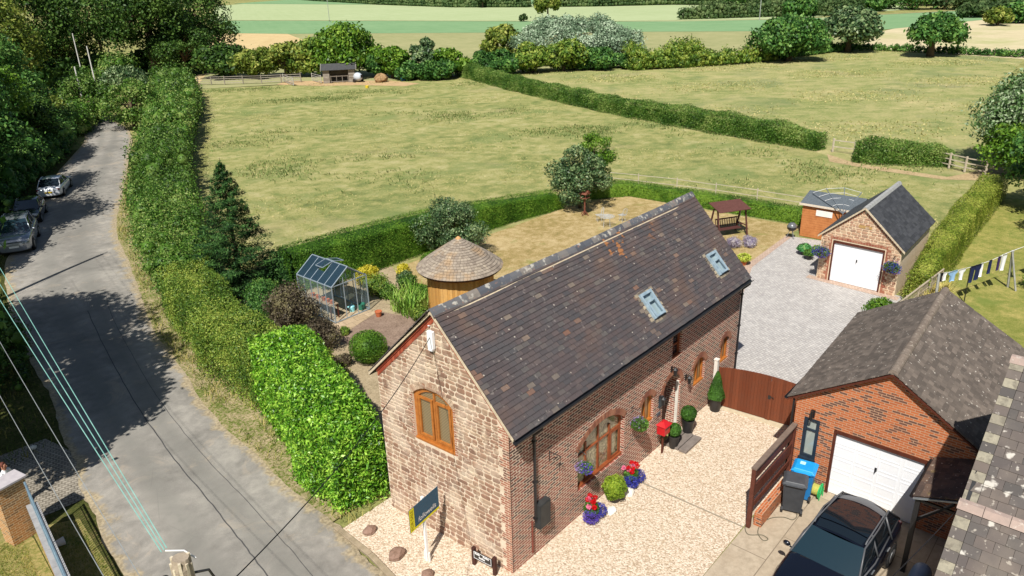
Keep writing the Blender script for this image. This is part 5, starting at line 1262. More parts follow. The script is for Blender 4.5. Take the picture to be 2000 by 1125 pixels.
for (px, py, s, lb) in ((722, 1040, .22, 'rounded brown stone on the gravel next to the laurel hedge'), (775, 1087, .27, 'pointed brown stone on the gravel left of the for sale board'), (835, 1125, .2, 'brown stone at the bottom edge in front of the for sale board')):
    x, y = G(px, py); rock(lb, x, y, s, br, int(px), group='brown stones on the gravel')
x, y = G(65, 876); rock('small pale stone in the shade beside the lane', x, y, .13, wr, 9)
def basket(label, x, y, z, fn_out, cols, r=.24, bracket=True, group=None, seed=0):
    t = thing('hanging_basket', label, 'hanging basket', (x, y, z), 0, group); g = Geo(); g.lathe((x, y, z), [(.001, -r*.75), (r*.55, -r*.6), (r*.85, -r*.2), (r*.9, 0), (.001, -.02)], 14); build(g, 'bowl', simple('coir liner', '4a3828', '5f4a35', 12, .95), t)
    petals(t, (x, y, z+.02), r*1.05, M['green'], 900, 'foliage', .055, .7)
    for k, (c, q) in enumerate(cols): 
        a = k*2.1+seed; petals(t, (x+math.cos(a)*r*q*.5, y+math.sin(a)*r*q*.5, z+.03), r*1.0, F[c], 380, 'blossom', .04, .75)
    g = Geo(); ox, oy = fn_out; g.tube([(x+ox, y+oy, z+.32), (x+ox, y+oy, z+.52), (x+ox*.2, y+oy*.2, z+.5), (x, y, z+.46)], .011, 5); g.tube([(x, y, z+.46), (x+r*.8, y, z)], .004, 4); g.tube([(x, y, z+.46), (x-r*.8, y, z)], .004, 4); build(g, 'bracket', M['black'], t)
basket('hanging basket of grey green trailing plants between the big window and the small one', 5.85, -.30, 1.92, (0, .30), [('lilac', .5)], .27, seed=1)
basket('hanging basket of pale lilac flowers on the brick wall left of the big window', 2.98, -.26, 1.88, (0, .26), [('lilac', 1), ('violet', .5)], .21, seed=2)
gx = lambda u, z, d: TR(d, u, z)
for lb, u in (('hanging basket of purple petunias left of the white door of the stone garage', 1.28), ('hanging basket of purple petunias right of the white door of the stone garage', -2.15)):
    p = gx(u, 1.55, -.36); basket(lb, p[0], p[1], 1.55, (.34, 0), [('blue', 1.2), ('violet', 1.2), ('blue', .6)], .36, group='purple hanging baskets on the stone garage', seed=u)
# --- red post box
t = thing('post_box', 'bright red post box on a short post in front of the barn door', 'post box', (7.42, -.28, 0)); rd = simple('pillar box red', 'b01a20', 'c4242a', 4, .35, .5)
g = Geo(); g.tube([(7.42, -.28, 0), (7.42, -.28, .8)], .04, 8); build(g, 'post', M['bframe'], t)
g = Geo(); g.b2(7.24, 7.60, -.44, -.14, .8, 1.14); b_ = build(g, 'box', rd, t, bevel=.01)
g = Geo(); q3(g, [(7.2, -.49, 1.142), (7.64, -.49, 1.142), (7.64, -.1, 1.142), (7.2, -.1, 1.142)], [(7.33, -.34, 1.27), (7.51, -.34, 1.27), (7.51, -.24, 1.27), (7.33, -.24, 1.27)]); build(g, 'lid', rd, t)
g = Geo(); g.tube([(7.42, -.29, 1.26), (7.42, -.29, 1.33)], [.03, .015], 8); build(g, 'knob', rd, t)
g = Geo(); g.b2(7.30, 7.54, -.444, -.441, 1.02, 1.05); build(g, 'slot', M['black'], b_)
# --- sleeper step at the door
g = Geo()
for k in range(3): g.b2(7.85, 8.95, -.34-k*.31, -.06-k*.31, 0.0, .10)
build(g, 'doorstep', island('grey weathered sleepers', [(0, '6b635d'), (.5, '7b726b'), (1, '8a8079')], .95, 6), None, label='three grey sleepers laid flat as a step at the front door', cat='step', bevel=.01)
# --- estate agent's board
sx, sy = -1.16, 2.19
t = thing('for_sale_board', 'blue and yellow estate agent board on a white post in the gravel', 'sign', (sx, sy, 0)); wp = simple('white painted timber', 'e6e4e0', 'f0eeea', 4, .6)
g = Geo(); g.b2(sx-.035, sx+.035, sy-.035, sy+.035, 0, 2.2); build(g, 'post', wp, t)
for (dx, dy) in ((.0, .09), (.0, -.09)): g = Geo(); g.b2(sx-.02, sx+.02, sy+dy-.02, sy+dy+.02, 0, .32); build(g, 'stake', wp, t)
sa = R_(8)     # the board's own direction, from the yellow end to the far end
su = Vector((math.cos(sa), math.sin(sa), 0)); sn = Vector((math.sin(sa), -math.cos(sa), 0))
bz0, bz1 = 1.42, 2.16; bc = Vector((sx, sy, 0))+sn*.045
def SB(u, z, d): p = bc+su*u+sn*d; return (p.x, p.y, z)
g = Geo(); q3(g, [SB(-.62, bz0, -.012), SB(.62, bz0, -.012), SB(.62, bz0, 0), SB(-.62, bz0, 0)], [SB(-.62, bz1, -.012), SB(.62, bz1, -.012), SB(.62, bz1, 0), SB(-.62, bz1, 0)]); bd_ = build(g, 'board', simple('petrol blue panel', '124a66', '15506e', 2, .4, .4), t)
g = Geo(); g.add([SB(-.62, bz0, .003), SB(-.42, bz0, .003), SB(-.42, bz1, .003), SB(-.62, bz1, .003)], [(0, 1, 2, 3)]); g.add([SB(-.42, bz0, .003), SB(.62, bz0, .003), SB(.62, bz0+.07, .003), SB(-.42, bz0+.07, .003)], [(0, 1, 2, 3)]); build(g, 'yellow_band', simple('yellow vinyl', 'd8cf1c', 'e0d822', 2, .5), bd_)
def text(parent, s, size, mat, fn, name='lettering', d=.006, align='CENTER', shear=0):
    cu = bpy.data.curves.new(name, 'FONT'); cu.body = s; cu.size = size; cu.align_x = align; cu.align_y = 'CENTER'; cu.shear = shear
    o = bpy.data.objects.new(name, cu); COL.objects.link(o); bpy.context.view_layer.update()
    dg = bpy.context.evaluated_depsgraph_get(); me = bpy.data.meshes.new_from_object(o.evaluated_get(dg)); bpy.data.objects.remove(o)
    off = Vector((0, 0, 0)); p = parent
    while p is not None: off += p.location; p = p.parent
    for v in me.vertices: q = fn(v.co.x, v.co.y, d); v.co = Vector(q)-off
    me.materials.clear(); me.materials.append(mat); ob = bpy.data.objects.new(name, me); COL.objects.link(ob); ob.parent = parent; return ob
wt = simple('white lettering', (.85, .85, .85), (.9, .9, .9), 2, .5)
text(bd_, 'followells', .22, wt, lambda a, b, d: SB(.10+a*.92, bz0+.22+b, d), shear=.2)
text(bd_, 'FOR SALE', .15, simple('dark yellow lettering', '8f7f10', '9a8a12', 2, .6), lambda a, b, d: SB(-.52-b, bz0+.37+a, d))
# --- house name sign
t = thing('house_name_sign', 'low black house name board between two dark posts at the foot of the gable', 'sign', (-.38, .72, 0)); dkp = simple('dark stained post', '3a211b', '4c2c24', 6, .7)
na, nb_ = Vector((-.42, 1.05, 0)), Vector((-.36, .37, 0)); nd = (nb_-na).normalized(); nn_ = Vector((nd.y, -nd.x, 0))
if nn_.x > 0: nn_ = -nn_
def NS(u, z, d): p = na+nd*u+nn_*d; return (p.x, p.y, z)
for u in (-.02, .70): g = Geo(); g.box((*(na+nd*u)[:2], .3), (.1, .1, .6), math.atan2(nd.y, nd.x)); build(g, 'post', dkp, t, bevel=.01)
g = Geo(); q3(g, [NS(.02, .30, .055), NS(.66, .30, .055), NS(.66, .30, .075), NS(.02, .30, .075)], [NS(.02, .56, .055), NS(.66, .56, .055), NS(.66, .56, .075), NS(.02, .56, .075)]); nbd = build(g, 'name_board', M['black'], t)
g = Geo(); ring(g, [(.04, .315), (.64, .315), (.64, .545), (.04, .545)], [(.052, .327), (.628, .327), (.628, .533), (.052, .533)], NS, .079, .0755); build(g, 'white_line', wt, nbd)
g = Geo()
for (u0, u1, z) in ((.08, .29, .485), (.36, .60, .485), (.22, .44, .395)):
    for k in range(int((u1-u0)/.035)): u = u0+k*.035; qbox(g, NS, u, u+.024, z-.02, z+.025+.018*(k % 3 == 0), .0752, .079)
build(g, 'lettering', wt, nbd)
# --- low brick wall and boarded fence along the neighbour's drive
t = thing('boarded_fence', 'brown ranch-style fence on a low brick wall between gravel and the wheelie bins', 'fence', (5.75, -4.15, 0)); fb = simple('brown fence boards', '4f2a20', '66392c', 5, .6, .3, bump=.3)
for x in (5.76, 8.62): g = Geo(); g.b2(x-.06, x+.06, -4.20, -4.08, 0, 2.05); build(g, 'post', fb, t, bevel=.008)
for z0, z1 in ((.62, .80), (1.02, 1.42), (1.62, 2.02)): g = Geo(); g.b2(5.83, 8.6, -4.155, -4.125, z0, z1); build(g, 'board', fb, t)
g = Geo(); g.b2(5.7, 8.68, -4.22, -4.06, 2.052, 2.10); build(g, 'capping', simple('grey brown capping', '6a5a50', '7c6c60', 5, .8), t)
g = Geo(); g.b2(5.95, 8.74, -4.44, -4.21, 0, .46); build(g, 'low_brick_wall', M['brickN'], None, label='knee-high orange brick wall behind the wheelie bins', cat='wall')
# --- wheelie bins
def bin_(label, x, y, rz, mat, lidmat, mark=None):
    t = thing('wheelie_bin', label, 'bin', (x, y, 0), rz, 'wheelie bins by the brick garage'); t.scale = (1.1, 1.1, 1.1)
    g = Geo(); q3(g, [(-.22, -.24, .06), (.22, -.24, .06), (.22, .24, .06), (-.22, .24, .06)], [(-.28, -.29, .95), (.28, -.29, .95), (.28, .29, .95), (-.28, .29, .95)]); g.box((0, 0, .93), (.6, .62, .05))
    build(g, 'body', mat, t, bevel=.015, world=False)
    g = Geo(); q3(g, [(-.32, -.33, .957), (.32, -.33, .957), (.32, .33, .957), (-.32, .33, .957)], [(-.25, -.24, 1.03), (.27, -.24, 1.05), (.27, .24, 1.05), (-.25, .24, 1.03)]); ld = build(g, 'lid', lidmat, t, bevel=.02, world=False)
    g = Geo(); g.tube([(.34, -.22, .97), (.34, .22, .97)], .018, 6); build(g, 'handle', lidmat, ld, world=False)
    for s in (-1, 1): g = Geo(); g.cyl((.22, s*.22, .1), (.22, s*.28, .1), .1, n=14); build(g, 'wheel', M['black'], t, world=False)
    if mark == 'no': text(ld, '51', .16, simple('pale sticker', 'b5b8bb', 'c0c3c5', 3, .6), lambda a, b, d: (.02-b, a*-1, 1.052), name='number')
    if mark == 'sq': g = Geo(); g.b2(-.12, .02, -.14, 0, 1.046, 1.052); build(g, 'label', simple('pale blue label', 'a8dcf4', 'b8e4f6', 3, .5), ld, world=False)
    return t
bin_('dark grey wheelie bin in front, with a number on its lid', 7.35, -4.80, R_(197), simple('charcoal plastic', '34373c', '3f4247', 4, .5, .4), simple('charcoal lid', '3e4146', '4b4e53', 5, .5, .4), 'no')
bin_('bright blue wheelie bin with blue lid, against the brick garage', 8.12, -4.78, R_(190), simple('blue plastic', '1b6fae', '2278b8', 4, .5, .4), simple('light blue lid', '0f8ed6', '189ae2', 5, .45, .4), 'sq')
# --- hose reel
t = thing('hose_reel', 'green garden hose reel on the ground left of the big white garage door', 'hose reel', (8.35, -5.12, 0)); gp = simple('bright green plastic', '18a85a', '22b866', 4, .5, .4)
for s in (-.14, .14): g = Geo(); g.cyl((8.35, -5.12+s-.012, .27), (8.35, -5.12+s+.012, .27), .24, n=20); build(g, 'side_disc', gp, t)
g = Geo()
for k in range(9): g.add(*(lambda n=18, r=.16, y=-5.12-.11+k*.027: ([(8.35+(r+.012*math.cos(b))*math.cos(2*math.pi*i/n), y+.012*math.sin(b), .27+(r+.012*math.cos(b))*math.sin(2*math.pi*i/n)) for i in range(n) for b in (0, 1.57, 3.14, 4.71)], [(i*4+j, i*4+(j+1) % 4, ((i+1) % n)*4+(j+1) % 4, ((i+1) % n)*4+j) for i in range(n) for j in range(4)]))())
build(g, 'hose_coil', simple('yellow hose', 'b8b45c', 'c8c46a', 5, .5), t)
g = Geo(); g.tube([(8.2, -5.3, .02), (8.2, -5.3, .3), (8.35, -5.3, .56), (8.5, -5.3, .3), (8.5, -5.3, .02)], .015, 6); build(g, 'handle', gp, t)
g = Geo(); Pc = [G(*q) for q in ((1555, 1000), (1556, 1010), (1547, 1016), (1530, 1011), (1505, 1013), (1486, 1025), (1480, 1042), (1490, 1056), (1500, 1054), (1488, 1046), (1462, 1045), (1455, 1032), (1460, 1020))]
def smooth(P, k=5, z=0):
    out = []
    for i in range(len(P)-1):
        p0 = P[max(i-1, 0)]; p1 = P[i]; p2 = P[i+1]; p3 = P[min(i+2, len(P)-1)]
        for j in range(k):
            t = j/k; out.append(tuple(.5*(2*p1[a]+(p2[a]-p0[a])*t+(2*p0[a]-5*p1[a]+4*p2[a]-p3[a])*t*t+(3*p1[a]-p0[a]-3*p2[a]+p3[a])*t**3) for a in range(len(p1)))+((z,) if len(p1) == 2 else ()))
    return out+[tuple(P[-1])+((z,) if len(P[-1]) == 2 else ())]
g.tube(smooth(Pc, 5, .02), .012, 5); build(g, 'hose', simple('grey hose', '5a5648', '6a6656', 5, .6), None, label='thin dark hose curling over the driveway by the bins', cat='hose')
# --- covered long bundle by the house
t = thing('covered_bundle', 'long narrow bundle under a blue grey plastic sheet beside the corner house', 'cover', (5.2, -8.75, 0))
g = Geo(); rr = random.Random(2)
lo = []
for i in range(13):
    x = 4.55+i*.19; e = .55 if i in (0, 12) else 1; lo.append([(x+rr.uniform(-.02, .02), -8.52+a*.24*e+rr.uniform(-.015, .015)+(5.2-x)*.03, b*.62*e+rr.uniform(-.02, .02)) for a, b in ((-1, 0), (-1.05, .5), (-.8, .95), (0, 1.05), (.8, .95), (1.05, .5), (1, 0))])
g.add([q for r_ in lo for q in r_], [(i*7+j, i*7+j+1, (i+1)*7+j+1, (i+1)*7+j) for i in range(12) for j in range(6)]+[tuple(range(7)), tuple(range(84, 91))])
build(g, 'plastic_sheet', simple('blue grey plastic sheet', '7c93ad', '93a8bd', 3, .45, .5, bump=.5), t, sub=1, smooth=True)
# --- swing seat
t = thing('swing_seat', 'dark brown wooden garden swing seat with sloping canopy on the lawn', 'swing seat', (29.9, 8.3, 0), R_(-30)); bw_ = simple('dark brown timber', '4a2c28', '5c3833', 5, .7)
for (u, v, u2, v2) in ((-.98, -.62, -.98, -.2), (-.98, .62, -.98, .2), (.98, -.62, .98, -.2), (.98, .62, .98, .2)): g = Geo(); g.tube([(u, v, 0), (u2, v2, 1.72)], .055, 4); build(g, 'leg', bw_, t, world=False)
g = Geo()
for u in (-.98, .98): g.tube([(u, -.45, .62), (u, .45, .62)], .035, 4)
g.tube([(-1.0, 0, 1.72), (1.0, 0, 1.72)], .05, 4); build(g, 'beam', bw_, t, world=False)
g = Geo(); q3(g, [(-1.1, -.62, 1.68), (1.1, -.62, 1.68), (1.1, .62, 1.98), (-1.1, .62, 1.98)], [(-1.1, -.62, 1.72), (1.1, -.62, 1.72), (1.1, .62, 2.02), (-1.1, .62, 2.02)]); build(g, 'canopy', simple('brown canopy cloth', '55352f', '64403a', 8, .9), t, world=False)
g = Geo()
for k in range(6): g.box((0, -.25+k*.09, .45), (1.55, .075, .025))
build(g, 'seat', bw_, t, world=False)
g = Geo()
for k in range(13): g.box((-.75+k*.125, .27, .74), (.05, .025, .5))
g.box((0, .27, 1.0), (1.6, .05, .07)); g.box((-.79, 0, .66), (.05, .55, .05)); g.box((.79, 0, .66), (.05, .55, .05)); build(g, 'backrest', bw_, t, world=False)
for u in (-.79, .79): g = Geo(); g.tube([(u, 0, .46), (u, 0, 1.7)], .012, 5); build(g, 'chain', M['steel'], t, world=False)
lav = leafmat('lavender spikes', '84789a', 'a79fae', 'c6c0c0', big=3); lx, ly = 28.35, 6.65
for k, (dx, dy, s) in enumerate(((-.35, .35, .52), (.35, -.30, .5))): bush('lavender_bush', ['round grey lilac lavender bush, left of the pair before the swing seat', 'round grey lilac lavender bush, right of the pair before the swing seat'][k], (lx+dx, ly+dy, 0), s, lav, 2600, .09, 'bush', 'lavender by the swing seat', .72, 5, .25)
t = thing('potted_plant', 'terracotta pot of bright yellow green leaves on the corner of the paved yard', 'potted plant', (25.7, 5.3, 0)); pot(t, 25.7, 5.3, 0, .2, .26, terr); P = np.array([25.7, 5.3, .42])+rdir(700)*np.array([.36, .36, .2]); leafmesh('foliage', P, P-np.array([25.7, 5.3, .3]), .13, leafmat('lime leaves', '9aa83a', 'b8c450', 'd2da72'), t, .5, .6)
# --- kettle barbecue
bx, by = 31.55, 5.0
t = thing('kettle_barbecue', 'black kettle barbecue on three legs at the corner of the shed', 'barbecue', (bx, by, 0)); gk = simple('enamel lid', '55585a', '6b6e70', 4, .25, .7); 
g = Geo(); g.lathe((bx, by, .72), [(.001, .27), (.12, .25), (.22, .17), (.29, .03), (.29, 0)], 20); ld = build(g, 'lid', gk, t, smooth=True); g = Geo(); g.tube([(bx-.05, by, .98), (bx-.05, by, 1.03), (bx+.05, by, 1.03), (bx+.05, by, .98)], .012, 5); build(g, 'handle', M['black'], ld)
g = Geo(); g.lathe((bx, by, .72), [(.29, -.01), (.27, -.12), (.16, -.23), (.001, -.26)], 20); build(g, 'bowl', M['black'], t, smooth=True)
for a in (0, 2.1, 4.2): g = Geo(); g.tube([(bx+.1*math.cos(a), by+.1*math.sin(a), .5), (bx+.27*math.cos(a), by+.27*math.sin(a), 0)], .016, 6); build(g, 'leg', M['steel'], t)
hos = leafmat('hosta leaves', '2f6a34', '4a8a48', '8fae6a')
for k, (x, y, s, m_) in enumerate(((29.2, 3.3, .42, hos), (28.6, 2.8, .35, M['green']), (29.6, 2.7, .34, M['boxy']))):
    t = thing('potted_plant', ['broad-leaved plant in a dark pot in front of the timber shed', 'small green plant in a dark pot next to the stone garage corner', 'yellowish plant in a dark pot behind the broad-leaved one'][k], 'potted plant', (x, y, 0), 0, 'pots beside the stone garage'); pot(t, x, y, 0, .18, .28, M['blackpot']); d = rdir(900); d[:, 2] = abs(d[:, 2]); P = np.array([x, y, .3])+d*s*np.array([1, 1, .9])*rng.uniform(.4, 1, (900, 1)); leafmesh('foliage', P, d, .16 if k == 0 else .09, m_, t, .6, .5)
# --- bird table and a metal garden table
bx, by = G(1142, 420)
t = thing('bird_table', 'reddish bird table on a post in front of the big garden shrub', 'bird table', (bx, by, 0)); rb = simple('reddish stained wood', '6a3c2e', '80503e', 6, .8)
g = Geo(); g.b2(bx-.04, bx+.04, by-.04, by+.04, 0, 1.2); build(g, 'post', rb, t)
for a in (0, 1.57, 3.14, 4.71): g = Geo(); g.tube([(bx+.04*math.cos(a), by+.04*math.sin(a), .3), (bx+.32*math.cos(a), by+.32*math.sin(a), 0.02)], .03, 4); build(g, 'foot', rb, t)
g = Geo(); g.b2(bx-.25, bx+.25, by-.25, by+.25, 1.2, 1.23); build(g, 'tray', rb, t)
for (u, v) in ((-.2, -.2), (.2, -.2), (.2, .2), (-.2, .2)): g = Geo(); g.b2(bx+u-.015, bx+u+.015, by+v-.015, by+v+.015, 1.23, 1.5); build(g, 'upright', rb, t)
g = Geo(); q3(g, [(bx-.3, by-.3, 1.5), (bx+.3, by-.3, 1.5), (bx+.3, by+.3, 1.5), (bx-.3, by+.3, 1.5)], [(bx-.02, by-.3, 1.75), (bx+.02, by-.3, 1.75), (bx+.02, by+.3, 1.75), (bx-.02, by+.3, 1.75)]); build(g, 'roof', rb, t)
def furn(kind, label, x, y, group=None):
    t = thing(kind, label, 'table' if 'table' in kind else 'chair', (x, y, 0), rnd.uniform(0, 6), group); pg = simple('pale painted iron', 'a8aaa8', 'bcbebc', 5, .6)
    if 'table' in kind:
        g = Geo()
        for r in (.12, .25, .38, .48): g.lathe((0, 0, .7), [(r-.012, 0), (r+.012, 0), (r+.012, .02), (r-.012, .02), (r-.012, 0)], 22)
        for k in range(6): a = k*math.pi/6; g.box((0, 0, .72), (.94, .02, .012), a)
        build(g, 'table_top', pg, t, world=False)
    else:
        g = Geo(); 
        for k in range(5): g.box((0, -.18+k*.09, .44), (.42, .05, .015))
        build(g, 'seat', pg, t, world=False); g = Geo(); g.tube([(-.2, .2, .44), (-.2, .27, .85), (0, .29, .93), (.2, .27, .85), (.2, .2, .44)], .014, 5); g.tube([(-.1, .2, .44), (-.1, .28, .88)], .01, 4); g.tube([(.1, .2, .44), (.1, .28, .88)], .01, 4); build(g, 'backrest', pg, t, world=False)
    for a in (.8, 2.4, 3.9, 5.5): g = Geo(); rr_ = .3 if 'table' in kind else .2; g.tube([(rr_*math.cos(a), rr_*math.sin(a), 0), (rr_*.8*math.cos(a), rr_*.8*math.sin(a), .7 if 'table' in kind else .43)], .014, 5); build(g, 'leg', pg, t, world=False)
x, y = G(1185, 443); furn('garden_table', 'pale round wire garden table on the dry lawn', x, y)
x, y = G(1170, 432); furn('garden_chair', 'pale wire garden chair left of the round table', x, y, 'wire chairs on the lawn'); x, y = G(1215, 432); furn('garden_chair', 'pale wire garden chair right of the round table', x, y, 'wire chairs on the lawn')
t = thing('flower_pot', 'lone terracotta pot beside the gravel bed near the greenhouse', 'pot', (8.75, 16.2, 0)); pot(t, 8.75, 16.2, 0, .17, .28, terr)
# ================================================================== VEHICLES
tyre = simple('tyre rubber', (.012, .012, .013), (.02, .02, .02), 8, .8); rimm = simple('alloy wheel', '8a8d90', 'a5a8aa', 5, .3, .6, metal=.7)
cglass = NT('tinted car glass').fin((.008, .013, .018), .03, 1.0); wglass = NT('windscreen glass').fin((.012, .028, .038), .04, 1.0); lampw = NT('headlamp lens').fin((.6, .62, .64), .08, .9); lampr = NT('tail lamp lens').fin((.25, .01, .01), .1, .8)
def paint(name, c, metal=.3, rough=.22): 
    t = NT(name); t.fin(c, rough, .6, metal, **{'Coat Weight': 1.0, 'Coat Roughness': .03}); return t.m
def car(label, x, y, heading, L, W, H, body, kind='saloon', zb=None, group=None, plate=None, name='parked_car', roofglass=False, trim=None):
    """local x forward, y left"""
    t = thing(name, label, 'car', (x, y, 0), heading, group); zb = zb or H*.63; h = L/2; w_ = W/2
    if kind == 'suv': st = [(.5, .66, .60, .30), (.488, .84, .80, .26), (.45, .93, .92, .24), (.36, .98, .97, .22), (.20, 1, 1.0, .22), (0, 1, 1.0, .22), (-.25, 1, 1.01, .22), (-.42, .98, 1.0, .24), (-.48, .93, .97, .27), (-.5, .84, .85, .32)]
    else: st = [(.5, .62, .60, .26), (.485, .82, .72, .22), (.44, .93, .80, .2), (.36, .97, .86, .19), (.20, .99, .96, .18), (0, 1, 1.0, .18), (-.22, 1, 1.02, .18), (-.38, .98, 1.0, .2), (-.46, .93, .97, .24), (-.495, .84, .88, .28), (-.5, .8, .7, .3)]
    g = Geo(); rings = []
    for (fx, fw, fz, z0) in st:
        X = fx*L; ww = fw*w_; zt = zb*fz
        half = [(0, z0), (.86*ww, z0), (.97*ww, z0+.1), (1.0*ww, z0+(zt-z0)*.45), (.985*ww, zt-.16), (.93*ww, zt-.04), (.80*ww, zt), (.4*ww, zt+.025), (0, zt+.03)]
        rings.append([(X, a, b) for a, b in half]+[(X, -a, b) for a, b in half[-2:0:-1]])
    n = len(rings[0]); g.add([q for r_ in rings for q in r_], [(i*n+j, i*n+(j+1) % n, (i+1)*n+(j+1) % n, (i+1)*n+j) for i in range(len(rings)-1) for j in range(n)]+[tuple(range(n))[::-1], tuple((len(rings)-1)*n+j for j in range(n))])
    bd = build(g, 'body', body, t, smooth=True, sub=2, world=False)
    # cabin: windscreen base/top, rear base/top
    if kind == 'suv': cb = [(.205, .90, zb*.99), (.05, .71, H-.10), (-.13, .73, H), (-.36, .63, H-.10), (-.475, .80, zb*1.0)]
    elif kind == 'coupe': cb = [(.20, .90, zb*.97), (.03, .74, H-.04), (-.10, .75, H), (-.28, .72, H-.05), (-.44, .84, zb*1.0)]
    else: cb = [(.20, .90, zb*.97), (.04, .74, H-.04), (-.09, .76, H), (-.24, .73, H-.04), (-.385, .86, zb*1.0)]
    bz = zb-.03; bw0 = .955*w_
    A = [(cb[0][0]*L, cb[0][2]), (cb[1][0]*L, cb[1][2]), (cb[2][0]*L, cb[2][2]), (cb[3][0]*L, cb[3][2]), (cb[4][0]*L, cb[4][2])]; Wt = [cb[1][1]*w_, cb[2][1]*w_, cb[3][1]*w_]
    wb = [cb[0][1]*w_, .95*w_, .96*w_, .95*w_, cb[4][1]*w_]
    g = Geo(); bxs = [A[0][0], A[1][0]*.6+A[0][0]*.1, A[2][0], A[3][0], A[4][0]]
    sec = []
    # roof shell with crown
    cols = [-1, -.86, -.4, 0, .4, .86, 1]
    crown = lambda c: -.06*abs(c)**2.2-(.03 if abs(c) > .9 else 0)
    V = []
    for k in range(3):
        for c in cols: V.append((A[k+1][0], Wt[k]*c*(1.0 if abs(c) > .9 else 1), A[k+1][1]+crown(c)))
    g.add(V, [(k*7+j, k*7+j+1, (k+1)*7+j+1, (k+1)*7+j) for k in range(2) for j in range(6)])
    roof_ = build(g, 'roof', body, t, smooth=True, sub=1, world=False)
    # glass: one continuous dark canopy under the pillars
    g = Geo(); e = .012
    tl = lambda k, s: (A[k+1][0], s*(Wt[k]-.004), A[k+1][1]-.045)
    bl = lambda xx, ww, s: (xx, s*ww, bz)
    for s in (-1, 1):
        g.add([bl(A[0][0], wb[0], s), bl(A[4][0], wb[4], s), tl(2, s), tl(1, s), tl(0, s)], [(0, 1, 2, 3, 4) if s < 0 else (4, 3, 2, 1, 0)])
    sg_ = build(g, 'side_window', cglass, t, world=False)
    def scr(i, k, name):
        g = Geo(); X0, z0 = A[i]; X1, z1 = A[k]; n_ = 8; V = []
        wt_ = Wt[0] if i == 0 else Wt[2]
        for r_ in range(4):
            f_ = r_/3
            for c in range(n_+1):
                q = -1+2*c/n_; ww = wb[i]*(1-f_)+wt_*f_; bulge = (1-q*q)*.09*(1 if i == 0 else -1)*(1-.5*f_)
                V.append((X0+(X1-X0)*f_+bulge, ww*q*.985, (z0-.02)*(1-f_)+(z1-.02)*f_+.01*math.sin(f_*3.14)))
        g.add(V, [(a*(n_+1)+b, a*(n_+1)+b+1, (a+1)*(n_+1)+b+1, (a+1)*(n_+1)+b) for a in range(3) for b in range(n_)]); return build(g, name, wglass if i == 0 else cglass, t, smooth=True, world=False)
    ws = scr(0, 1, 'windscreen'); scr(4, 3, 'rear_window')
    g = Geo()
    for s in (-1, 1):
        P0 = [(A[0][0]+.02, s*wb[0]*1.0, bz+.01), (A[1][0], s*(Wt[0]-.0), A[1][1]-.03), (A[2][0], s*Wt[1], A[2][1]-.035), (A[3][0], s*Wt[2], A[3][1]-.03), (A[4][0]-.02, s*wb[4], bz+.02)]
        g.tube(P0, [.03, .024, .022, .026, .035], 6)
        for fx in ((-.06,) if kind != 'suv' else (-.06, -.27)):
            g.tube([(fx*L, s*.945*w_, bz), (fx*L-.03, s*((Wt[1]+Wt[2])/2+.003), H-.06)], .028, 5)
        g.tube([(A[0][0], s*wb[0], bz+.02), (0, s*.955*w_, bz+.025), (A[4][0], s*wb[4], bz+.03)], .022, 5)
    build(g, 'pillars', trim or body, bd, smooth=True, world=False)
    wr_ = .34 if kind == 'suv' else .325
    if kind == 'suv' and H > 1.75: wr_ = .39
    for fx in (.31, -.30):
        for s in (-1, 1):
            g = Geo(); g.cyl((fx*L, s*(w_-.02), wr_+.04), (fx*L, s*(w_-.10), wr_+.04), wr_+.06, n=20); build(g, 'wheel_arch', M['black'], bd, world=False)
            g = Geo(); g.cyl((fx*L, s*(w_-.22), wr_), (fx*L, s*(w_+.005), wr_), wr_, n=22); wh = build(g, 'wheel', tyre, t, world=False, bevel=.02)
            g = Geo(); g.cyl((fx*L, s*(w_-.05), wr_), (fx*L, s*(w_+.012), wr_), wr_*.66, wr_*.6, n=18); build(g, 'rim', rimm, wh, world=False)
    for s in (-1, 1):
        g = Geo(); g.ball((cb[0][0]*L-.12, s*(w_+.07), zb+.05), .1, 8, sc=(.7, 1.1, .75)); g.tube([(cb[0][0]*L-.1, s*(w_-.08), zb), (cb[0][0]*L-.12, s*(w_+.05), zb+.03)], .025, 5); build(g, 'wing_mirror', body, t, smooth=True, world=False)
        g = Geo(); g.box((.462*L, s*.70*w_, zb*.78), (.16, .34*w_+.05, .14), s*-.35); build(g, 'headlight', lampw, t, world=False, bevel=.03)
        g = Geo(); g.box((-.478*L, s*.74*w_, zb*.84), (.12, .30*w_, .12), s*.25); build(g, 'tail_light', lampr, t, world=False, bevel=.02)
        for fx in (.07, -.17): g = Geo(); g.box((fx*L-.15, s*(w_*.99), zb*.86), (.18, .03, .03)); build(g, 'door_handle', M['steel'] if kind == 'suv' else body, bd, world=False)
    g = Geo(); g.box((.488*L, 0, zb*.66), (.06, .95*w_, .2)); gr_ = build(g, 'grille', M['black'], t, world=False, bevel=.02)
    g = Geo(); g.box((.492*L, 0, zb*.70), (.07, .85*w_, .03)); g.box((.492*L, 0, zb*.60), (.07, .85*w_, .02)); build(g, 'grille_bar', M['steel'], gr_, world=False)
    for s, nm_, c in ((1, 'front_plate', 'e8e8e2'), (-1, 'rear_plate', 'd8b81c')):
        g = Geo(); g.box((s*.502*L, 0, zb*.5 if s > 0 else zb*.62), (.025, .52, .11)); pl_o = build(g, nm_, simple(nm_+' plastic', c, c, 3, .5), t, world=False)
    g = Geo(); g.box((0, 0, .24), (L*.9, W*.86, .12)); build(g, 'underbody', M['black'], bd, world=False)
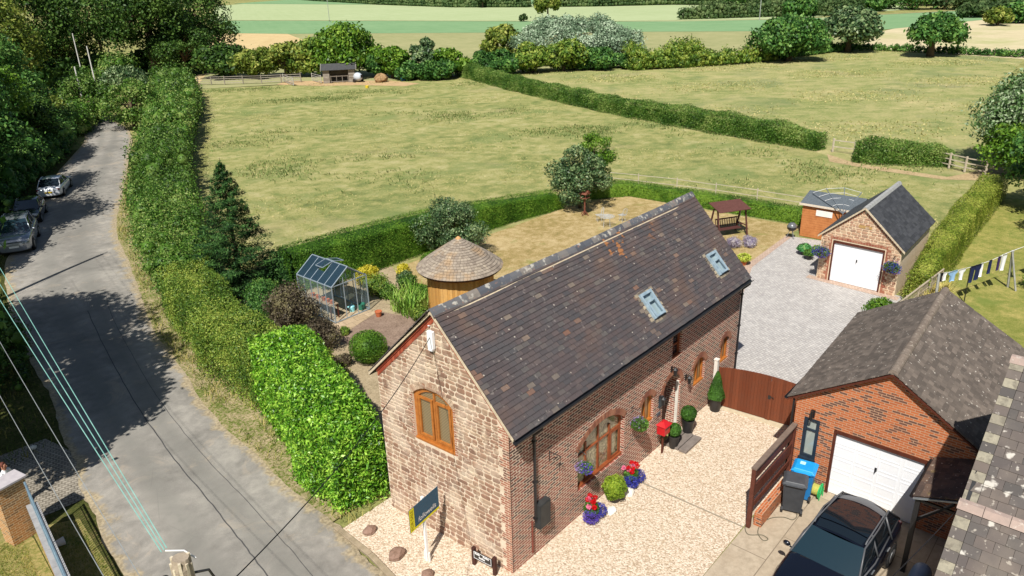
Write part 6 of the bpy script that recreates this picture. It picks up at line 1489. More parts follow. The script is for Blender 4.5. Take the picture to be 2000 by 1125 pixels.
    if kind == 'suv':
        for s in (-1, 1): g = Geo(); g.tube([(A[1][0]-.1, s*Wt[1]*.93, H-.09), (A[1][0]-.2, s*Wt[1]*.93, H-.035), (A[3][0]+.3, s*Wt[2]*1.0, H-.05), (A[3][0]+.15, s*Wt[2]*.97, H-.13)], .02, 6); build(g, 'roof_rail', M['steel'] if not roofglass else simple('satin trim', '55585c', '66696d', 4, .4, .5), roof_, world=False)
    if roofglass:
        g = Geo(); V = []
        for (X, ww, z) in ((A[1][0]-.06, Wt[0]*.84, A[1][1]+.012), (A[1][0]-.32, Wt[1]*.86, (A[1][1]*.3+A[2][1]*.7)+.012)): 
            for c in (-1, -.5, 0, .5, 1): V.append((X, ww*c, z+crown(c*.86)))
        g.add(V, [(j, j+1, 6+j, 5+j) for j in range(4)]); V = []
        for (X, ww, z) in ((A[1][0]-.36, Wt[1]*.86, (A[1][1]*.25+A[2][1]*.75)+.013), (A[2][0], Wt[1]*.86, A[2][1]+.012), (A[3][0]+.34, Wt[2]*.86, A[2][1]*.4+A[3][1]*.6+.012)):
            for c in (-1, -.5, 0, .5, 1): V.append((X, ww*c, z+crown(c*.86)))
        g.add(V, [(k*5+j, k*5+j+1, k*5+6+j, k*5+5+j) for k in range(2) for j in range(4)]); build(g, 'sunroof', cglass, roof_, world=False, smooth=True)
        g = Geo(); V = []
        for (X, ww, z) in ((A[3][0]+.30, Wt[2]*.98, A[2][1]*.35+A[3][1]*.65+.02), (A[3][0]+.02, Wt[2]*.94, A[3][1]+.012), (A[3][0]-.14, Wt[2]*.84, A[3][1]-.05)):
            for c in (-1, -.75, -.35, 0, .35, .75, 1): V.append((X+.10*c*c, ww*c, z+crown(c*.88)))
        g.add(V, [(k*7+j, k*7+j+1, k*7+8+j, k*7+7+j) for k in range(2) for j in range(6)]); build(g, 'spoiler', simple('satin grey spoiler', '54575b', '5e6165', 3, .3, .6), roof_, world=False, smooth=True)
    g = Geo(); g.box((cb[0][0]*L+.02, .25, zb+.01), (.03, .55, .012), .1); g.box((cb[0][0]*L+.02, -.35, zb+.01), (.03, .5, .012), .1); build(g, 'wiper', M['black'], ws, world=False)
    return t
car('black family car with panoramic glass roof, parked facing out of the brick garage', 5.36, -6.74, R_(177), 4.6, 1.95, 1.62, paint('black metallic paint', (.006, .008, .016)), 'suv', 1.0, roofglass=True, trim=simple('dark satin trim', '4a4c50', '595b5f', 4, .35, .5))
car('silver grey off-roader facing the camera at the left edge of the lane', 1.75, 43.4, R_(246.5), 4.85, 1.98, 1.88, paint('silver grey paint', (.30, .33, .37), .5), 'suv', 1.15, 'cars parked along the lane')
car('dark hatchback parked in the shade between the silver off-roader and the white car', 4.35, 49.4, R_(244), 4.1, 1.78, 1.46, paint('dark navy paint', (.012, .014, .022)), 'coupe', .93, 'cars parked along the lane')
car('white saloon parked facing away up the lane, furthest of the three parked cars', 8.35, 55.9, R_(60), 4.7, 1.84, 1.43, paint('white pearl paint', (.72, .75, .80), .05), 'saloon', .92, 'cars parked along the lane')

# ================================================================== POLES AND CABLES
pw = simple('silvered pole timber', '8d7f6e', 'b0a28e', 5, .95, bump=.6, bscale=30)
px_, py_ = -9.43, -3.54; ZT_ = 9.25
t = thing('utility_pole', 'weathered wooden utility pole top with insulators at the bottom edge of the view', 'utility pole', (px_, py_, 0))
g = Geo(); rr = random.Random(3)
g.tube([(px_, py_, 0), (px_, py_, 5), (px_, py_, ZT_-.12), (px_+.01, py_, ZT_)], [.16, .135, .115, .09], 14); build(g, 'pole', pw, t)
g = Geo(); 
for k in range(9): a = k*.7; g.box((px_+.1*math.cos(a), py_+.1*math.sin(a), ZT_-.45-.04*(k % 3)), (.03, .03, .9), a)
build(g, 'split_grain', simple('dry split timber', 'b8ab94', 'd8ccb4', 8, .95, bump=.5), t)
g = Geo(); g.tube([(px_-.06, py_+.2, ZT_+.03), (px_+.10, py_+.10, ZT_-.02), (px_+.17, py_+.0, ZT_-.12)], .010, 6); build(g, 'bracket', M['white'], t)
g = Geo(); g.tube([(px_+.1, py_-.05, ZT_-.25), (px_+.24, py_-.1, ZT_-.28), (px_+.3, py_-.14, ZT_-.5), (px_+.42, py_-.22, ZT_-.75), (px_+.3, py_-.2, ZT_-1.3)], .016, 6); g.tube([(px_-.1, py_+.02, ZT_-.2), (px_-.2, py_+.06, ZT_-.35), (px_-.12, py_+.02, ZT_-.9)], .02, 6); g.ball((px_-.18, py_+.06, ZT_-.22), .055, 8); g.ball((px_-.2, py_+.02, ZT_-.34), .045, 8); build(g, 'insulated_lead', M['black'], t)
p2x, p2y = -4.2, 33.2
t = thing('utility_pole', 'utility pole beyond the left edge that casts a long thin shadow across the lane', 'utility pole', (p2x, p2y, 0)); g = Geo(); g.tube([(p2x, p2y, 0), (p2x, p2y, 11.8)], [.17, .11], 10); build(g, 'pole', pw, t); g = Geo(); g.tube([(p2x-.6, p2y-.3, 11.5), (p2x+.6, p2y+.3, 11.5)], .05, 4); build(g, 'cross_arm', pw, t); g = Geo(); g.tube([(p2x, p2y, 9.4), (p2x-1.9, p2y-1.8, 0)], .012, 5); build(g, 'stay', M['steel'], t)
def cable(label, a, b, sag_, mat, r=.011, n=22, group=None):
    a, b = Vector(a), Vector(b); g = Geo(); P = []
    for k in range(n+1):
        s = k/n; p = a.lerp(b, s); p.z -= 4*sag_*s*(1-s); P.append(p)
    g.tube(P, r, 5); return build(g, 'overhead_cable', mat, None, label=label, cat='cable', group=group, world=False)
teal = simple('oxidised copper wire', '6fa89e', '8fc0b6', 4, .5); blk = simple('black cable', '16171a', '1f2023', 4, .5); gry = simple('grey cable', '7e8385', '93989a', 4, .5)
T2 = Vector((p2x, p2y, 11.75))
for k, dx in enumerate((-.30, 0, .30)): cable(['leftmost of the three pale green wires crossing the lane', 'middle one of the three pale green wires crossing the lane', 'rightmost of the three pale green wires crossing the lane'][k], (px_-.10+.035*k, py_+.20+.01*k, ZT_+.04), T2+Vector((dx*1.6, dx*.3, .0)),   .55, teal, .0062, group='pale green overhead wires')
for k, (o, s, e) in enumerate((((-9.9, -3.2, 8.0), .7, (-5.6, 31, 7.2)), ((-9.62, -3.3, 8.2), .75, (-4.9, 31, 8.6)))): cable(['thin grey wire left of the pale green wires, nearer the left edge', 'thin grey wire close beside the pale green wires on their left'][k], o, e, s, gry, .006, group='thin grey overhead wires')
cable('black cable swooping from the utility pole up to the peak of the stone gable', (px_+.1, py_+.05, 8.35), (-.12, 2.5, 6.55), .38, blk, .0095)
cable('black cable from the corner house across the bonnet of the black car', (4.05, -9.4, 4.75), (-6.5, -7.6, 5.4), .3, blk, .010)
for k, (bxy, top, lb) in enumerate((((160, 140), 65, 'tall thin white pole left in the trees behind the lane bend'), ((190, 168), 90, 'pale pole in the middle of the group behind the lane bend'), ((165, 208), 130, 'nearest and brightest white pole beside the lane bend'), ((220, 118), 80, 'short pale pole right of the others against the dark trees'), ((158, 131), 112, 'short stubby pole tucked among the white poles'))):
    bxy = [(166, 168), (195, 200), (172, 240), (222, 142), (160, 150)][k]; x, y = G(*bxy); lo, hh = 0, 40
    for _ in range(40):
        mid = (lo+hh)/2; q_ = np.array([x, y, mid])-CAM
        if 562.5-FPX*(q_@_U)/(q_@_f) > top: lo = mid
        else: hh = mid
    g = Geo(); g.tube([(x, y, 0), (x, y, hh)], [.11, .08], 8); build(g, 'pole', simple('bleached pole', 'c9c6be', 'dedbd4', 3, .8) if k == 0 else bpy.data.materials['bleached pole'], None, label=lb, cat='pole', group='poles behind the lane bend')
x, y = G(644, 45); g = Geo(); g.tube([(x, y, 0), (x, y, 9)], .12, 6); g.tube([(x-1.3, y+.5, 8.6), (x+1.3, y-.5, 8.6)], .09, 4); build(g, 'distant_pole', simple('grey pole', '8d9088', 'a0a39a', 3, .8), None, label='thin grey pole standing in the pale crop above the shelter trees', cat='pole')
x, y = G(1483, 40); g = Geo(); g.tube([(x, y, 0), (x, y, 6)], .14, 6); build(g, 'distant_pole', bpy.data.materials['grey pole'], None, label='small white pole at the edge of the bluish crop field', cat='pole')

# ================================================================== LEFT WALL, PERSON
t = thing('garden_wall', 'brick garden wall with stone coping and blue grey metal railing at bottom left', 'wall', (-7.75, 12.2, 0)); wa, wb_ = Vector((-7.78, 12.0, 0)), Vector((-9.0, 3.5, 0)); wd_ = (wb_-wa).normalized(); wn_ = Vector((-wd_.y, wd_.x, 0)); WL = (wb_-wa).length; wz = math.atan2(wd_.y, wd_.x)
obr = brickmat('buff orange brick', 'b98550', 'a4703f', '8a6a4a', 'c9b290', .225, .075, .012)
def WP(u, v, z): p = wa+wd_*u+wn_*v; return (p.x, p.y, z)
g = Geo(); q3(g, [WP(0, -.11, 0), WP(WL, -.11, 0), WP(WL, .11, 0), WP(0, .11, 0)], [WP(0, -.11, 1.12), WP(WL, -.11, 1.12), WP(WL, .11, 1.12), WP(0, .11, 1.12)]); build(g, 'brick_wall', obr, t)
g = Geo()
for k in range(10): a, b = WL*k/10+.005, WL*(k+1)/10-.005; q3(g, [WP(a, -.15, 1.122), WP(b, -.15, 1.122), WP(b, .15, 1.122), WP(a, .15, 1.122)], [WP(a, -.15, 1.18), WP(b, -.15, 1.18), WP(b, .15, 1.18), WP(a, .15, 1.18)])
build(g, 'coping', simple('grey coping stone', '8a8a8c', 'a2a2a2', 5, .9), t)
g = Geo(); rl = simple('blue grey steel railing', '5f7484', '78909e', 5, .4, .5)
g.tube([WP(.05, 0, 1.95), WP(WL, 0, 1.95)], .032, 6); g.tube([WP(.05, 0, 1.30), WP(WL, 0, 1.30)], .018, 6); g.tube([WP(.05, 0, 1.80), WP(WL, 0, 1.80)], .014, 6)
for k in range(int(WL/.11)): g.tube([WP(.08+k*.11, 0, 1.28), WP(.08+k*.11, 0, 1.95)], .009, 4)
for k in range(4): g.tube([WP(.1+k*2.3, 0, 1.17), WP(.1+k*2.3, 0, 1.98)], .022, 6)
build(g, 'railing', rl, t)
g = Geo(); g.box((-8.15, 12.42, .97), (.8, .5, 1.94), R_(12)); gp_ = build(g, 'brick_pillar', obr, None, label='square brick gate pillar with a pale stone cap at the end of the railing wall', cat='pillar')
g = Geo(); g.box((-8.15, 12.42, 1.98), (.92, .62, .08), R_(12)); c_ = build(g, 'cap', simple('pale lilac grey cap stone', 'a9a3a8', 'bcb6b8', 5, .85), gp_, bevel=.015, world=False)
# lying white pot
x, y = G(118, 1066); t = thing('white_bucket', 'white plastic bucket lying on its side in the shaded grass', 'bucket', (x, y, 0)); g = Geo(); g.tube([(x-.12, y+.02, .11), (x+.14, y-.03, .13)], [.09, .13], 16, cap=False); g.add([(x-.12+.0, y+.02+.085*math.cos(a*.4), .11+.085*math.sin(a*.4)) for a in range(16)], [tuple(range(16))]); build(g, 'body', M['white'], t)
# person
def person(label, x, y, face, shirt, trousers, skin, hair):
    t = thing('person', label, 'person', (x, y, 0), face)
    J = {'pel': (0, 0, .95), 'chest': (.02, 0, 1.28), 'neck': (.04, 0, 1.47), 'hb': (.055, 0, 1.55), 'head': (.07, 0, 1.64), 'top': (.06, 0, 1.72), 'ls': (.02, .19, 1.42), 'le': (.05, .25, 1.14), 'lw': (.24, .2, 1.0), 'lh': (.32, .18, 1.0), 'rs': (.02, -.19, 1.42), 're': (-.02, -.26, 1.13), 'rw': (.1, -.25, .9), 'rh': (.13, -.24, .82), 'll': (0, .1, .9), 'lk': (.04, .11, .5), 'la': (0, .11, .08), 'lt': (.15, .13, .04), 'rl': (0, -.1, .9), 'rk': (.0, -.12, .5), 'ra': (-.06, -.12, .08), 'rt': (.09, -.14, .04)}
    E_ = [('pel', 'chest'), ('chest', 'neck'), ('neck', 'hb'), ('hb', 'head'), ('head', 'top'), ('chest', 'ls'), ('ls', 'le'), ('le', 'lw'), ('lw', 'lh'), ('chest', 'rs'), ('rs', 're'), ('re', 'rw'), ('rw', 'rh'), ('pel', 'll'), ('ll', 'lk'), ('lk', 'la'), ('la', 'lt'), ('pel', 'rl'), ('rl', 'rk'), ('rk', 'ra'), ('ra', 'rt')]
    Rd = dict(pel=.15, chest=.155, neck=.055, hb=.07, head=.092, top=.06, ls=.07, le=.045, lw=.032, lh=.035, rs=.07, re=.045, rw=.032, rh=.035, ll=.1, lk=.065, la=.045, lt=.035, rl=.1, rk=.065, ra=.045, rt=.035)
    for s, side in ((1, 'l'), (-1, 'r')):
        hx, hy, hz = J[side+'h']
        for k in range(5):
            a = (-.028+.018*k) if k < 4 else -.05; n_ = side+'f%d' % k; dx, dz = ((.055+.008*(1.5-abs(k-1.5)), -.012) if k < 4 else (.03, .015)) if side == 'l' else ((.012, -.06) if k < 4 else (.03, -.03))
            J[n_] = (hx+dx, hy+a*s, hz+dz); Rd[n_] = .009; J[n_+'t'] = (hx+dx*1.6, hy+a*s, hz+dz*1.9-.012); Rd[n_+'t'] = .008; E_ += [(side+'h', n_), (n_, n_+'t')]
    ks = list(J); me = bpy.data.meshes.new('body'); me.from_pydata([J[k] for k in ks], [(ks.index(a), ks.index(b)) for a, b in E_], [])
    o = bpy.data.objects.new('body', me); COL.objects.link(o); m_ = o.modifiers.new('s', 'SKIN'); me.skin_vertices[0] if len(me.skin_vertices) else None
    for i, k in enumerate(ks): me.skin_vertices[0].data[i].radius = (Rd[k], Rd[k]*(.78 if k in ('pel', 'chest') else 1)); me.skin_vertices[0].data[i].use_root = (k == 'pel')
    o.modifiers.new('u', 'SUBSURF').render_levels = 1; bpy.context.view_layer.update(); dg = bpy.context.evaluated_depsgraph_get(); me2 = bpy.data.meshes.new_from_object(o.evaluated_get(dg)); bpy.data.objects.remove(o)
    for m_ in (skin, shirt, trousers): me2.materials.append(m_)
    for p in me2.polygons:
        c = p.center; p.use_smooth = True; p.material_index = 2 if c.z < .96 and abs(c.y) < .22 else (1 if c.z < 1.485 and not (abs(c.y) > .2 and c.z < 1.12) and not c.x > .2 else 0)
    b = bpy.data.objects.new('body', me2); COL.objects.link(b); b.parent = t
    g = Geo(); g.ball((.05, 0, 1.665), .105, 14, sc=(.95, .85, 1.0)); g.v = [(a if a < .1 else .1, b_, max(c, 1.62) if a > .02 else c) for a, b_, c in g.v]; build(g, 'hair', hair, t, smooth=True, world=False)
    g = Geo(); g.ball((.165, 0, 1.63), .016, 6); 
    for s in (-1, 1): g.ball((.07, s*.09, 1.635), .02, 6)
    build(g, 'nose_and_ears', skin, t, smooth=True, world=False); g = Geo()
    for s in (-1, 1): g.ball((.15, s*.033, 1.655), .009, 6)
    build(g, 'eyes', M['black'], t, world=False)
person('person in a white top standing behind the brick gate pillar, mostly hidden', -7.85, 14.0, R_(-50), simple('white cotton', 'e8e8ea', 'f2f2f4', 6, .9), simple('navy trousers', '1c2338', '252d45', 6, .9), simple('skin', 'b07a62', 'bd8870', 6, .6), simple('reddish brown hair', '5a3026', '6c3c30', 20, .7))
# ================================================================== VEGETATION
bark = simple('grey brown bark', '4a3d30', '6a5a48', 6, .95, bump=.6)
LM = dict(
 laurel=leafmat('glossy laurel leaves', '2c560f', '66a024', 'a9d04e', .4, .4, .3, 3.0),
 hawth=leafmat('clipped hawthorn leaves', '3c5a20', '66832e', '98a448', .5, .25, .25, .7),
 yhedge=leafmat('yellowish hedge leaves', '4f661c', '7d8e30', 'a8ac50', .5, .25, .25, .8),
 wild=leafmat('wild hedge leaves', '274013', '476c22', '768e46', .5, .25, .25, .45),
 wildb=leafmat('bramble and elm leaves', '2f4d19', '527a28', '8c9e54', .5, .25, .25, .45),
 privet=leafmat('trimmed garden hedge leaves', '2c4c12', '4c7420', '769634', .5, .2, .25, .7),
 conifer=leafmat('spruce needles', '152e15', '264820', '4a6e34', .6, .15, .1),
 dark=leafmat('dark tree leaves', '223a17', '3a5a22', '607c36', .5, .2, .22, .35),
 darkg=leafmat('deep green leaves', '28481e', '426e30', '74984a', .5, .2, .22, .35),
 olive=leafmat('olive green leaves', '42581e', '6d8030', 'a0a452', .5, .2, .25, .35),
 bright=leafmat('bright green leaves', '365a16', '557c20', '84a33a', .45, .3, .3, .5),
 silver=leafmat('silvery willow leaves', '587054', '829a7a', 'b2c2a6', .5, .3, .2, .2),
 greyg=leafmat('grey green leaves', '2b4426', '4a683e', '8a9c6a', .45, .35, .2, .8),
 purple=leafmat('purple brown leaves', '3a3328', '564c3e', '76704e', .5, .2, .2, 1),
 gold=leafmat('golden yellow leaves', '9a9420', 'c4b834', 'dccf5c', .5, .2, .3, 1),
 pale=leafmat('pale backed leaves', '3f602e', '67874e', 'aebd9a', .45, .35, .25, .8),
 far=leafmat('far hedge leaves', '2f4426', '485e36', '66764a', .6, .1, .1, .1),
)
# ---- hedges down the lane
hedge_clipped('laurel_hedge', 'tall glossy bright green laurel hedge against the stone gable', [(-.72, 5.6, .85, 2.65), (-.45, 6.6, 1.0, 3.05), (-.1, 8.0, 1.15, 3.25), (.75, 10.7, 1.2, 3.2), (1.3, 12.6, 1.1, 3.05)], LM['laurel'], 1000, .125, aspect=.42, amp=.2, spread=1.05, depth=.3, round_=.55)
hedge_clipped('hawthorn_hedge', 'clipped yellow green hawthorn hedge beyond the laurel along the lane', [(1.25, 12.9, 1.2, 2.5), (1.7, 17, 1.35, 2.45), (2.5, 20.8, 1.35, 2.3), (3.9, 25.4, 1.3, 2.3)], LM['hawth'], 600, .085, aspect=.6, amp=.22, spread=1.1, depth=.4, round_=.6)
hedge_wild('mixed_hedge', 'shaggy light green hedge bulging over the sandy verge opposite the sunlit patch of lane', [(4.6, 26.5, 1.6, 2.7), (6.6, 32.5, 2.0, 2.6), (9.0, 38, 2.2, 2.9)], LM['wildb'], 38000, .13, seed=2, sprigs=2500)
hedge_wild('mixed_hedge', 'rough mid green hedge section opposite the three parked cars', [(9.4, 39, 2.2, 3.0), (12.5, 46, 2.3, 3.0), (17.3, 55.5, 2.2, 3.0)], LM['wild'], 34000, .16, seed=3, sprigs=2500)
hedge_wild('mixed_hedge', 'far rough hedge section where the lane disappears behind trees', [(17.8, 56.5, 2.3, 3.0), (24.5, 69, 2.5, 3.3), (33, 84, 2.8, 3.4)], LM['wildb'], 30000, .22, seed=4, step=1.3, sprigs=1500)
hedge_wild('mixed_hedge', 'furthest roadside hedge reaching the big dark oak', [(33.5, 85, 2.8, 3.4), (41, 101, 3.0, 3.4), (46, 112, 3.0, 3.2)], LM['wild'], 20000, .28, seed=5, step=1.7)
# ---- left of the lane: undergrowth and trees
hedge_wild('undergrowth', 'dark shaded undergrowth along the left side of the lane behind the parked cars', [(2.2, 51.5, 1.6, 2.0), (5.5, 59, 2.0, 2.6), (12.5, 70.5, 2.2, 2.8), (17, 80, 2.3, 2.6)], LM['darkg'], 30000, .2, cat='hedge', seed=6, step=1.2)
hedge_wild('undergrowth', 'brighter bushes at the inside of the lane bend below the white poles', [(18, 81, 2.8, 3.0), (23.5, 92, 3.2, 3.2), (27.5, 104, 3.0, 3.0)], LM['wildb'], 20000, .26, seed=7, step=1.6)
def T(label, x, y, H, Rr, mat, n=9000, leaf=.24, k=40, name='tree', group=None, seed=0, crown=.75, trunk=.28, aspect=.6, sq=.8, rc=None):
    return tree(name, label, 'tree', (x, y, 0), H, Rr, mat, bark, k, n, leaf, rc, trunk, group, seed, crown, aspect=aspect, sq=sq)
gL = 'trees on the left of the lane'
T('nearest broad green tree at the left edge above the parked cars', 1.9, 56.6, 12.5, 4.9, LM['darkg'], 26000, .3, 70, group=gL, seed=1, crown=.93)
T('bright green tree at the left edge behind the nearest one', 6.5, 67, 12.5, 5.0, LM['bright'], 20000, .32, 60, group=gL, seed=2, crown=.93)
T('mid green tree left of the white poles', 12.5, 80, 11.0, 4.8, LM['darkg'], 16000, .34, 55, group=gL, seed=3, crown=.95)
T('low dark tree between the parked cars and the white poles', 12.0, 72, 6.0, 3.6, LM['dark'], 9000, .3, 40, group=gL, seed=14, crown=.97)
T('round leafy tree arching over the far end of the lane', 25.6, 80.0, 5.8, 3.0, LM['wildb'], 11000, .26, 36, seed=15, crown=.97)
T('dark leafy tree behind the one arching over the lane', 24.0, 88.5, 5.6, 3.2, LM['wild'], 9000, .28, 36, seed=16, crown=.97)
T('bushy tree on the inside of the bend at the far end of the lane', 18.9, 87.0, 3.8, 2.6, LM['olive'], 8000, .28, 34, seed=17, crown=.97)
T('grey green bush beyond the bend under the tall dark trees', 38.5, 112, 4.0, 3.4, LM['greyg'], 6000, .36, 30, seed=18, crown=.98)
T('yellowish green tall tree at the top left corner', 11.5, 93, 17, 6.5, LM['olive'], 16000, .4, 55, group=gL, seed=4, crown=.85)
T('brown tinged tree at the top edge right of the top left corner', 22, 118, 19, 8, LM['olive'], 15000, .48, 55, group=gL, seed=5, crown=.9)
T('dark tree behind the poles with deep shade beneath', 35, 139, 19, 8.5, LM['dark'], 15000, .5, 55, group=gL, seed=6, crown=.85)
T('yellow green rounded tree below the dark trees behind the poles', 43.5, 146, 8.5, 5.5, LM['olive'], 7000, .45, 34, group=gL, seed=7, crown=.85)
T('tallest dark oak leaning over the pale field, its trunk showing', 52.5, 131, 21, 8.5, LM['dark'], 22000, .5, 75, seed=8, crown=.86, trunk=.75)
T('dark tree merging with the tallest oak on its left', 50, 147, 19, 8, LM['dark'], 13000, .52, 50, group=gL, seed=9, crown=.85)
T('dark oak right of the tallest oak at the edge of the crop field', 66, 141, 18.5, 7.5, LM['dark'], 16000, .5, 60, seed=10, crown=.9, trunk=.6)
T('lower rounded bush under the tallest dark oak', 55.5, 126, 9.5, 5.2, LM['dark'], 9000, .4, 26, seed=11, crown=.95)
for i, (x, y, H, r_, lb) in enumerate(((-9.6, 16.2, 10.5, 3.4, 'tree outside the left edge shading the cobbled apron'), (-9.6, 20.3, 14.0, 4.6, 'tree outside the left edge shading the middle of the lane'), (-9.8, 25.2, 14.5, 4.6, 'tree outside the left edge shading the far part of the lane'), (-6.6, 40.0, 10.5, 3.8, 'tree outside the left edge near the silver off-roader'), (-2.6, 46.8, 14.5, 4.9, 'tree outside the left edge behind the silver off-roader'))):
    T(lb, x, y, H, r_, LM['darkg'], 16000, .32, 60, group=gL, seed=20+i, crown=.72)
hedge_wild('roadside_bushes', 'dark bushes in deep shade at the left edge of the lane', [(-5.6, 22.5, 1.0, 1.3), (-4.6, 26.5, 1.1, 1.5), (-4.2, 31, 1.2, 1.6)], LM['dark'], 9000, .12, seed=8)
hedge_wild('undergrowth', 'bright hedge and bushes below the dark trees around the white poles', [(32, 118, 2.5, 3.0), (38, 122, 2.5, 3.0), (45, 125, 2.5, 3.2)], LM['wildb'], 9000, .4, seed=9)
hedge_wild('undergrowth', 'dark bushes under the tall trees at the top left', [(16, 100, 3, 4.0), (20, 120, 3.5, 4.5), (30, 136, 3.5, 4.5), (46, 140, 3.5, 4.5), (62, 136, 3.5, 4.0), (72, 132, 3, 3.5)], LM['dark'], 16000, .5, seed=10)
# ---- the line of trees behind the pasture
gB = 'trees along the far side of the pasture'
def TP(label, px, py, top, wpx, mat, **kw):
    x, y = G(px, py); dd = math.dist((x, y, 0), CAM); H = kw.pop('H', None)
    if H is None:
        lo, hi = 0, 60
        for _ in range(40):
            mid = (lo+hi)/2; q = np.array([x, y, mid])-CAM; yy = 562.5-FPX*(q@_U)/(q@_f)
            if yy > top: lo = mid
            else: hi = mid
        H = lo
    kw.setdefault('leaf', max(.2, dd*.0042)); kw.setdefault('n', 6000); kw.setdefault('k', 30); kw.setdefault('trunk', .18+H*.018)
    return T(label, x, y, H, wpx*dd/FPX/2, mat, **kw)
TP('round dark bushy tree at the left end of the fence line', 432, 152, 84, 85, LM['dark'], group=gB, seed=31, crown=.93)
TP('bushy tree just right of the leftmost one above the rail fence', 500, 152, 88, 80, LM['olive'], group=gB, seed=32, crown=.95)
TP('thin brownish tree left of the field shelter', 560, 150, 82, 80, LM['olive'], group=gB, seed=33, crown=.95)
TP('narrow tree directly behind the left wall of the field shelter', 610, 148, 76, 70, LM['hawth'], group=gB, seed=34, crown=.95)
TP('tallest bright topped tree directly behind the field shelter', 683, 150, 46, 112, LM['bright'], group=gB, seed=35, crown=.9, n=12000, k=45)
TP('small tree right of the field shelter with pale leaves', 738, 150, 100, 50, LM['darkg'], group=gB, seed=36, crown=.95)
TP('bright green tree above the blue drum', 768, 152, 88, 58, LM['bright'], group=gB, seed=37, crown=.93)
TP('slender grey green tree in the middle of the gap', 832, 150, 72, 48, LM['greyg'], group=gB, seed=38, crown=.95)
TP('rounded bright green tree at the right end of the shelter belt', 880, 150, 90, 62, LM['bright'], group=gB, seed=39, crown=.95)
TP('low dark bush between the blue drum and the slender tree', 800, 154, 122, 60, LM['darkg'], group=gB, seed=40, crown=1)
TP('broad low bush filling the gap left of the slender tree', 855, 154, 118, 70, LM['darkg'], group=gB, seed=41, crown=1)
TP('huge pale silver willow in the middle of the fields', 1118, 120, 28, 215, LM['silver'], seed=42, crown=.9, n=26000, k=80, leaf=.42, rc=1.7, sq=.75)
TP('silver willow shoulder spreading right of the main crown', 1195, 122, 58, 100, LM['silver'], seed=43, crown=.95, n=9000, leaf=.42)
TP('olive brown hawthorn left of the silver willow', 985, 120, 50, 70, LM['olive'], seed=44, crown=.95, group=gB)
gH = 'hawthorns in front of the silver willow'
for i, (px, top, wd, mt, lb) in enumerate(((945, 98, 60, 'darkg', 'leftmost dark hawthorn beside the field hedge corner'), (985, 92, 70, 'darkg', 'dark hawthorn below the olive brown one'), (1040, 84, 80, 'hawth', 'lighter hawthorn left of centre below the silver willow'), (1100, 78, 85, 'hawth', 'widest hawthorn right below the top of the silver willow'), (1160, 92, 75, 'darkg', 'dark hawthorn below the right shoulder of the silver willow'), (1215, 104, 50, 'darkg', 'last small hawthorn at the right foot of the silver willow'))):
    TP(lb, px, 146-(px-945)*.05, top, wd, LM[mt], seed=50+i, crown=1, group=gH, n=6500)
gO = 'oaks standing in the far field hedge'
TP('dense dark oak, leftmost of the three field oaks', 1540, 119, 26, 108, LM['darkg'], seed=61, crown=.92, n=14000, k=45, group=gO, trunk=.5)
TP('broad pale green oak, middle of the three field oaks', 1655, 101, 20, 100, LM['greyg'], seed=62, crown=.82, n=12000, k=45, group=gO, trunk=.5)
TP('open crowned oak with its trunk showing, rightmost of the three field oaks', 1816, 110, 27, 96, LM['darkg'], seed=63, crown=.78, n=8500, k=34, group=gO, trunk=.55)
TP('light green round tree standing alone above the silver willow', 1070, 38, -14, 46, LM['olive'], seed=64, crown=.82, n=5000)
TP('tiny dark tree in the far hedge at the top edge', 943, 15, -18, 26, LM['far'], seed=65, crown=.75, n=1800, k=14)
TP('dark tree behind the leftmost field oak', 1565, 32, -8, 52, LM['darkg'], seed=66, crown=.9, n=5000)
TP('dark tree at the top edge above the middle field oak', 1700, 22, -14, 44, LM['darkg'], seed=67, crown=.9, n=4500)
TP('small round tree at the top right by the pale stubble', 1948, 50, 16, 46, LM['olive'], seed=68, crown=.95, n=3500)
TP('small dark pointed bush in the crop left of the willow top', 1023, 42, 29, 14, LM['far'], seed=69, crown=1, n=700, k=8)
TP('dark bush cluster at the far top right corner', 1985, 45, 8, 60, LM['darkg'], seed=70, crown=1, n=4000)
# ---- far hedges and woodland
def HW(label, pts, mat, n, leaf, seed, name='field_hedge', step=2.2, rj=.3, kind=None): return hedge_wild(name, label, pts, mat, n, leaf, seed=seed, step=step, rj=rj)
hedge_clipped('field_hedge', 'dark hedge dividing the two pastures, running from the tree belt to the gap', [(56.3, 12.3, .8, 1.6), (57.0, 15, 1.1, 1.95), (58.9, 23.1, 1.15, 2.0), (62.7, 37.8, 1.1, 1.9), (71.0, 59.7, 1.15, 1.9), (78.2, 75.5, 1.3, 2.1), (81, 81, 1.4, 2.3)], LM['wildb'], 330, .13, amp=.22, depth=.45, spread=1.2, round_=.6)
hedge_clipped('field_hedge', 'short dark hedge right of the field gap beside the broken rails', [(53.9, 8.5, .8, 1.6), (54.2, 7.4, 1.05, 1.95), (55.0, 5.0, 1.1, 1.8), (55.9, 2.9, 1.1, 1.7), (56.4, 1.9, .8, 1.2)], LM['wildb'], 380, .13, amp=.22, depth=.45, spread=1.2, round_=.6)
HW('overgrown hedge from the silver willow to the leftmost field oak', [(100, 60, 2.0, 2.8), (108, 54, 2.3, 3.8), (113, 50, 1.8, 2.3), (117, 48, 1.7, 2.4), (121, 46, 1.5, 1.9), (127, 43.5, 1.5, 1.9)], LM['hawth'], 22000, .34, 82, step=1.8)
HW('thin low hedge under the two right-hand field oaks', [(131, 44, 1.2, 1.9), (141, 42, 1.2, 1.8), (148, 37, .9, 1.1), (147, 26, .9, 1.1), (145, 12, 1.0, 1.2), (144, 2, 1.0, 1.2)], LM['darkg'], 16000, .3, 83, step=1.8)
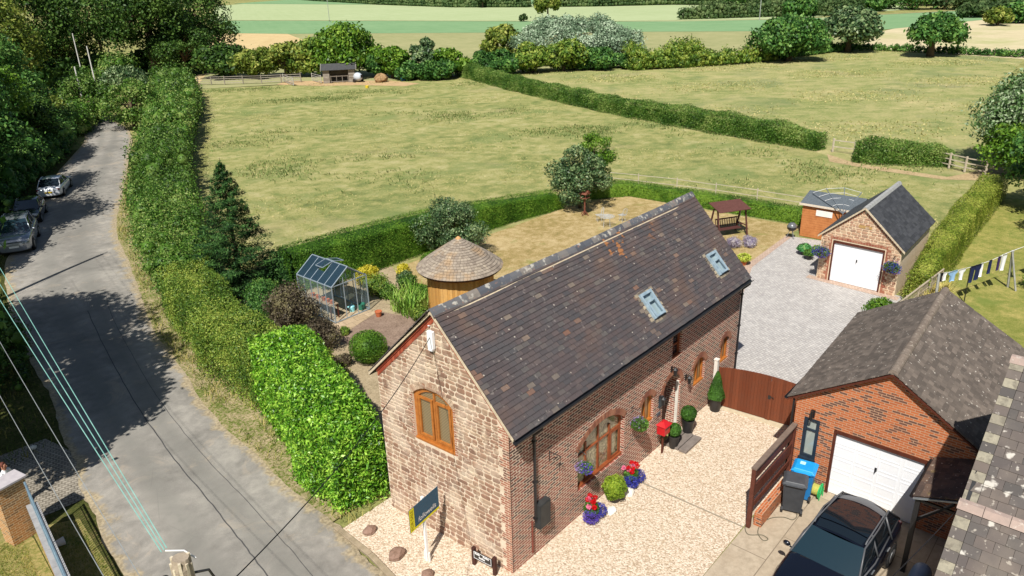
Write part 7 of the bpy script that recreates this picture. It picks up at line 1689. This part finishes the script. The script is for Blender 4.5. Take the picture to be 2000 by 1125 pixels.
HW('neat hedge island in the pale crop field', [(228, 122, 2.0, 4.2), (236, 112, 2.2, 4.5), (248, 100, 2.3, 4.8), (256, 88, 2.3, 4.8), (263, 76, 2.3, 4.8)], LM['far'], 9000, .75, 84, step=3.4, rj=.25)
HW('long dark hedge along the far edge of the pale crop', [(440, 660, 4, 7), (394, 560, 4, 7), (330, 400, 3.5, 6.5), (300, 300, 3, 5.5), (304, 252, 3, 5)], LM['far'], 9000, 1.5, 85, step=6)
HW('far hedge continuing right to the wood at the top edge', [(305, 248, 3, 4.5), (316, 215, 3, 5), (335, 185, 3.5, 7), (330, 155, 3.2, 6), (318, 128, 3, 5.5)], LM['far'], 8000, 1.1, 86, step=4.5)
g_ = 'blocks of woodland along the top right'
for i, (x, y, r_) in enumerate([(325, 145, 9), (322, 130, 9), (320, 117, 9), (312, 104, 8), (308, 92, 8.5), (303, 82, 8), (303, 70, 8.5), (302, 59, 8), (296, 48, 8), (300, 38, 9), (318, 30, 10), (345, 135, 10), (345, 112, 10), (340, 90, 10), (335, 70, 10), (335, 52, 10), (262, 34, 5.5), (255, 41, 4)]):
    T(['dark', 'rounded', 'pale', 'broad', 'narrow', 'low'][i % 6]+' woodland tree at the top edge, number %s from the left end' % ['one', 'two', 'three', 'four', 'five', 'six', 'seven', 'eight', 'nine', 'ten', 'eleven', 'twelve', 'thirteen', 'fourteen', 'fifteen', 'sixteen', 'seventeen', 'eighteen'][i] if False else 'woodland tree in the dark wood along the top right edge', x, y, r_*.95, r_*1.0, LM['far' if i % 3 else 'darkg'], 2600, 1.1, 22, group='trees of the wood along the top right edge', seed=100+i, crown=1, name='woodland_tree')
# ---- garden hedges and shrubs
hedge_clipped('garden_hedge', 'thick trimmed garden hedge between the lawn and the pasture, tall at the greenhouse end', [(8.2, 22.9, 1.0, 2.2), (12, 22.1, 1.15, 2.3), (18, 22.0, 1.1, 2.0), (24, 21.5, .9, 1.5), (28.6, 20.6, .8, 1.15)], LM['privet'], 420, .075, amp=.06, depth=.12, round_=.2)
hedge_clipped('garden_hedge', 'low trimmed hedge across the back of the lawn behind the swing seat', [(31.8, 20.2, .7, 1.0), (34.3, 18.2, .62, .95), (34.75, 12, .62, .95), (34.9, 5.2, .62, .95)], LM['privet'], 420, .08, amp=.04, depth=.1, round_=.15)
hedge_clipped('garden_hedge', 'long yellowish trimmed hedge along the neighbour lawn right of the stone garage', [(25.8, -3.4, .55, 1.5), (28, -3.35, .6, 1.8), (33, -3.05, .75, 1.8), (39, -2.75, .8, 1.75), (47.5, -2.6, .85, 1.7)], LM['yhedge'], 400, .085, amp=.06, depth=.12, round_=.2)
def spruce(label, x, y, H, r_, n=16000, seed=0):
    t = thing('spruce_tree', label, 'conifer', (x, y, 0)); g = Geo(); g.tube([(x, y, 0), (x, y, H*.6), (x+.02, y, H*1.02)], [.14, .08, .01], 8); build(g, 'trunk', bark, t)
    rr = np.random.default_rng(seed); P = []; N = []; nb = 150
    for b in range(nb):
        z = H*(.06+.92*(b/nb)); L = r_*(1-(b/nb))**.75*rr.uniform(.7, 1.15)+.05; a = b*2.4; k = int(n/nb*(1.6-1.2*b/nb)); s = rr.random(k)**.6
        a += rr.uniform(-.5, .5); side = rr.normal(size=k)*.2*L*(1-s*.5); zz = z+rr.uniform(-.1, .1)-.3*L*s+.2*L*s**3+rr.normal(size=k)*.07
        P.append(np.stack([x+np.cos(a)*L*s-np.sin(a)*side, y+np.sin(a)*L*s+np.cos(a)*side, zz], 1)); N.append(np.tile([np.cos(a)*.3, np.sin(a)*.3, 1.], (k, 1)))
    P = np.concatenate(P); N = np.concatenate(N); leafmesh('foliage', P, N, .15, LM['conifer'], t, .3, .7); return t
spruce('tall dark spruce with a pointed top behind the hawthorn hedge', 6.5, 24.8, 7.0, 2.6, 36000)
bush('dark_shrub', 'dark feathery shrub at the right foot of the tall spruce', (8.3, 23.2, 0), 1.25, LM['conifer'], 9000, .12, k=14, squash=1.0)
def BT(label, x, y, H, r_, mat, n, leaf, **kw): return T(label, x, y, H, r_, mat, n, leaf, crown=kw.pop('crown', .95), trunk=.09, **kw)
BT('large grey green shrub behind the bird table', 29.3, 19.1, 4.4, 2.0, LM['greyg'], 12000, .16, k=45, seed=201, rc=.62, name='garden_shrub')
BT('bright green small tree behind the large grey green shrub', 32.0, 19.8, 5.2, 1.4, LM['bright'], 7000, .14, k=30, seed=202, rc=.5, name='garden_tree')
BT('silvery green shrub in front of the thick garden hedge', 17.2, 19.7, 3.4, 2.0, LM['greyg'], 13000, .12, k=45, seed=203, rc=.6, name='garden_shrub')
bush('clipped_bush', 'smooth dark green dome bush left of the summerhouse roof', (14.3, 18.0, 0), .85, LM['privet'], 5000, .07, tight=True, squash=.8)
bush('clipped_bush', 'small dark green dome bush left of the summerhouse wall', (11.3, 16.0, 0), .55, LM['privet'], 2600, .07, tight=True, squash=.8)
bush('clipped_bush', 'dark green dome bush just behind the stone gable roof edge', (5.5, 12.9, 0), .82, LM['privet'], 6000, .06, tight=True, squash=.85)
bush('golden_bush', 'golden yellow bush behind the right end of the greenhouse', (11.0, 20.0, 0), .75, LM['gold'], 3500, .11)
bush('golden_bush', 'small golden bush between greenhouse and summerhouse', (13.2, 19.4, 0), .42, LM['gold'], 1400, .1)
bush('garden_bush', 'leafy yellow green bush directly right of the greenhouse', (10.3, 18.6, 0), .85, LM['hawth'], 4500, .09)
bush('garden_bush', 'mid green bush below the dome bushes', (11.9, 17.6, 0), .6, LM['wildb'], 2600, .09)
bush('purple_bush', 'large purple brown leaved shrub left of the greenhouse', (5.2, 18.2, 0), 1.35, LM['purple'], 9000, .1, k=14, squash=1.05)
bush('purple_bush', 'purple brown shrub in front of the greenhouse corner', (5.0, 15.6, 0), .95, LM['purple'], 5000, .09, squash=.9)
bush('garden_bush', 'dark mixed shrub between the purple shrubs and the spruce', (5.6, 21.2, 0), 1.2, LM['darkg'], 6500, .1)
bush('garden_bush', 'scruffy low bush against the back of the laurel hedge', (3.5, 12.6, 0), .6, LM['olive'], 2200, .08)
bush('golden_bush', 'yellow green bush rising in front of the summerhouse right side', (11.3, 10.9, 0), .95, leafmat('acid green leaves', '6f8a1a', '9fb42a', 'c6d04a', .45, .3, .3), 6000, .11, k=12, squash=1.15)
bush('garden_bush', 'bright lime bush just above the barn ridge near the gable', (9.9, 12.5, 0), .7, LM['bright'], 3500, .11)
P = scatter([(9.4, 14.8), (10.9, 14.8), (11.2, 16.4), (9.6, 16.4)], 420); bladeobj('strap_leaved_plant', P, 1.0, .045, leafmat('strap leaves', '4f7a24', '78a038', 'a8c060'), .8, .12, loc=(10.2, 15.6, 0), label='big clump of arching strap leaves right of the greenhouse door', cat='plant')
bush('garden_bush', 'bronze green undergrowth behind the strap leaved clump', (11.2, 16.9, 0), .5, LM['olive'], 1500, .09)
tr_ = 'pale leaved tree'
T('bright green spreading branches low at the right edge by the rails', 55.6, -2.6, 4.6, 2.7, LM['bright'], 8000, .24, 34, seed=215, crown=.9, trunk=.15)
T('large pale leaved tree at the right edge beyond the lawn hedge', 58.6, -3.6, 9.4, 3.9, LM['pale'], 20000, .26, 55, seed=210, crown=.95, trunk=.3)
T('dense green tree at the right edge casting the dark shade over the track', 45.5, -6.6, 7.0, 3.2, LM['darkg'], 10000, .24, 40, seed=211, crown=.97)
T('tree beyond the right edge shading the neighbour lawn', 35.8, -10.0, 5.2, 2.2, LM['darkg'], 5000, .18, 30, seed=212, crown=.95)
T('small tree beyond the right edge behind the washing line', 40.5, -8.0, 5.5, 2.0, LM['darkg'], 5000, .18, 30, seed=213, crown=.95)
bush('garden_bush', 'green shrub at the right edge behind the washing line post', (31.2, -7.9, 0), 1.0, LM['bright'], 4500, .1)
bush('garden_bush', 'bright green bush at the right edge above the corner house roof', (24.8, -9.4, 0), 1.05, LM['bright'], 5000, .1)
bush('garden_bush', 'bright green bush against the paved yard left of the lattice fence', (22.7, -2.75, 0), .8, LM['bright'], 4000, .1, squash=.9)
bush('garden_bush', 'small green bush at the yard edge near the brick garage eaves', (19.6, -2.75, 0), .45, LM['bright'], 1500, .09)
P = scatter([(24.0, -4.6), (27.2, -4.5), (27.0, -3.9), (24.2, -4.0)], 1500); bladeobj('ornamental_grass', P, .9, .03, leafmat('straw grass blades', 'a8964a', 'c8b868', 'd8cc88'), .7, .1, loc=(25.5, -4.2, 0), label='tall straw coloured ornamental grass beside the lattice fence', cat='plant')
for i, (x, y, r_, m_, lb) in enumerate(((4.0, 14.2, .55, 'olive', 'low scruffy plant left of the brown gravel bed'), (4.6, 13.5, .4, 'purple', 'low dark plant next to the dome bush by the gable'), (3.9, 16.4, .8, 'purple', 'dark shrub between hawthorn hedge and greenhouse'), (4.4, 20.0, .9, 'darkg', 'green shrub left of the greenhouse against the hawthorn hedge'), (6.2, 22.4, .9, 'wildb', 'green shrub behind the greenhouse'), (9.6, 21.0, .7, 'darkg', 'dark shrub behind the greenhouse at the garden hedge'), (10.6, 17.6, .6, 'wildb', 'leafy plant between greenhouse and summerhouse'), (12.6, 18.6, .45, 'greyg', 'small grey green plant near the summerhouse'), (13.1, 16.9, .4, 'privet', 'small rounded plant on the dry lawn corner'), (9.6, 14.2, .5, 'hawth', 'low plant at the corner of the brown gravel bed'), (10.3, 13.2, .55, 'gold', 'yellowish low plant under the summerhouse wall'), (6.5, 15.9, .25, 'hawth', 'tiny plant at the greenhouse path edge'))):
    bush('garden_plant', lb, (x, y, 0), r_, LM[m_], int(3500*r_)+400, .085, cat='plant')
# ---- grasses (nobody could count these)
gb1 = leafmat('mixed grass blades', '5c6c2c', '8f8f4c', 'bfae70', .8, .1, .3, .5); gb3 = leafmat('pasture blades', '8c9052', 'b0aa6c', 'd0c48c', .8, .1, .3, .5); gb2 = leafmat('dark weeds', '566a38', '6f8246', '8c9460', .7, .1, .25, .4)
P = scatter([(p[0]+.1, p[1]) for p in DR if 5 < p[1] < 62]+[(p[0]+1.9, p[1]) for p in DR if 5 < p[1] < 62][::-1], 90000)
P = P[(np.sin(P[:, 0]*2)+np.sin(P[:, 1]*1.3)+rng.normal(size=len(P))*.8) > -.3]
bladeobj('verge_grass_blades', P, .24, .026, gb1, .7, .1, label='rough grass and weeds growing along the verge', cat='grass', kind='stuff')
P = scatter(field_poly, 90000); w1 = np.sin(P[:, 0]*.55+np.sin(P[:, 1]*.31)*2)+np.sin(P[:, 1]*.42+P[:, 0]*.2+1.2)+rng.normal(size=len(P))*.55
P = P[(w1 > .4) & (np.hypot(P[:, 0]+8, P[:, 1]+8) > 20) & (P[:, 0] > 8)]; inn = inpoly(P, [(1.5, 5), (8, 24), (28, 22.5), (36.5, 19.5), (37, -3), (14, -4)]); P = P[~inn]
bladeobj('pasture_tufts', P, .10, .05, gb3, 1.3, .1, label='tufts of dry grass scattered over the pasture', cat='grass', kind='stuff')
w2_ = np.sin(P[:, 0]*.23+2)+np.sin(P[:, 1]*.27+P[:, 0]*.1)+rng.normal(size=len(P))*.5; P2 = P[w2_ > .85]
P2 = np.repeat(P2, 3, 0)+np.concatenate([rng.normal(size=(len(P2)*3, 2))*.25, np.zeros((len(P2)*3, 1))], 1)
bladeobj('pasture_weeds', P2, .17, .07, gb2, 1.2, .1, label='darker dock and thistle weeds in the pasture', cat='grass', kind='stuff')
P = scatter(far_field, 60000); w1 = np.sin(P[:, 0]*.3)+np.sin(P[:, 1]*.35+P[:, 0]*.15)+rng.normal(size=len(P))*.6; P = P[w1 > .6]
bladeobj('far_pasture_tufts', P, .13, .11, gb3, 1.3, .1, label='tufts of grass scattered over the far pasture', cat='grass', kind='stuff')
P = np.concatenate([scatter([(-9.1, 2.2), (-8.5, 7), (-7.9, 12.4), (-6.8, 11.9), (-7.15, 8.6), (-8.3, 2.2)], 16000), scatter([(-8.2, 12.4), (-9.3, 3), (-13, 3), (-12, 13)], 30000)])
bladeobj('lawn_blades', P, .05, .014, leafmat('lawn blades', '5a7024', '84883c', 'b0a058', .8, .1, .3, 1.5), .8, 0, label='short worn grass either side of the railing wall', cat='grass', kind='stuff')
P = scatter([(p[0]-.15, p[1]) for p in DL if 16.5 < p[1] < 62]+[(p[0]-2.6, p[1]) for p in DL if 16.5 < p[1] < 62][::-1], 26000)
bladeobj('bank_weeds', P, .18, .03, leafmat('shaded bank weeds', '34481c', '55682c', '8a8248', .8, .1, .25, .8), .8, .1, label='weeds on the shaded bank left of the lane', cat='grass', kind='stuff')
# ================================================================== FENCES, FIELD CLUTTER, WASHING LINE
gwd = bpy.data.materials['silvered boards']
def railfence(label, P, h, nr, step, mat, name='rail_fence', pr=.06, rt=.045, group=None):
    t = thing(name, label, 'fence', (P[0][0], P[0][1], 0), 0, group); Q = polyline_pts([(a, b, 0) for a, b in P], step)
    for q in Q: g = Geo(); g.tube([(q[0], q[1], 0), (q[0], q[1], h+.08)], pr, 5); build(g, 'post', mat, t)
    for k in range(nr):
        z = h*(1-k/nr)-.05; g = Geo()
        for a, b in zip(Q[:-1], Q[1:]): g.tube([(a[0], a[1], z+rnd.uniform(-.03, .03)), (b[0], b[1], z+rnd.uniform(-.03, .03))], rt, 4)
        build(g, 'rail', mat, t)
    return t
railfence('grey rail fence left of the field shelter under the trees', [(48.5, 113), (52.5, 107.5), (56.5, 103), (61, 98.5)], 1.3, 4, 2.2, gwd, pr=.09, rt=.06)
railfence('pale post and rail fence behind the low back hedge', [(36.2, 22.0), (37.3, 16), (37.9, 10), (38.0, 5.6)], .85, 2, 2.6, simple('bleached fence rail', 'a89c8a', 'c4b9a6', 4, .9), pr=.04, rt=.026)
railfence('short weathered rails at the right end of the short field hedge', [(55.9, 3.0), (54.6, .5), (54.2, -1.0)], 1.15, 3, 1.4, bpy.data.materials['bleached fence rail'], pr=.08, rt=.05)
railfence('broken gate rails in the gap between the two field hedges', [(56.2, 11.2), (56.0, 9.3)], 1.1, 2, 1.9, bpy.data.materials['bleached fence rail'], pr=.09, rt=.05)
for i, (a, b, lb) in enumerate((((554, 160), (574, 168), 'silver metal field gate standing open at the left of the shelter yard'), ((610, 158), (628, 163), 'silver metal field gate folded against the shelter wall'))):
    p, q = G(*a), G(*b); t = thing('field_gate', lb, 'gate', (p[0], p[1], 0), 0, 'metal gates at the shelter'); g = Geo()
    for z in (.15, .4, .65, .9, 1.2): g.tube([(*p, z), (*q, z)], .04, 4)
    g.tube([(*p, .1), (*p, 1.3)], .06, 5); g.tube([(*q, .1), (*q, 1.3)], .06, 5); g.tube([(*p, .15), (*q, 1.2)], .04, 4); build(g, 'gate_frame', simple('galvanised gate', 'a8a59c', 'bdbab0', 3, .6), t)
x, y = G(745, 160); g = Geo(); g.ball((x, y, .55), .95, 14, jit=.16, sc=(1.3, .95, .78), seed=4); g.v = [(a, b, max(c, 0)) for a, b, c in g.v]; build(g, 'hay_bale', simple('loose hay', '7f6648', 'a98a64', 4, .95, bump=.8), None, label='brown heap of hay right of the field shelter', cat='hay')
x, y = G(788, 157); g = Geo(); g.lathe((x, y, 0), [(.001, 0), (.42, 0), (.45, .4), (.42, .8), (.001, .82)], 14); build(g, 'water_drum', simple('blue plastic drum', '1d6fb0', '2a80c2', 3, .5), None, label='blue plastic drum in the shade right of the hay heap', cat='drum')
x, y = G(717, 172); g = Geo(); g.lathe((x, y, 0), [(.22, 0), (.3, .36), (.28, .36), (.2, .03), (.001, .03)], 14); build(g, 'feed_bucket', simple('yellow plastic', 'dcc22c', 'ead046', 3, .5), None, label='yellow feed bucket alone in the pasture before the shelter', cat='bucket')
x, y = G(700, 160); t = thing('small_trailer', 'small pale blue grey dome-ended trailer just right of the field shelter', 'trailer', (x, y, 0)); g = Geo(); g.ball((x, y, .82), .80, 12, sc=(.8, 1.2, .85)); build(g, 'shell', simple('pale trailer shell', 'aeb6c0', 'c0c8d0', 3, .5), t, smooth=True)
for s in (-1, 1): g = Geo(); g.cyl((x+s*.75, y, .28), (x+s*.9, y, .28), .28, n=12); build(g, 'wheel', M['black'], t)
g = Geo(); g.b2(x-.28, x+.1, y-1.16, y-1.05, .75, 1.2); build(g, 'window', M['black'], t)
# lattice fence beside the neighbour's lawn
t = thing('lattice_fence', 'grey topped trellis fence between the yard bushes and the long yellowish hedge', 'fence', (22, -3.3, 0)); g = Geo(); tf = simple('fence timber', '9c8f7c', 'b8ab96', 5, .9)
A_, B_ = Vector((21.6, -3.45, 0)), Vector((27.6, -4.05, 0)); dd_ = (B_-A_).normalized(); LL = (B_-A_).length
g.tube([A_+Vector((0, 0, 1.22)), B_+Vector((0, 0, 1.30))], .045, 4); build(g, 'top_rail', tf, t); g = Geo()
for k in range(int(LL/.16)):
    p = A_+dd_*(.08+k*.16); g.tube([p+Vector((0, 0, .05)), p+Vector((0, 0, 1.2))], .014, 4)
for z in (.3, .6, .9): g.tube([A_+Vector((0, 0, z)), B_+Vector((0, 0, z))], .014, 4)
build(g, 'lattice', tf, t)
for k in range(5): g = Geo(); p = A_.lerp(B_, k/4); g.tube([p, p+Vector((0, 0, 1.34))], .045, 4); build(g, 'post', tf, t)
# washing line
pp = simple('grey line post', '8e8f8c', 'b0b0aa', 5, .7)
for k, (x, y, h, lb) in enumerate(((30.1, -6.4, 2.05, 'leaning grey post at the right end of the hanging clothes'), (25.0, -4.35, 1.95, 'line post half hidden by the brick garage roof at the left end of the clothes'))):
    g = Geo(); g.tube([(x+(.45 if k == 0 else 0), y-.1, 0), (x, y, h)], .06, 6); 
    if k == 0: g.tube([(x+.1, y-.5, 0), (x, y, h-.1)], .045, 6)
    build(g, 'line_post', pp, None, label=lb, cat='post', group='washing line posts')
g = Geo(); g.tube([(27.2, -5.25, 0), (27.15, -5.22, 1.8)], .025, 6); build(g, 'clothes_prop', M['black'], None, label='thin dark clothes prop under the middle of the line', cat='prop')
LP = [Vector((25.0, -4.35, 1.95)), Vector((26.2, -4.8, 1.84)), Vector((27.5, -5.35, 1.82)), Vector((28.8, -5.87, 1.88)), Vector((30.1, -6.4, 2.05)), Vector((33.5, -7.9, 2.3))]
g = Geo(); g.tube(smooth([tuple(p) for p in LP], 5), .012, 4); build(g, 'washing_line', M['white'], None, label='white washing line strung over the neighbour lawn', cat='line')
def lineat(s):
    s *= len(LP)-1; i = min(int(s), len(LP)-2); return LP[i].lerp(LP[i+1], s-i)
cm = {k: simple(k+' cotton cloth', v, v, 8, .9) for k, v in dict(navy='18234a', white='e6e6e8', sky='8fb4dc', purple='3c2a5a', denim='2a5c8c', black='15161c').items()}
for k, (s, w_, h, c, kind, lb) in enumerate(((.02, .28, .42, 'black', 'shirt', 'small black garment at the left end of the washing line'), (.07, .22, .38, 'white', 'shirt', 'small white garment next to the black one on the line'), (.17, .48, .5, 'sky', 'shirt', 'light blue top on the washing line'), (.265, .36, .55, 'white', 'shirt', 'white vest right of the light blue top'), (.375, .34, .85, 'navy', 'towel', 'long navy garment in the middle of the line'), (.435, .36, .8, 'navy', 'shirt', 'navy shirt with short sleeves right of the long navy garment'), (.475, .14, .7, 'white', 'towel', 'narrow white cloth hanging behind the navy shirt'), (.565, .22, .7, 'navy', 'trousers', 'narrow navy trousers between shirt and white towel'), (.66, .22, .72, 'purple', 'trousers', 'dark purple trousers left of the white towel'), (.715, .38, .85, 'white', 'towel', 'long white towel by the leaning post'), (.865, .3, .75, 'navy', 'shirt', 'navy garment beyond the leaning post'), (.92, .3, .7, 'denim', 'shirt', 'denim blue garment at the right edge of the line'))):
    p = lineat(s); q = lineat(min(1, s+.02)); d = (q-p); d.z = 0; d.normalize(); n_ = Vector((-d.y, d.x, 0)); g = Geo(); nx, nz = 9, 9; V = []
    for sd in (0, 1):
        for j in range(nz):
            v = j/(nz-1)
            for i in range(nx):
                u = i/(nx-1)-.5; ww = w_
                if kind == 'shirt': ww = w_*(1.35 if v < .28 else .82)
                if kind == 'trousers': ww = w_*(1-.25*v)
                off = n_*(.03*math.sin(u*9+k)*v+(.012 if sd else -.012)); V.append(p+d*(u*ww)+off+Vector((0, 0, -h*v+.01-.02*abs(u)*v)))
    m_ = nx*nz
    skip_ = lambda i, j: kind == 'trousers' and i in (4,) and j > 2
    f = []
    for sd in (0, 1):
        for j in range(nz-1):
            for i in range(nx-1):
                if not skip_(i, j): a = sd*m_+j*nx+i; f.append((a, a+1, a+nx+1, a+nx) if sd else (a+nx, a+nx+1, a+1, a))
    for j in range(nz-1): a = j*nx; f += [(a, a+nx, m_+a+nx, m_+a), (a+nx-1, m_+a+nx-1, m_+a+2*nx-1, a+2*nx-1)]
    for i in range(nx-1): a = (nz-1)*nx+i; f += [(i, m_+i, m_+i+1, i+1), (a, a+1, m_+a+1, m_+a)]
    g.add(V, f); build(g, 'hanging_garment', cm[c], None, label=lb, cat='laundry', group='clothes on the washing line', smooth=True, uv=False)
